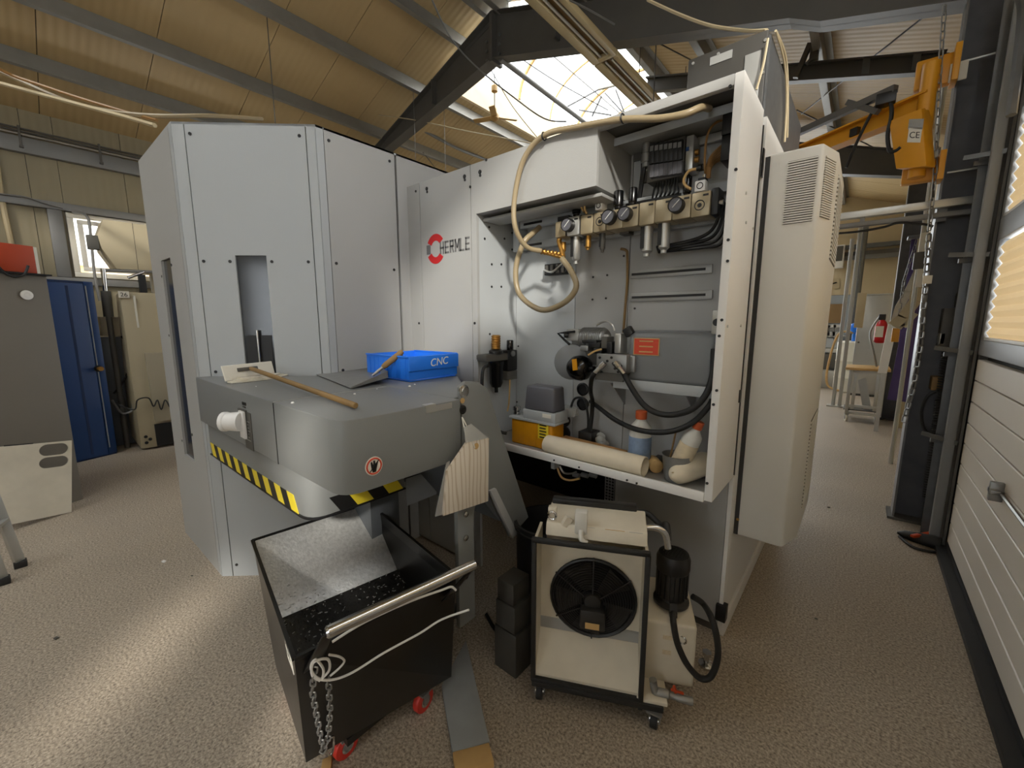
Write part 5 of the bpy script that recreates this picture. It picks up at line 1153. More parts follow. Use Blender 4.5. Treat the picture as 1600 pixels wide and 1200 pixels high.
# squeegee / scraper with long handle
sq = thing('scraper', 'long wooden handled scraper with a white board lying on the conveyor head', 'scraper', PZ(390, 580, ZH))
e0 = ph(352, 596, ZH+.008); e1 = ph(431, 585, ZH+.008)
for e_ in (e0, e1): e_ += nch*max(0, .03-(e_-C1).dot(nch)); hh_ = ph(353, 587, ZH).copy()
du = (e1-e0).normalized(); nv = Vector((du.y, -du.x, 0)); tl = (Vector((0, 0, 1))-nv*.25).normalized()
part(G().obox((e0+e1)/2+tl*.042, du*(e1-e0).length/2, nv*.005, tl*.042), 'board', 'paper_white', sq, .002)
part(G().obox((e0+e1)/2+tl*.055+nv*.011-du*.015, du*.06, nv*.006, tl*.010), 'bracket', 'dark_box', sq, .003)
hs = (e0+e1)/2+tl*.055+nv*.016; he = ph(556, 634, ZH+.014)
part(G().lathe(hs, he-hs, [(.011, 0), (.012, .05), (.012, (he-hs).length-.004), (.009, (he-hs).length)], 12), 'handle', 'wood', sq)
g = G(); n = 14; c = (e0+e1)/2+nv*.035+du*.02; c.z = ZH; pts = []
for k in range(n+6):
    a = 2*PI*k/(n+6); rr_ = 1+.1*random.uniform(-1, 1); pts.append(c+du*.17*rr_*math.cos(a)+nv*-.07*rr_*math.sin(a))
rg = thing('cleaning_rag', 'crumpled off-white rag under the scraper board', 'rag', c)
for j in range(3):
    gg = G(); gg.prism([p.lerp(c, .14*j)+Vector((0, 0, .007*j)) for p in pts], (0, 0, .007)); part(gg, 'fold', 'rag', rg, .001)
for i, (px, py, s) in enumerate(((457, 630, .006), (554, 616, .005), (640, 604, .006), (648, 601, .004), (400, 604, .003), (589, 608, .003))):
    p = ph(px, py, ZH); g = G(); g.cyl(p, p+Vector((0, 0, s)), s*1.2, s*.8, n=10)
    solo(g, 'plastic_crumb', 'white_paint', ('white crumb on the head seam near its front edge', 'white crumb between scraper handle end and shovel', 'white crumb just in front of the blue bin, left one', 'white crumb just in front of the blue bin, right one', 'tiny white crumb near the rag', 'tiny white crumb behind the handle end')[i], 'crumb', 'crumbs on the conveyor head')
# hanging document pouch
dc = thing('document_pouch', 'wood grain printed sheets in a clear pouch hanging from the conveyor', 'document', PX(725, 700, -1.23))
XD = -1.235
q = [PX(x, y, XD) for x, y in ((727, 690), (761, 684), (760, 782), (690, 805), (696, 735))]
mat('paper_grain', (214, 198, 172), .7, var=.06); nt = M['paper_grain'].node_tree; b_ = nt.nodes['Principled BSDF']; tc = nt.nodes.new('ShaderNodeTexCoord'); wv = nt.nodes.new('ShaderNodeTexWave'); wv.bands_direction = 'Y'
wv.inputs['Scale'].default_value = 14; wv.inputs['Distortion'].default_value = 9; wv.inputs['Detail'].default_value = 2; wv.inputs['Detail Scale'].default_value = .6
mp = nt.nodes.new('ShaderNodeMapping'); mp.inputs['Scale'].default_value = (1, 1, .25); nt.links.new(tc.outputs['Object'], mp.inputs[0]); nt.links.new(mp.outputs[0], wv.inputs[0])
rp = nt.nodes.new('ShaderNodeValToRGB'); rp.color_ramp.elements[0].color = (*lin((196, 180, 156)), 1); rp.color_ramp.elements[1].color = (*lin((222, 212, 196)), 1); rp.color_ramp.elements[1].position = .35
nt.links.new(wv.outputs['Fac'], rp.inputs[0]); nt.links.new(rp.outputs[0], b_.inputs['Base Color'])
part(G().prism(q, (.012, 0, 0)), 'sheets', 'paper_grain', dc, .001)
q2 = [PX(x, y, XD-.004) for x, y in ((697, 723), (702, 720), (692, 803), (679, 807))]
part(G().prism(q2, (.004, 0, 0)), 'punched_strip', 'panel_inner', dc)
q3 = [PX(x, y, XD+.016) for x, y in ((725, 668), (736, 662), (762, 684), (727, 692))]
part(G().prism(q3, (.002, 0, 0)), 'plastic_flap', 'clear_plastic', dc)
part(G().tube([PX(722, 652, -1.262), PX(725, 668, XD), PX(730, 690, XD+.016)], .003, 5), 'string', 'paper_white', dc); part(G().tube([PX(722, 652, -1.262), PX(731, 670, XD+.004), PX(742, 700, XD+.016)], .003, 5), 'string', 'paper_white', dc)
p = PX(744, 697, XD+.0125); part(G().cyl(p, p+Vector((.002, 0, 0)), .014), 'punch_reinforcement', 'wood_pale', dc)

# ================================================================ oil cooler cart
CO = Vector((-.957, 1.271, 0)); CU = Vector((.409, .203, 0)).normalized(); CN = Vector((CU.y, -CU.x, 0))  # CN towards the camera
CV = -CN
def K(u, d, z): return CO+CU*u+CV*d+Vector((0, 0, z))
def KP(px, py, d):
    p = PP(px, py, CO+CV*d, CN); return (p-CO).dot(CU), p.z
def kbox(u0, u1, d0, d1, z0, z1): return G().hexa([K(u0, d0, z0), K(u1, d0, z0), K(u1, d1, z0), K(u0, d1, z0)], [K(u0, d0, z1), K(u1, d0, z1), K(u1, d1, z1), K(u0, d1, z1)])
oc = thing('oil_cooler', 'dirty white oil cooler cart with black fan grille on casters', 'cooler', CO+CU*.25+CV*.2)
CW = .457; zB = .115; zT = .757
part(G().hexa([K(0, 0, zB), K(.012, 0, zB), K(.012, .16, zB), K(0, .16, zB)], [K(0, 0, zT), K(.012, 0, zT), K(.012, .16, zT), K(0, .16, zT)]), 'side_sheet', 'dirty_white', oc)
part(G().hexa([K(CW-.012, 0, zB), K(CW, 0, zB), K(CW, .16, zB), K(CW-.012, .16, zB)], [K(CW-.012, 0, zT), K(CW, 0, zT), K(CW, .16, zT), K(CW-.012, .16, zT)]), 'side_sheet', 'dirty_white', oc)
part(G().hexa([K(.012, 0, zT-.012), K(CW-.012, 0, zT-.012), K(CW-.012, .13, zT-.09), K(.012, .13, zT-.09)], [K(.012, 0, zT), K(CW-.012, 0, zT), K(CW-.012, .13, zT-.08), K(.012, .13, zT-.08)]), 'hood_sheet', 'dirty_white', oc)
part(G().hexa([K(.012, .0, zB+.01), K(CW-.012, .0, zB+.01), K(CW-.012, .13, zB+.135), K(.012, .13, zB+.135)], [K(.012, 0, zB+.022), K(CW-.012, 0, zB+.022), K(CW-.012, .135, zB+.147), K(.012, .135, zB+.147)]), 'apron_sheet', 'dirty_white', oc)
part(kbox(.012, CW-.012, .13, .145, zB+.12, zT-.08), 'fan_plate', 'dirty_white', oc)
part(kbox(.012, CW-.012, .128, .131, zB+.145, zB+.20), 'drip_strip', 'panel_inner', oc)
for a, b in ((K(.004, -.006, zB-.0), K(.004, -.006, zT)), (K(CW-.004, -.006, zB-.04), K(CW-.004, -.006, zT)), (K(-.006, -.006, zT+.004), K(CW+.004, -.006, zT+.004)), (K(-.005, -.006, zB), K(CW, -.006, zB))):
    part(G().bar(a, b, .02, .022, CN), 'edge_guard', 'rubber', oc, .004)
part(kbox(-.0, CW+.085, -.02, .40, zB-.03, zB-.004), 'base_frame', 'rubber', oc, .003)
part(kbox(CW-.02, CW+.10, -.012, .10, zB-.004, zB+.012), 'drip_tray', 'dirty_white', oc, .003)
# fan
fu_, fz = KP(926, 935, .12); fr = (KP(992, 935, .12)[0]-KP(860, 935, .12)[0])/2
FC = K(fu_, .128, fz)
def circ(c, r, n=36, d=0): return [c+CU*r*math.cos(2*PI*k/n)+Vector((0, 0, r*math.sin(2*PI*k/n)))-CV*d for k in range(n)]
part(G().cyl(FC, FC+CV*.004-CV*.006, fr*.98, n=36), 'fan_opening', 'void_shade', oc)
part(G().tube(circ(FC, fr, 36, .006), .008, 6, closed=True, sub=1), 'fan_ring', 'black', oc)
for k in range(1, 14):
    part(G().tube(circ(FC, fr*(.2+.8*k/14), 36, .030-.020*(k/14)**2), .0021, 4, closed=True, sub=1), 'guard_wire', 'black', oc)
for k in range(5):
    a = 2*PI*k/5+.4; c = FC-CV*.006
    r1 = CU*math.cos(a)+Vector((0, 0, math.sin(a))); r2 = CU*math.cos(a+.75)+Vector((0, 0, math.sin(a+.75)))
    part(G().hexa([c+r1*.05, c+r1*fr*.94, c+r2*fr*.94-CV*.010, c+r2*.05-CV*.006], [c+r1*.05-CV*.002, c+r1*fr*.94-CV*.002, c+r2*fr*.94-CV*.012, c+r2*.05-CV*.008]), 'fan_blade', 'motor_black', oc)
for a in (35, 148, 215, 270, 90):
    r1 = CU*math.cos(math.radians(a))+Vector((0, 0, math.sin(math.radians(a))))
    part(G().bar(FC+r1*.04-CV*.036, FC+r1*(fr+.012)-CV*.010, .006, .005, CN), 'guard_spoke', 'black', oc)
hub = part(G().lathe(FC-CV*.004, CN, [(.040, 0), (.040, .026), (.034, .034), (.014, .036)], 18), 'fan_hub', 'motor_black', oc)
for k in range(6): a = 2*PI*k/6; c = FC+CU*.026*math.cos(a)+Vector((0, 0, .026*math.sin(a)))+CN*.030; part(G().cyl(c, c+CN*.006, .006, n=8), 'hub_bolt', 'cast_grey', hub)
mu, mz = KP(926, 962, .09)
part(kbox(mu-.055, mu+.055, .06, .12, mz-.052, mz+.040), 'junction_box', 'motor_black', oc, .010)
part(kbox(mu-.03, mu+.03, .058, .061, mz-.042, mz-.014), 'junction_label', 'wood_pale', oc)
lu_, lz = KP(921, 1024, .126); part(kbox(lu_-.028, lu_+.028, .124, .128, lz-.008, lz+.004), 'orange_sticker', 'orange_red', oc)
# radiator box behind, with top items
part(kbox(.03, CW-.005, .16, .30, zB+.03, zT-.02), 'radiator', 'dirty_white', oc, .004)
u0, z0_ = KP(852, 830, .17); u1, z1_ = KP(1012, 850, .17)
part(G().hexa([K(.045, .03, zT+.01), K(CW-.005, .03, zT+.01), K(CW-.005, .20, zT+.01), K(.045, .20, zT+.01)], [K(.045, .05, zT+.06), K(CW-.005, .05, zT+.06), K(CW-.005, .20, zT+.085), K(.045, .20, zT+.085)]), 'top_tank', 'dirty_white', oc, .005)
part(kbox(.05, CW-.04, .185, .23, zT+.07, zT+.105), 'top_seal', 'black', oc, .006)
for px0, px1, py, m in ((945, 975, 838, 'brass'), (982, 1003, 838, 'panel_inner'), (915, 930, 830, 'panel_inner')):
    ua, za = KP(px0, py, .09); ub, zb__ = KP(px1, py, .09); part(G().hexa([K(ua, .044, zT+.035), K(ub, .044, zT+.035), K(ub, .048, zT+.030), K(ua, .048, zT+.030)], [K(ua, .049, zT+.058), K(ub, .049, zT+.058), K(ub, .055, zT+.056), K(ua, .055, zT+.056)]), 'type_plate', m, oc)
part(kbox(.05, .085, .06, .09, zT+.05, zT+.12), 'lifting_lug', 'dirty_white', oc, .003)
cl = K(.068, .056, zT+.088); part(G().tube(circ(cl, .017, 16), .005, 6, closed=True, sub=1), 'lifting_eye', 'chrome', oc)
part(kbox(.165, .215, .03, .075, zT+.03, zT+.125), 'plug_housing', 'bottle_white', oc, .006)
part(G().tube([K(.19, .03, zT+.05), K(.195, .01, zT+.02), K(.215, .02, zT+.006)], .010, 8), 'plug_cable', 'bottle_white', oc)
part(G().bar(K(.12, .05, zT+.05), K(.14, .06, zT+.085), .02, .03), 'clip', 'dirty_white', oc)
# pipe elbow top right
part(G().tube([K(CW-.01, .12, zT+.05), K(CW+.035, .12, zT+.052), K(CW+.07, .12, zT+.03), K(CW+.085, .12, zT-.03)], .014, 10), 'pipe_elbow', 'chrome', oc)
# reservoir to the right
tu0, tz0 = KP(1008, 1060, .10); tu1, tz1 = KP(1094, 985, .10)
part(G().hexa([K(CW+.01, .10, zB+.0), K(CW+.215, .10, zB+.0), K(CW+.215, .38, zB), K(CW+.01, .38, zB)], [K(CW+.01, .10, .40), K(CW+.215, .10, .40), K(CW+.215, .38, .43), K(CW+.01, .38, .43)]), 'reservoir', 'dirty_white', oc, .012, 3)
for px0, px1, py0, py1, m in ((1036, 1050, 992, 1000, 'cream_label'), (1035, 1048, 1015, 1023, 'cream_label')):
    ua, za = KP(px0, py0, .10); ub, zb__ = KP(px1, py1, .10); part(kbox(ua, ub, .096, .101, zb__, za), 'sticker', m, oc)
# pump motor
pu, pz = KP(1048, 960, .20); Mb = K(pu, .22, .425)
pm = part(G().lathe(Mb, (0, 0, 1), [(.075, 0), (.075, .012), (.055, .02), (.05, .03)], 22), 'motor_flange', 'motor_black', oc)
zt5 = PP(1052, 862, CO+CV*.22, CN).z; hm = zt5-.455
rm = (KP(1078, 900, .20)[0]-KP(1025, 900, .20)[0])/2
part(G().lathe(Mb+Vector((0, 0, .03)), (0, 0, 1), [(rm*.85, 0), (rm*.85, hm*.6)], 22), 'motor_body', 'motor_black', oc)
for k in range(18):
    a = 2*PI*k/18; d_ = Vector((math.cos(a), math.sin(a), 0)); c = Mb+Vector((0, 0, .03+hm*.31))+d_*rm*.88
    part(G().obox(c, d_*rm*.10, Vector((-d_.y, d_.x, 0))*.0022, Vector((0, 0, hm*.28))), 'motor_fin', 'motor_black', oc)
part(G().lathe(Mb+Vector((0, 0, .03+hm*.6)), (0, 0, 1), [(rm*.96, 0), (rm*1.02, .01), (rm*1.02, hm*.28), (rm*.9, hm*.38), (rm*.72, hm*.4)], 24), 'fan_cowl', 'black', oc)
for k in range(-3, 4):
    w_ = math.sqrt(max(0, .7**2-(k*.19)**2))*rm
    for ax_ in (0, 1):
        a = Vector((k*.19*rm, -w_, 0)) if ax_ == 0 else Vector((-w_, k*.19*rm, 0)); b = Vector((k*.19*rm, w_, 0)) if ax_ == 0 else Vector((w_, k*.19*rm, 0))
        t_ = Mb+Vector((0, 0, .03+hm*1.005)); part(G().bar(t_+a, t_+b, .004, .005), 'cowl_grid', 'rubber', oc)
part(G().bar(Mb+CN*.06+Vector((0, 0, .03)), Mb+CN*.08+Vector((0, 0, -.02)), .03, .03), 'outlet_fitting', 'motor_black', oc)
hs_ = [Mb+CN*.075+Vector((0, 0, .0))]+[PP(x, y, CO+CV*.10, CN) for x, y in ((1052, 970), (1056, 995), (1062, 1015), (1075, 1040), (1095, 1060), (1112, 1055), (1122, 1020), (1115, 975))]+[PP(x, y, CO+CV*.22, CN) for x, y in ((1100, 945), (1082, 932))]
hose('pump_hose', hs_, .013, 'rubber', 'thick black hose looping from the cooler pump back to its reservoir')
p = PP(1066, 1000, CO+CV*.10, CN); solo(G().tube(circ(p, .0, 4)[:0] or [p+Vector((.016*math.cos(t), 0, .016*math.sin(t))) for t in [2*PI*k/12 for k in range(12)]], .004, 5, closed=True, sub=1), 'hose_clamp', 'chrome', 'chrome clamp around the hose in front of the reservoir', 'clamp')
hose('return_hose', [K(CW+.085, .125, zT-.0), K(CW+.08, .16, zT+.05), PP(1032, 820, CO+CV*.20, CN), PP(1010, 802, CO+CV*.25, CN), PP(985, 803, CO+CV*.28, CN), PP(970, 818, CO+CV*.30, CN), PP(968, 845, CO+CV*.32, CN)], .013, 'rubber', 'black hose arching over the top of the oil cooler')
# drain valve
vu, vz = KP(1025, 1075, .0)
v0 = PP(1020, 1062, CO+CV*.03, CN); v1 = PP(1024, 1080, CO+CV*.03, CN); v2 = PP(1082, 1096, CO+CV*.03, CN)
part(G().tube([v0, v1, v1.lerp(v2, .15)], .016, 10), 'drain_elbow', 'cast_grey', oc); part(G().lathe(v1, v2-v1, [(.014, 0), (.018, .01), (.018, .05), (.013, .055), (.013, .08), (.016, .085), (.016, (v2-v1).length)], 10), 'drain_valve', 'cast_grey', oc)
vm = v1.lerp(v2, .55); part(G().bar(vm+Vector((0, 0, .018)), vm+Vector((-.01, 0, .045)), .012, .01), 'valve_lever', 'orange_red', oc, .002); part(G().bar(vm+CU*-.02+Vector((0, 0, .03)), vm+CU*.03+Vector((0, 0, .022)), .012, .006), 'valve_lever', 'orange_red', oc, .002)
for u_, d_, a in ((.03, .02, .5), (CW+.055, .0, .2), (.03, .36, .4), (CW+.05, .36, .3)):
    q_ = K(u_, d_, 0); caster(oc, q_.x, q_.y, .035, 'rubber', a, zB-.031)
# leveling foot of the machine visible right of the cooler
t = thing('levelling_mount', 'chrome levelling foot at the front right machine corner', 'foot', PZ(1105, 1030, 0))
p = Vector((-.47, 2.13, 0)); p = PZ(1103, 1040, 0); part(G().lathe(p, (0, 0, 1), [(.035, 0), (.035, .012), (.012, .02), (.012, .06)], 16), 'stud', 'chrome', t); part(G().cyl(p+Vector((0, 0, .06)), p+Vector((0, 0, .075)), .022, n=6), 'nut', 'chrome', t)
# dark canister and boxes behind the cooler
t = thing('waste_bucket', 'round black bucket in the shade left behind the oil cooler', 'bucket', PZ(830, 900, .0))
bc = Vector((-1.16, 1.66, 0)); part(G().lathe(bc, (0, 0, 1), [(.13, 0), (.15, .02), (.165, .60), (.175, .61), (.175, .63), (.16, .63), (.14, .05), (.002, .04)], 26), 'shell', 'black', t)
part(G().tube([bc+Vector((.17*math.cos(a), .17*math.sin(a), .60)) for a in [PI*k/8+3.6 for k in range(9)]], .005, 6), 'bail', 'motor_black', t)
t = thing('plastic_crate', 'dark grey stepped plastic box on the floor left of the oil cooler', 'crate', (-1.12, 1.40, 0))
for k, (z0_, z1_, w_) in enumerate(((0, .22, .075), (.225, .36, .065), (.365, .47, .055))): part(G().box(-1.135-w_, -1.135+w_*.8, 1.30, 1.30+w_*2.2, z0_, z1_), 'tier', 'extractor_dark', t, .006)  # tiers coloured darker to carry the shade beside the cooler
hose('floor_hose', [PZ(760, 960, .012), PZ(775, 985, .012), PZ(800, 1003, .012), PZ(835, 1008, .012), PZ(860, 1000, .012)], .010, 'rubber', 'thin black hose lying on the floor left of the oil cooler')
g = G(); p = Vector((-1.75, 2.5, .02)); g.lathe(p, (0, 0, 1), [(.09, 0), (.09, .05), (.05, .07), (.05, .10), (.08, .11), (.08, .15)], 18)
solo(g, 'white_filter', 'panel_inner', 'pale round filter cartridge deep in the dark machine opening', 'filter')
# ================================================================ ceiling items
t = thing('ceiling_lamp', 'long cream twin tube luminaire hung below the roof beside the rooflight', 'lamp', (-2.37, 4.4, 4.4))
x0, x1, zl = -2.51, -2.235, 4.40
def lampseg(ya, yb):
    part(G().box(x0, x0+.085, ya, yb, zl, zl+.05), 'side_rail', 'lamp_cream', t, .006)
    part(G().box(x1-.05, x1, ya, yb, zl, zl+.05), 'side_rail', 'lamp_cream', t, .006)
    part(G().box(x0+.085, x1-.05, ya, yb, zl+.05, zl+.056), 'reflector', 'wood', t)
    part(G().box(x0+.08, x1-.05, yb-.05, yb, zl, zl+.05), 'end_cap', 'lamp_cream', t, .004)
    for xx in (x0+.115, x1-.085): part(G().cyl((xx, ya+.03, zl+.025), (xx, yb-.05, zl+.025), .013, n=10), 'lamp_tube', 'alu', t)
    part(G().box(x0+.06, x1-.04, ya, yb, zl+.056, zl+.11), 'housing', 'lamp_cream', t)
lampseg(2.7, 4.34); lampseg(4.36, 6.0); lampseg(6.02, 7.6)
for yy_ in (3.4, 5.2, 6.8): part(G().cyl((-2.37, yy_, zl+.11), (-2.37, yy_, deck(-2.37)-.02), .006, n=6), 'suspension', 'steel_dark', t)
# ridge pipe
solo(G().tube([PX(782, 92, -4.15), PX(905, 186, -4.15)+Vector((0, .6, .0))], .035, 12, False), 'ridge_pipe', 'girt', 'straight grey pipe running lengthwise below the rooflight', 'pipe')
solo(G().tube([PY(655, 200, 5.3), PY(715, 232, 6.2), PY(762, 250, 7.2)], .03, 10), 'roof_pipe', 'girt', 'grey pipe under the left roof behind the logo panels', 'pipe')
# ceiling fan
fp = PY(773, 182, 5.5)
t = thing('ceiling_fan', 'tan three bladed ceiling fan hanging in front of the rooflight', 'fan', fp)
part(G().lathe(fp+Vector((0, 0, -.07)), (0, 0, 1), [(.03, 0), (.07, .03), (.075, .08), (.06, .11), (.035, .13), (.03, .19)], 18), 'motor_housing', 'fan_tan', t)
part(G().cyl(fp+Vector((0, 0, .12)), fp+Vector((0, 0, .37)), .01, n=8), 'down_rod', 'girt', t)
part(G().lathe(fp+Vector((0, 0, .36)), (0, 0, 1), [(.02, 0), (.05, .02), (.05, .10), (.02, .12)], 14), 'canopy_cup', 'fan_tan', t)
ztop = deck(fp.x)
part(G().cyl(fp+Vector((0, 0, .48)), (fp.x, fp.y, 6.0), .008, n=6), 'hanger_rod', 'girt', t)
part(G().bar((SK[0], fp.y, 6.0), (SK[1], fp.y, 6.0), .03, .03), 'hanger_bar', 'girt', t)
for a in (15, 160, 265):
    d_ = (rt*math.cos(math.radians(a))+Vector((-fw.y*0-.64, .77, 0))*-0+Vector((-rt.y, rt.x, 0))*math.sin(math.radians(a))).normalized()
    s_ = Vector((-d_.y, d_.x, .25)).normalized()
    c = fp+d_*.22+Vector((0, 0, -.02)); part(G().obox(c, d_*.16, s_*.05, d_.cross(s_)*.004), 'blade', 'fan_tan', t, .002)
# sagging cables across the roof
def cable(pts, r, m, lab, name='roof_cable', cat='cable', grp=None): return solo(G().tube(pts, r, 6), name, m, lab, cat, grp)
cable([PY(675, 0, 3.7), PY(705, 60, 4.0), PY(745, 105, 4.3), PY(800, 150, 4.55), PY(850, 185, 4.8), PY(885, 190, 5.0)], .010, 'girt', 'grey cable swooping from the roof past the ceiling fan')
cable([PY(580, 178, 4.4), PY(650, 188, 4.7), PY(730, 205, 5.0), PY(838, 225, 5.4)], .008, 'cream', 'pale cable stretched level behind the ceiling fan')
cable([PY(1012, 0, 3.2), PY(1060, 22, 3.1), PY(1110, 40, 3.0), PY(1165, 48, 2.9), PY(1198, 48, 2.7)], .010, 'cream', 'pale cable sagging from the roof to the extractor box')
cable([PY(760, 96, 4.9), PY(800, 165, 5.6), PY(842, 218, 6.2)], .007, 'steel_dark', 'thin dark wire across the rooflight behind the fan')
cable([PY(806, 86, 4.9), PY(870, 128, 5.6), PY(950, 172, 6.4)], .007, 'steel_dark', 'thin dark wire across the rooflight right of the ridge pipe')
cable([PY(890, 0, 3.0), PY(925, 18, 3.2), PY(960, 38, 3.6)], .007, 'steel_dark', 'short dark wire above the long ceiling lamp')
# antenna-like cable tray inside the rooflight
t = thing('skylight_motor', 'white opener mechanism with thin rods under the rooflight', 'opener', PY(950, 140, 6.6))
for k, (a, b) in enumerate((((935, 138), (960, 132)), ((945, 145), (975, 178)), ((880, 170), (935, 140)), ((905, 172), (955, 180)), ((940, 150), (925, 182)), ((962, 140), (975, 175)))):
    part(G().bar(PY(*a, 6.6), PY(*b, 6.6), .05 if k == 0 else .02, .05 if k == 0 else .02), 'link_rod', 'girt' if k else 'outside_white', t)
# hoses over the cabinet from the left
for i, (pl, r, m, lab) in enumerate(((((-40, 95, 2.4), (0, 112, 2.3), (90, 152, 2.0), (160, 172, 1.6), (240, 181, 1.25), (330, 181, 1.0), (410, 186, 1.1)), .016, 'hose_clear', 'upper tan hose sagging from the left wall over the tall cabinet'),
    (((-40, 118, 2.4), (0, 130, 2.3), (100, 157, 1.9), (190, 181, 1.4), (242, 196, .95)), .016, 'cream', 'lower tan hose sagging from the left wall to the tall cabinet'),
    (((-40, 100, 2.2), (30, 122, 2.1), (120, 152, 1.8), (200, 176, 1.5), (245, 188, 1.1)), .012, 'tube_brown', 'middle brown hose sagging beside the two tan hoses'))):
    pts = []
    for x, y, dd in pl:
        q = PX(x, y, -3.3-dd*.9); pts.append(q)
    pts = [Vector((XL+.12, pts[0].y-1.0-.1*i, 4.25)), pts[0].lerp(Vector((XL+.12, pts[0].y-1.0, 4.1)), .4)]+pts
    cable(pts, r, m, lab, 'ceiling_hose', 'hose', 'hoses sagging to the tall cabinet')

# ================================================================ left background
gx = -5.445
t = thing('grey_cupboard', 'plain grey-beige cupboard side at the left edge with a white knob', 'cupboard', (gx, .19, 0))
gz = 2.04
q = [Vector((gx-.75, .19, 0)), Vector((gx, .19, 0)), Vector((gx+.30, -.9, 0)), Vector((gx-.45, -1.0, 0))]
q = [Vector((gx, .192, 0)), Vector((-5.0, -.75, 0)), Vector((-5.7, -1.05, 0)), Vector((-6.15, -.1, 0))]
part(G().prism(q, (0, 0, gz)), 'body', 'cabinet_grey', t, .006)
fa, fb = q[0], q[1]; fd = (fb-fa).normalized(); fn = Vector((-fd.y, fd.x, 0)); fn = fn if fn.x > 0 else -fn
p = PP(41, 461, fa, fn); part(G().lathe(p, fn, [(.034, 0), (.04, .006), (.038, .014), (.02, .018), (.016, .012)], 20), 'knob', 'white_paint', t)
# things on the cupboard
t = thing('orange_box', 'red-orange box with a white end lying on the grey cupboard top', 'box', PP(30, 400, fa, fn))
a = PP(55, 405, fa-fn*.05, fn); b = PP(-60, 395, fa-fn*.05, fn); zz0 = gz+.022; zz1 = PP(20, 381, fa-fn*.05, fn).z
c0 = Vector((a.x, a.y, 0)); c1 = Vector((b.x, b.y, 0)); dd = (c1-c0)
part(G().prism([c0+Vector((0, 0, zz0)), c1+Vector((0, 0, zz0)), c1-fn*.3+Vector((0, 0, zz0)), c0-fn*.3+Vector((0, 0, zz0))], (0, 0, zz1-zz0)), 'carton', 'orange_red', t, .003)
part(G().prism([c0+Vector((0, 0, zz0)), c0-fn*.3+Vector((0, 0, zz0)), c0-fn*.3-dd.normalized()*.02+Vector((0, 0, zz0)), c0-dd.normalized()*.02+Vector((0, 0, zz0))], (0, 0, zz1-zz0-.004)), 'end_flap', 'paper_white', t)
solo(G().prism([fa+fn*.03+Vector((0, .02, gz+.002)), fb+fn*.03+Vector((0, 0, gz+.002)), fb-fn*.5+Vector((0, 0, gz+.002)), fa-fn*.5+Vector((0, 0, gz+.002))], (0, 0, .012)), 'black_shelf', 'black', 'thin black board on top of the grey cupboard under the orange box', 'board')
cable([PP(x, y, fa+fn*.03, fn) for x, y in ((-8, 410), (5, 424), (22, 432), (38, 428), (44, 415))], .010, 'rubber', 'black cable loop hanging below the orange box', 'hanging_cable')
# leaning panel with two oval cut-outs
t = thing('cutout_board', 'off-white panel with two oval cut-outs leaning on the grey cupboard', 'panel', PZ(90, 815, 0))
l0 = PZ(112, 800, 0); l1 = PZ(0, 835, 0); 
ld = (l1-l0).normalized(); ln = Vector((-ld.y, ld.x, 0)); ln = ln if ln.x > 0 else -ln
def lp(px, py):   # panel plane tilted back a little
    n = (ln*math.cos(.06)+Vector((0, 0, math.sin(.06)))).normalized(); return PP(px, py, l0, n)
lt = lp(92, 690); l2 = lp(-30, 701); l3 = l0+(l2-lt)
hn = (ln*math.cos(.06)+Vector((0, 0, math.sin(.06)))).normalized()
ex_ = (l3-l0).normalized(); ey_ = hn.cross(ex_); ey_ = ey_ if ey_.z > 0 else -ey_
Wp = (l3-l0).length; Hp = (lt-l0).dot(ey_)
def hp(s, h): return l0+ex_*s+ey_*h
def pxs(px, py): p = lp(px, py)-l0; return p.dot(ex_), p.dot(ey_)
h1 = [pxs(77, 704), pxs(84, 722)]
bm_g = G()
s_a, s_b = .02, pxs(61, 706)[0]
zA0, zA1 = pxs(78, 712)[1], pxs(78, 694)[1]; zB0, zB1 = pxs(80, 731)[1], pxs(80, 714)[1]
for (sa, sb, ha_, hb2) in ((0, s_a, 0, Hp), (s_b, Wp, 0, Hp), (s_a, s_b, 0, zB0), (s_a, s_b, zB1, zA0), (s_a, s_b, zA1, Hp)):
    bm_g.prism([hp(sa, ha_), hp(sb, ha_), hp(sb, hb2), hp(sa, hb2)], hn*-.015)
for za, zb2 in ((zA0, zA1), (zB0, zB1)):   # round the corners of the cut-outs
    r_ = (zb2-za)/2
    for sx, sgn in ((s_a, 1), (s_b, -1)):
        for zc2, sz in ((za, 1), (zb2, -1)):
            cc = [hp(sx, zc2)]+[hp(sx+sgn*r_*(1-math.cos(a_)), zc2+sz*r_*(1-math.sin(a_))) for a_ in [PI/2*k/5 for k in range(6)]]
            bm_g.prism(cc, hn*-.015)
part(bm_g, 'board', 'dirty_white', t)
solo(G().bar(lp(7, 699)+hn*-.006+ey_*.008, lp(52, 695)+hn*-.006+ey_*.008, .012, .014), 'black_stick', 'black', 'short black strip lying on the top edge of the leaning panel', 'strip')
# ladder feet at the left edge
t = thing('step_ladder', 'aluminium step ladder with black feet cut off at the left edge', 'ladder', PZ(20, 900, 0))
for px, py, tx, ty in ((33, 885, -22, 745), (6, 912, -40, 790)):
    b0_ = PZ(px, py, .0); t0_ = PP(tx, ty, b0_+Vector((.0, -.12, 0)), Vector((.9, .35, 0)).normalized())
    d_ = (t0_-b0_).normalized()
    part(G().bar(b0_+d_*.03, b0_+d_*1.3, .05, .03, (.8, .5, 0)), 'stile', 'alu', t, .003); part(G().obox(b0_+Vector((0, 0, .022)), (.03, 0, 0), (0, .03, 0), (0, 0, .022)), 'foot', 'rubber', t, .004)
    if px == 33: s0_ = b0_+d_*.35
    else: s1_ = b0_+d_*.35
part(G().bar(s0_, s1_, .06, .02), 'rung', 'alu', t)
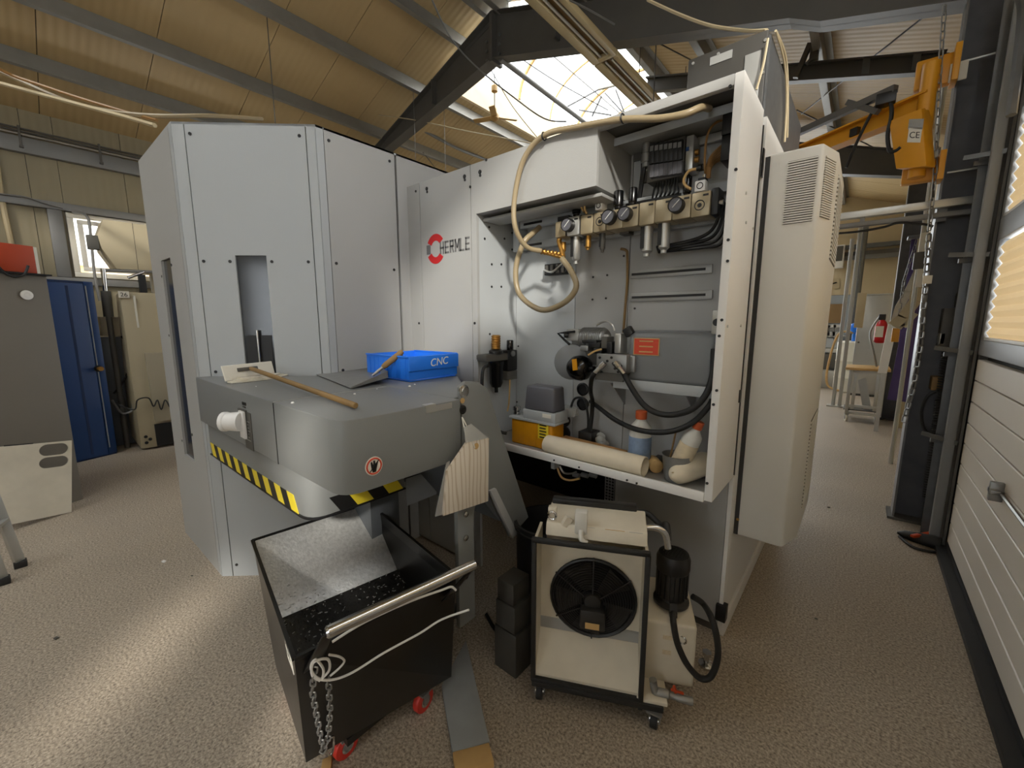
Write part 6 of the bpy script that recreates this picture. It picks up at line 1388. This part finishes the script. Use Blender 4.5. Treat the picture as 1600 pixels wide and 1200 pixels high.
# blue locker
bl = thing('blue_locker', 'tall blue steel locker with hinged door behind the grey cupboard', 'locker', (-7.0, .3, 0))
a = Vector((-7.083, .604, 0)); b = Vector((-6.964, .263, 0)); d_ = (b-a).normalized(); n_ = Vector((-d_.y, d_.x, 0)); n_ = n_ if n_.x > 0 else -n_
b2 = b+d_*.5; ZL = 2.12
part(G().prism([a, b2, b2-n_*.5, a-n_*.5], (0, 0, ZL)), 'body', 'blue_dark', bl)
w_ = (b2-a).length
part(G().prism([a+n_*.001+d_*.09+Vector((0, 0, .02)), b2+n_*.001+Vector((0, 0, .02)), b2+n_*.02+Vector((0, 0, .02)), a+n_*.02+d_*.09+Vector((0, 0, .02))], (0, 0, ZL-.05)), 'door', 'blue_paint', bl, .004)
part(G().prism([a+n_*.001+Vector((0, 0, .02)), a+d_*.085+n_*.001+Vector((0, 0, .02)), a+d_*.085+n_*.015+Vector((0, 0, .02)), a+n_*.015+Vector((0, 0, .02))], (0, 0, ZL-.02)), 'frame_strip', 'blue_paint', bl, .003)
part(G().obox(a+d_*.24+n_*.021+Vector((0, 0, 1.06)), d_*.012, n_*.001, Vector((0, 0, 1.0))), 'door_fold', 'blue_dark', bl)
p = a+d_*.07+n_*.016; part(G().cyl(p+Vector((0, 0, .1)), p+Vector((0, 0, ZL-.05)), .006, n=6), 'lock_rod', 'alu', bl)
p = PP(154, 576, a+n_*.03, n_); part(G().lathe(p, n_, [(.02, 0), (.02, .02), (.012, .03), (.026, .035), (.026, .06)], 14), 'door_knob', 'brass', bl); part(G().lathe(p-n_*.01, n_, [(.04, 0), (.04, .008)], 14), 'lock_rose', 'black', bl)
# beige lathe "26"
bmch = thing('beige_machine', 'beige machine marked 26 with dark plinth beyond the tall cabinet', 'machine', (-6.9, .85, 0))
xm = -6.95
e0_ = PZ(222, 706, 0)
y_a = e0_.y
part(G().hexa([(xm-.75, y_a-.02, .12), (xm, y_a, .02), (xm+.0, 2.6, .02), (xm-.75, 2.6, .12)], [(xm-.75, y_a+.05, 2.02), (xm-.18, y_a+.02, 2.02), (xm-.18, 2.6, 2.02), (xm-.75, 2.6, 2.02)]), 'body', 'beige_machine', bmch, .02)
part(G().hexa([(xm-.05, y_a+.17, .35), (xm+.004, y_a+.17, .35), (xm+.004, 2.5, .35), (xm-.05, 2.5, .35)], [(xm-.12, y_a+.17, 1.25), (xm-.075, y_a+.17, 1.25), (xm-.075, 2.5, 1.25), (xm-.12, 2.5, 1.25)]), 'access_door', 'beige_dark', bmch, .006)
part(G().box(xm-.04, xm+.012, y_a+.16, 2.55, .03, .32), 'plinth_recess', 'black', bmch)
pl0 = PX(190, 460, xm-.16)
part(G().box(xm-.17, xm-.155, pl0.y-.03, pl0.y+.07, pl0.z-.04, pl0.z+.04), 'number_plate', 'paper_white', bmch)
text('26', 'plate_number', 'black', bmch, (xm-.153, pl0.y-.015, pl0.z-.026), (0, 1, 0), (0, 0, 1), .07, .001)
part(G().box(xm-.16, xm-.14, y_a+.14, y_a+.16, 1.3, 1.98), 'edge_strip', 'paper_white', bmch)
disc_dots([(xm+.004, y_a+.06, .10), (xm+.004, y_a+.06, .18), (xm+.004, y_a+.10, .14)], (1, 0, 0), .02, 'foot_bolts', 'black', bmch)
hd = PX(200, 385, -7.9)
t = thing('machine_hood', 'large beige chamfered hood box on the far machine in front of the window', 'hood', hd)
za, zb_ = PX(180, 420, -7.9).z, PX(165, 343, -7.9).z; y0_, y1_ = PX(158, 380, -7.9).y, 2.6
part(G().prism([(-7.9, y0_+.12, za), (-7.9, y1_, za), (-7.9, y1_, zb_), (-7.9, y0_+.05, zb_), (-7.9, y0_-.03, zb_-.22), (-7.9, y0_, za+.25)], (-.5, 0, 0)), 'hood_shell', 'beige_machine', t, .01)
part(G().box(-7.905, -7.899, y0_+.34, y0_+.345, za, zb_), 'seam', 'seam', t)
part(G().box(-8.0, -7.9, y0_-.13, y0_-.02, PX(153, 390, -7.9).z, PX(153, 368, -7.9).z), 'monitor', 'dark_box', t, .004)
part(G().box(-8.2, -8.1, y0_+.5, y0_+.6, 0, za), 'support', 'beige_dark', t)
# arm with tubes in front of the far machine
t = thing('swivel_arm', 'chrome swivel arm with upright post behind the blue locker', 'arm', PX(163, 480, -7.3))
P_ = lambda x, y: PX(x, y, -7.3)
part(G().cyl(P_(165, 458), P_(161, 420), .025, n=10), 'post', 'chrome', t); part(G().cyl(P_(161, 422), P_(240, 425), .02, n=10), 'boom', 'cast_grey', t); part(G().cyl(P_(200, 434), P_(225, 425), .02, n=10), 'stay', 'chrome', t)
part(G().box(*[v for c in zip(P_(222, 445)-Vector((.03, .03, .10)), P_(222, 432)+Vector((.03, .03, .02))) for v in c]), 'clamp', 'black', t); part(G().cyl(P_(170, 495), P_(165, 455), .05, n=12), 'joint', 'dark_box', t)
part(G().cyl(P_(170, 495), Vector((P_(170, 495).x, P_(170, 495).y, 0)), .03, n=10), 'pillar', 'dark_box', t)
t = thing('coolant_unit', 'beige topped grey coolant unit between blue locker and beige machine', 'unit', (-7.6, .75, 0))
part(G().box(-7.75, -7.45, .66, .88, PX(170, 525, -7.45).z, PX(170, 495, -7.45).z), 'head', 'beige_machine', t, .008); part(G().box(-7.8, -7.5, .62, .95, .0, PX(170, 527, -7.5).z), 'tank', 'conveyor_dark', t, .008)
cable([PX(x, y, -7.3) for x, y in ((190, 525), (203, 545), (205, 570), (190, 600), (178, 615))], .014, 'rubber', 'black hose curving down beside the beige machine', 'machine_hose', 'hose')
cable([PX(x, y, -6.94) for x, y in ((185, 632), (210, 640), (215, 625), (232, 622), (240, 635), (246, 625), (252, 640), (258, 625), (265, 636))], .008, 'rubber', 'thin black curly wire at the foot of the beige machine', 'curly_wire', 'wire')
cable([PX(x, y, -7.2) for x, y in ((175, 625), (190, 645), (205, 642), (208, 630))], .014, 'cast_grey', 'grey hose elbow near the foot of the beige machine', 'machine_hose', 'hose')
# thin conduit down the wall left
solo(G().tube([PX(-8, 240, XL+.06), PX(3, 310, XL+.06), PX(18, 382, XL+.06)], .03, 8), 'wall_conduit', 'cream', 'cream conduit coming down the left wall behind the orange box', 'conduit')
solo(G().tube([PX(x, y, XL+.16) for x, y in ((112, 331), (128, 333), (138, 342), (142, 370), (148, 430), (156, 470))], .018, 8), 'wall_conduit', 'girt', 'bent grey conduit in front of the small wall window', 'conduit')
cable([PX(x, y, XL+.115) for x, y in ((0, 303), (40, 308), (70, 318), (98, 325))], .012, 'girt', 'thin grey cable along the girt left of the small window')
# ================================================================ right background
jb = Vector((.345, 4.58, 0))
arm = Vector((ray(614, 503).x, ray(614, 503).y, 0)).normalized()
cr = thing('jib_crane', 'yellow wall jib crane with CE sign on the dark column', 'crane', (.33, 4.6, 2.76))
for z0_, z1_ in ((3.36, 3.56), (2.70, 2.86)):
    part(G().box(.12, .345, 4.52, 4.60, z0_, z1_), 'bracket', 'yellow_crane', cr, .01); part(G().box(.31, .344, 4.44, 4.60, z0_-.02, z1_+.02), 'bracket_plate', 'yellow_crane', cr, .004)
piv = Vector((.20, 4.47, 0))
def AP(px, py, off=0): n = Vector((-arm.y, arm.x, 0)); return PP(px, py, piv+n*off, n)
yp = [AP(1462, 140), AP(1462, 268), AP(1413, 266), AP(1402, 196), AP(1300, 232), AP(1245, 252), AP(1245, 230), AP(1300, 205)]
an = Vector((-arm.y, arm.x, 0))
for q_ in yp: pass
web = [AP(1400, 166), AP(1455, 138), AP(1455, 170), AP(1402, 193), AP(1250, 240), AP(1250, 226)]
L0 = AP(1462, 140); zt6 = L0.z
At = [p.z for p in (AP(1462, 140), AP(1250, 228))]; ztp = AP(1440, 150).z; zbt6 = AP(1440, 177).z
s0 = AP(1455, 150); s_end = s0+arm*3.2
part(G().bar(Vector((s0.x, s0.y, ztp)), Vector((s_end.x, s_end.y, ztp)), .12, .014), 'top_flange', 'yellow_crane', cr); part(G().bar(Vector((s0.x, s0.y, zbt6)), Vector((s_end.x, s_end.y, zbt6)), .12, .014), 'bottom_flange', 'yellow_crane', cr)
part(G().bar(Vector((s0.x, s0.y, (ztp+zbt6)/2)), Vector((s_end.x, s_end.y, (ztp+zbt6)/2)), .012, ztp-zbt6), 'arm_web', 'yellow_crane', cr)
gp = [AP(1403, 192, .006), AP(1455, 172, .006), AP(1462, 262, .006), AP(1414, 266, .006)]
part(G().prism(gp, an*.10), 'gusset', 'yellow_crane', cr, .006)
part(G().cyl(piv+Vector((0, 0, 2.72)), piv+Vector((0, 0, 3.5)), .05, n=14), 'pivot_post', 'yellow_crane', cr)
sn = an if (CAM-gp[0]).dot(an) > 0 else -an
base_off = gp[0]+(an*.10 if sn == an else Vector((0, 0, 0)))
def GP(px, py): return PP(px, py, base_off+sn*.002, sn)
c_ = GP(1429, 211); r_x = (GP(1437, 211)-GP(1421, 211)).normalized()
part(G().obox(c_, r_x*.045, sn*.001, Vector((0, 0, .05))), 'ce_plate', 'paper_white', cr); text('CE', 'ce_mark', 'black', cr, c_-r_x*.036-Vector((0, 0, .02))+sn*.0015, r_x, (0, 0, 1), .06, .0006)
c_ = GP(1431, 194); part(G().obox(c_, r_x*.05, sn*.001, Vector((0, 0, .035))), 'type_plate', 'panel_inner', cr)
p = PY(1493, 112, 4.50); part(G().box(p.x-.03, p.x+.06, 4.50, 4.515, p.z-.06, p.z+.06), 'white_patch', 'paper_white', cr)
p = AP(1340, 207); part(G().obox(Vector((p.x, p.y, p.z))+sn*.03, arm*.03, sn*.02, Vector((0, 0, .03))), 'trolley_stop', 'black', cr)
# power feed rail above the arm
t = thing('feed_rail', 'dark cable feed rail with hanging cable above the crane arm', 'rail', AP(1380, 155))
part(G().bar(AP(1248, 207, .1), AP(1400, 138, .1), .05, .05), 'rail', 'steel_dark', t); part(G().bar(AP(1325, 160, .1), AP(1372, 175, .1), .04, .04), 'cross_arm', 'steel_dark', t)
p = AP(1384, 156, .1); part(G().obox(p, (.06, 0, 0), (0, .05, 0), (0, 0, .04)), 'trolley', 'black', t, .006)
cable([AP(x, y, .1) for x, y in ((1374, 158), (1360, 180), (1340, 220), (1322, 262))], .012, 'rubber', 'straight dark cable falling left from the crane feed trolley', 'feed_cable')
cable([AP(x, y, .1) for x, y in ((1392, 158), (1393, 180), (1387, 210), (1390, 235), (1400, 236), (1408, 230))], .014, 'rubber', 'dark flat cable looping down right of the crane feed trolley', 'feed_cable')
# chain from the roof down to the floor
chain('hoist_chain', [PY(1476, 8, 4.46), PY(1468, 120, 4.46), PY(1461, 270, 4.46), PY(1452, 360, 4.46)], .055, .012, .0045, 'cast_grey', 'long steel hoist chain hanging in front of the yellow crane')
chain('hoist_chain', [PY(1452, 365, 4.46), PY(1446, 450, 4.46), PY(1438, 540, 4.46), PY(1428, 600, 4.46), PY(1412, 660, 4.46)], .055, .016, .006, 'cast_grey', 'lower doubled hoist chain hanging in front of the broad column')
solo(G().box(*[v for c in zip(PY(1449, 437, 4.45)-Vector((.025, .01, .03)), PY(1449, 437, 4.45)+Vector((.025, .01, .03))) for v in c]), 'chain_tag', 'paper_white', 'small white tag on the hoist chain', 'tag')
# straps hanging at the wall behind the column
for i, (pts, w_, m, lab) in enumerate(((((1444, 372), (1440, 420), (1430, 470), (1412, 495), (1396, 508)), .07, 'cream', 'cream lifting sling hanging in a loop on the far wall'),
    (((1442, 372), (1434, 425), (1420, 455), (1405, 480), (1398, 505), (1410, 510), (1428, 490)), .05, 'dirty_white', 'second looped cream sling hanging beside the first'),
    (((1441, 372), (1433, 440), (1425, 500), (1420, 540), (1412, 580), (1402, 625)), .12, 'violet', 'wide violet lifting sling hanging down to the floor'))):
    P2 = [PY(x, y, 6.56+.04*i) for x, y in pts]; g = G()
    sm = G(); 
    for a, b in zip(P2, P2[1:]): g.bar(a, b+(b-a).normalized()*.01, w_*1.5, .012, (0, 1, 0))
    solo(g, 'lifting_sling', m, lab, 'sling', 'slings on the right wall')
q_ = PY(1441, 372, 6.6); t = thing('sling_hook', 'steel hook bar on the right wall carrying the slings', 'hook', (.69, 6.6, q_.z)); part(G().box(q_.x-.12, .69, 6.52, 6.70, q_.z, q_.z+.03), 'bar', 'steel_galv', t, .004); part(G().box(.68, .699, 6.48, 6.74, q_.z-.08, q_.z+.1), 'wall_plate', 'steel_galv', t, .003)
chain('thin_chain', [PY(1433, 374, 6.6), PY(1412, 440, 6.6), PY(1408, 470, 6.6), PY(1404, 500, 6.6)], .06, .012, .004, 'cast_grey', 'short thin chain hanging beside the slings')
t = thing('control_pendant', 'white and grey box with strap bracket on the farther column', 'box', PY(1440, 400, 6.4))
p = PY(1447, 378, 6.4); part(G().box(p.x-.05, p.x+.04, 6.4, 6.46, p.z-.12, p.z+.10), 'panel', 'paper_white', t, .005); p = PY(1439, 407, 6.4); part(G().box(p.x-.06, p.x+.06, 6.38, 6.46, p.z-.09, p.z+.09), 'box', 'dark_box', t, .006)
p = PY(1437, 425, 6.4); part(G().box(p.x-.02, p.x+.05, 6.4, 6.46, p.z-.16, p.z+.06), 'panel', 'paper_white', t, .005)
part(G().cyl((PY(1452, 300, 6.43).x, 6.43, 0), (PY(1452, 300, 6.43).x, 6.43, 4.2), .022, n=12), 'pole', 'alu', t)
# workbench trolley
t = thing('profile_trolley', 'aluminium profile trolley with worn wooden top on casters', 'trolley', PZ(1345, 655, 0))
a = PZ(1318, 655, 0); b = PZ(1372, 662, 0); bx0, bx1 = a.x, b.x+.02; by0 = 8.75; by1 = 9.32; zb7 = .13; zt7 = PY(1350, 575, by0).z
for xx in (bx0, bx1-.045):
    for yy_ in (by0, by1-.045): part(G().box(xx, xx+.045, yy_, yy_+.045, zb7, zt7-.04), 'leg', 'alu', t, .003)
for xx in (bx0+.07, bx1-.115): part(G().box(xx, xx+.045, by0+.002, by0+.04, zb7+.09, zt7-.04), 'inner_post', 'alu', t, .003)
for zz in (zb7, zb7+.12, zt7-.09): 
    part(G().box(bx0+.046, bx1-.046, by0, by0+.04, zz, zz+.045), 'crossbar', 'alu', t, .003)
    for xx in (bx0, bx1-.045): part(G().box(xx, xx+.04, by0+.046, by1-.046, zz, zz+.045), 'crossbar', 'alu', t, .003)
part(G().box(bx0-.05, bx1+.04, by0-.05, by1+.05, zt7-.04, zt7), 'wood_top', 'wood_pale', t, .004); part(G().box(bx0-.02, bx1, by0+.05, by1-.05, zb7+.06, zb7+.075), 'lower_shelf', 'dark_box', t)
part(G().obox(((bx0+bx1)/2, by0+.2, .45), (.05, 0, .02), (0, .01, 0), (-.06, 0, .26)), 'leaning_board', 'alu', t)
for xx in (bx0+.03, bx1-.05):
    for yy_ in (by0+.03, by1-.05): caster(t, xx, yy_, .05, 'dirty_white', .3, zb7-.002)
# far things against the back wall
t = thing('oil_drum', 'cream plastic drum with blue hand pump at the back wall', 'drum', PZ(1332, 600, 0))
p = PY(1331, 560, 12.6); zdt = PY(1331, 533, 12.6).z; part(G().lathe((p.x, 12.6, 0), (0, 0, 1), [(.27, 0), (.30, .03), (.30, .32), (.31, .34), (.30, .36), (.30, .72), (.31, .74), (.30, .76), (.30, zdt-.03), (.27, zdt)], 20), 'drum', 'tank_white', t)
zz = PY(1331, 515, 12.6).z; part(G().lathe((p.x, 12.6, zdt), (0, 0, 1), [(.05, 0), (.05, zz-zdt-.08), (.10, zz-zdt-.06), (.12, zz-zdt+.05), (.09, zz-zdt+.13), (.05, zz-zdt+.15)], 12), 'pump', 'blue_plastic', t)
part(G().tube([(p.x-.03, 12.55, zdt+.2), (p.x-.30, 12.4, zdt+.15), (p.x-.42, 12.35, .6), (p.x-.38, 12.3, .15), (p.x-.1, 12.2, .05)], .025, 8), 'pump_hose', 'wood_pale', t)
t = thing('fire_extinguisher', 'red fire extinguisher on the far column side', 'extinguisher', PY(1376, 515, 9.2))
p = PY(1376, 520, 9.2); hE = PY(1376, 500, 9.2).z-PY(1376, 536, 9.2).z
part(G().lathe((p.x, 9.2, PY(1376, 536, 9.2).z), (0, 0, 1), [(.05, 0), (.075, .02), (.08, .04), (.08, hE*.75), (.06, hE*.9), (.03, hE)], 18), 'cylinder', 'red_ext', t)
part(G().box(p.x-.05, p.x+.04, 9.17, 9.23, PY(1376, 500, 9.2).z, PY(1376, 491, 9.2).z), 'valve', 'black', t, .01); part(G().obox((p.x-.02, 9.118, p.z+.02), (.05, 0, 0), (0, .003, 0), (0, 0, .09)), 'label', 'paper_white', t)
part(G().tube([(p.x-.04, 9.2, PY(1376, 495, 9.2).z), (p.x-.13, 9.18, p.z), (p.x-.05, 9.16, p.z-.35), (p.x+.02, 9.2, p.z-.62)], .015, 8), 'hose', 'cast_grey', t)
part(G().box(p.x-.02, max(p.x, .343), 9.28, 9.32, p.z-.05, p.z+.05), 'wall_hook', 'steel_dark', t)
# steel locker, posts, pipes
p0_ = PY(1345, 462, 12.0); p1_ = PY(1395, 560, 12.0); t = thing('grey_cabinet', 'worn pale metal cabinet behind the fire extinguisher', 'cabinet', (p0_.x, 12, 0)); part(G().box(p0_.x, p1_.x+.1, 12.0, 12.5, 0.05, p0_.z), 'body', 'alu', t, .01); part(G().box(p0_.x-.02, p1_.x+.1, 11.98, 12.5, p0_.z, p0_.z+.03), 'top', 'alu', t, .004)
for zz in (.6, 1.2): part(G().cyl((p0_.x+.06, 11.99, zz), (p0_.x+.06, 12.0, zz), .02), 'rivet', 'dark_box', t)
part(G().box(p0_.x, p1_.x, 12.02, 12.4, 0, .05), 'plinth', 'dark_box', t)
a = PY(1342, 345, 10.2); t = thing('profile_post', 'tall pair of aluminium profile posts standing behind the trolley', 'post', (a.x, 10.2, 0))
for dx in (0, .10): part(G().box(a.x+dx-.09, a.x+dx-.03, 10.2, 10.26, 0, PY(1360, 370, 10.2).z if dx == 0 else PY(1365, 352, 10.2).z), 'post', 'alu', t, .004)
part(G().box(a.x-.16, a.x+.12, 10.12, 10.34, 0, .02), 'foot', 'alu', t)
p = PY(1348, 485, 10.19); solo(G().box(p.x-.10, p.x+.03, 10.08, 10.195, p.z-.32, p.z+.32), 'switch_cabinet', 'cream', 'tall cream switch box on the far profile posts', 'box', bevel=.008)
a = PY(1345, 350, 13.0); b = PY(1325, 530, 13.0); solo(G().tube([(b.x+.05, 13.6, 0.0), (b.x+.05, 13.6, 2.0), (b.x+.05, 13.6, 4.0)], .08, 12, False), 'down_pipe', 'steel_galv', 'grey downpipe running up the back wall', 'pipe')
for i, (py, m) in enumerate(((385, 'steel_galv'), (396, 'steel_dark'), (402, 'girt'))):
    p = PY(1340, py, 13.9); solo(G().box(p.x-1.2, .68, 13.88, 14.0, p.z-.05, p.z+.05), 'wall_duct', m, ('upper', 'middle', 'lower')[i]+' of three horizontal ducts on the back wall', 'duct', 'ducts on the back wall')
p = PY(1308, 398, 12.0); t = thing('wall_clock_box', 'small white box with dark window near the cooling unit edge', 'box', p); part(G().box(p.x-.12, p.x+.06, 13.7, 14.09, p.z-.1, p.z+.45), 'case', 'white_paint', t, .01); part(G().box(p.x-.10, p.x+.03, 13.69, 13.71, p.z+.05, p.z+.42), 'window', 'dark_box', t)
p = PY(1301, 443, 14.0); t = thing('wall_sign', 'small yellow-edged sign on the grey back wall', 'sign', p); part(G().box(p.x-.12, p.x+.14, 14.07, 14.098, p.z-.13, p.z+.13), 'plate', 'cream', t); part(G().bar((p.x-.06, 14.065, p.z-.02), (p.x+.08, 14.065, p.z+.03), .01, .03), 'symbol', 'black', t)
for i in range(3):
    p = PY(1291+i*8.5, 517, 13.4); t = thing('storage_box', ('left', 'middle', 'right')[i]+' of three small white boxes on the far shelf', 'box', p, 'white boxes on the far shelf'); part(G().box(p.x-.085, p.x+.085, 13.3, 13.5, p.z-.14, p.z+.16), 'case', 'bottle_white', t, .006); part(G().box(p.x-.05, p.x+.05, 13.295, 13.302, p.z-.02, p.z+.09), 'label', 'cast_grey', t)
p = PY(1298, 530, 13.4); t = thing('wall_shelf', 'pale shelf with clear bins below the three white boxes', 'shelf', p)
zz = PY(1298, 524.5, 13.4).z; part(G().box(p.x-.7, p.x+.28, 13.2, 14.09, zz-.03, zz), 'board', 'alu', t)
for i in range(3): part(G().box(p.x-.25+i*.17, p.x-.10+i*.17, 13.25, 13.5, zz-.30, zz-.05), 'clear_bin', 'panel_light', t, .01)
part(G().box(p.x-.7, p.x+.28, 13.2, 14.09, zz-.42, zz-.32), 'board', 'bottle_white', t)
p = PY(1300, 490, 14.0); solo(G().box(p.x-.5, p.x+.2, 14.06, 14.098, p.z-.25, p.z+.25), 'notice_board', 'dirty_wear', 'brown-grey notice board on the back wall above the white boxes', 'board')
p = PZ(1298, 595, 0); t = thing('waste_bin', 'low grey bin on the floor at the back wall', 'bin', p); part(G().box(p.x-.6, p.x+.25, 12.9, 13.5, 0, .45), 'bin', 'alu', t, .02); part(G().box(p.x-.6, p.x+.2, 13.1, 13.45, .45, .85), 'machine', 'dark_box', t, .01)
# leaning long board at the right wall
g = G(); a = PZ(1407, 680, 0); t_ = PY(1432, 545, 6.6)
solo(G().bar(PZ(1404, 668, 0.03), PX(1430, 540, .60), .03, .13, (1, 0, .3)), 'leaning_board', 'cream', 'cream board leaning beside the violet sling', 'board')
t = thing('yellow_switch', 'small orange switch box on the right wall below the slings', 'switch', PY(1402, 523, 7.0)); p = PY(1402, 523, 7.0); part(G().box(p.x-.05, p.x+.05, 7.0, 7.06, p.z-.09, p.z+.08), 'box', 'yellow_crane', t, .006); part(G().box(p.x+.03, p.x+.10, 7.02, 7.07, p.z-.16, p.z+.12), 'back', 'cream', t, .004); part(G().box(p.x+.05, .69, 7.04, 7.06, p.z-.02, p.z+.02), 'holder', 'steel_dark', t)
t = thing('white_strip_board', 'narrow white board standing beside the far column', 'board', PY(1392, 545, 8.3)); p = PY(1390, 520, 8.2); part(G().obox((p.x, 8.2, PY(1388, 545, 8.2).z), (.05, 0, 0), (0, .02, 0), (.02, 0, .36)), 'board', 'white_paint', t); part(G().box(p.x-.03, p.x+.02, 8.2, 8.22, 0, PY(1388, 570, 8.2).z), 'stand', 'alu', t)
# boxes, cables on the broad column
t = thing('column_switchgear', 'grey control box with spiral cable on the broad column', 'control box', PY(1490, 500, 4.6))
yq = 4.60
def colbox(px0, py0, px1, py1, d_, m, nm): a = PY(px0, py0, yq); b = PY(px1, py1, yq); part(G().box(a.x, b.x, yq-d_, 4.693, b.z, a.z), nm, m, t, .005)
colbox(1514, 418, 1524, 468, .06, 'alu', 'terminal_strip'); colbox(1492, 482, 1512, 560, .05, 'column', 'door_control'); colbox(1474, 482, 1484, 545, .05, 'dark_box', 'switch'); colbox(1468, 520, 1474, 538, .05, 'alu', 'switch_tag'); colbox(1456, 588, 1472, 610, .05, 'wood', 'junction_box')
colbox(1486, 575, 1500, 600, .05, 'alu', 'relay_box'); colbox(1482, 620, 1492, 640, .05, 'cream', 'connector')
g = G(); pts = []; A_ = PY(1478, 550, 4.52); B_ = PY(1447, 780, 4.52); dd = B_-A_; L7 = dd.length; dn = dd.normalized(); o1_ = dn.orthogonal().normalized(); o2_ = dn.cross(o1_)
for k in range(58*8): a_ = 2*PI*k/8; pts.append(A_+dd*(k/(58*8))+o1_*.020*math.cos(a_)+o2_*.020*math.sin(a_))
solo(G().tube(pts, .006, 4, smooth=False), 'spiral_cable', 'rubber', 'black spiral cable hanging down the broad column', 'cable')
cable([PY(x, y, 4.55) for x, y in ((1486, 560), (1482, 620), (1474, 660), (1458, 678), (1444, 670), (1440, 645), (1448, 622), (1462, 612), (1470, 608)) ], .010, 'rubber', 'black cable looped on the broad column beside the spiral cable', 'column_cable')
cable([PY(x, y, 4.55) for x, y in ((1446, 785), (1444, 805), (1450, 818), (1462, 824))], .008, 'rubber', 'black cable end dropping from the spiral cable to the floor', 'column_cable')
cable([PY(x, y, 4.56) for x, y in ((1513, 450), (1503, 455), (1496, 462), (1494, 480))], .012, 'rubber', 'short black cable bending into the grey column control box', 'column_cable')
cable([PY(1506, 96, 4.54), PY(1585, 75, 4.54)], .007, 'alu', 'upper thin tie rod from the crane bracket across the column', 'tie_rod', 'rod'); cable([PY(1480, 270, 4.54), PY(1552, 258, 4.54)], .007, 'alu', 'lower thin tie rod from the crane bracket across the column', 'tie_rod', 'rod')
cable([PX(x, y, .50) for x, y in ((1590, -10), (1598, 20), (1590, 100), (1580, 180))], .022, 'steel_galv', 'grey conduit bending down at the top right beside the door track', 'track_conduit', 'conduit')
cable([PY(x, y, 4.48) for x, y in ((1305, 365), (1340, 362), (1380, 355), (1405, 348), (1440, 350), (1458, 354))], .009, 'rubber', 'thin black cable sagging under the aluminium cross rail', 'rail_cable')
# things at the column foot
t = thing('power_tool', 'black and orange tool lying on the floor at the column foot', 'tool', PZ(1440, 845, 0))
q0_ = PZ(1402, 832, .03); q1_ = PZ(1470, 850, .04)
part(G().lathe(q0_, q1_-q0_, [(.008, 0), (.03, .04), (.042, .12), (.05, .20), (.045, (q1_-q0_).length)], 12), 'body', 'rubber', t)
part(G().bar(PZ(1425, 838, .06), PZ(1462, 832, .075), .03, .02), 'orange_grip', 'orange_red', t, .005); part(G().tube([PZ(1405, 838, .012), PZ(1430, 856, .012), PZ(1470, 864, .012)], .010, 6), 'cord', 'rubber', t)
p = PZ(1470, 830, 0); solo(G().box(p.x-.05, p.x+.06, p.y-.02, p.y+.14, 0, .12), 'black_block', 'black', 'black block on the floor between column foot and door', 'block', bevel=.006)
# small litter on the floor
for i, (px, py, s, m) in enumerate(((256, 878, .012, 'white_paint'), (300, 900, .006, 'dark_box'), (1295, 793, .008, 'dark_box'), (1275, 967, .006, 'dark_box'), (88, 998, .010, 'dark_box'))):
    p = PZ(px, py, 0); g = G(); g.obox(p+Vector((0, 0, s*.35)), (s, s*.4, 0), (-s*.3, s*.6, 0), (0, 0, s*.35))
    solo(g, 'floor_crumb', m, ('white scrap on the floor left of the tall cabinet', 'dark crumb on the floor near the tall cabinet corner', 'dark crumb on the aisle floor beyond the cooling unit', 'dark crumb on the aisle floor before the machine', 'dark splinter on the floor at the lower left')[i], 'crumb', 'floor litter')
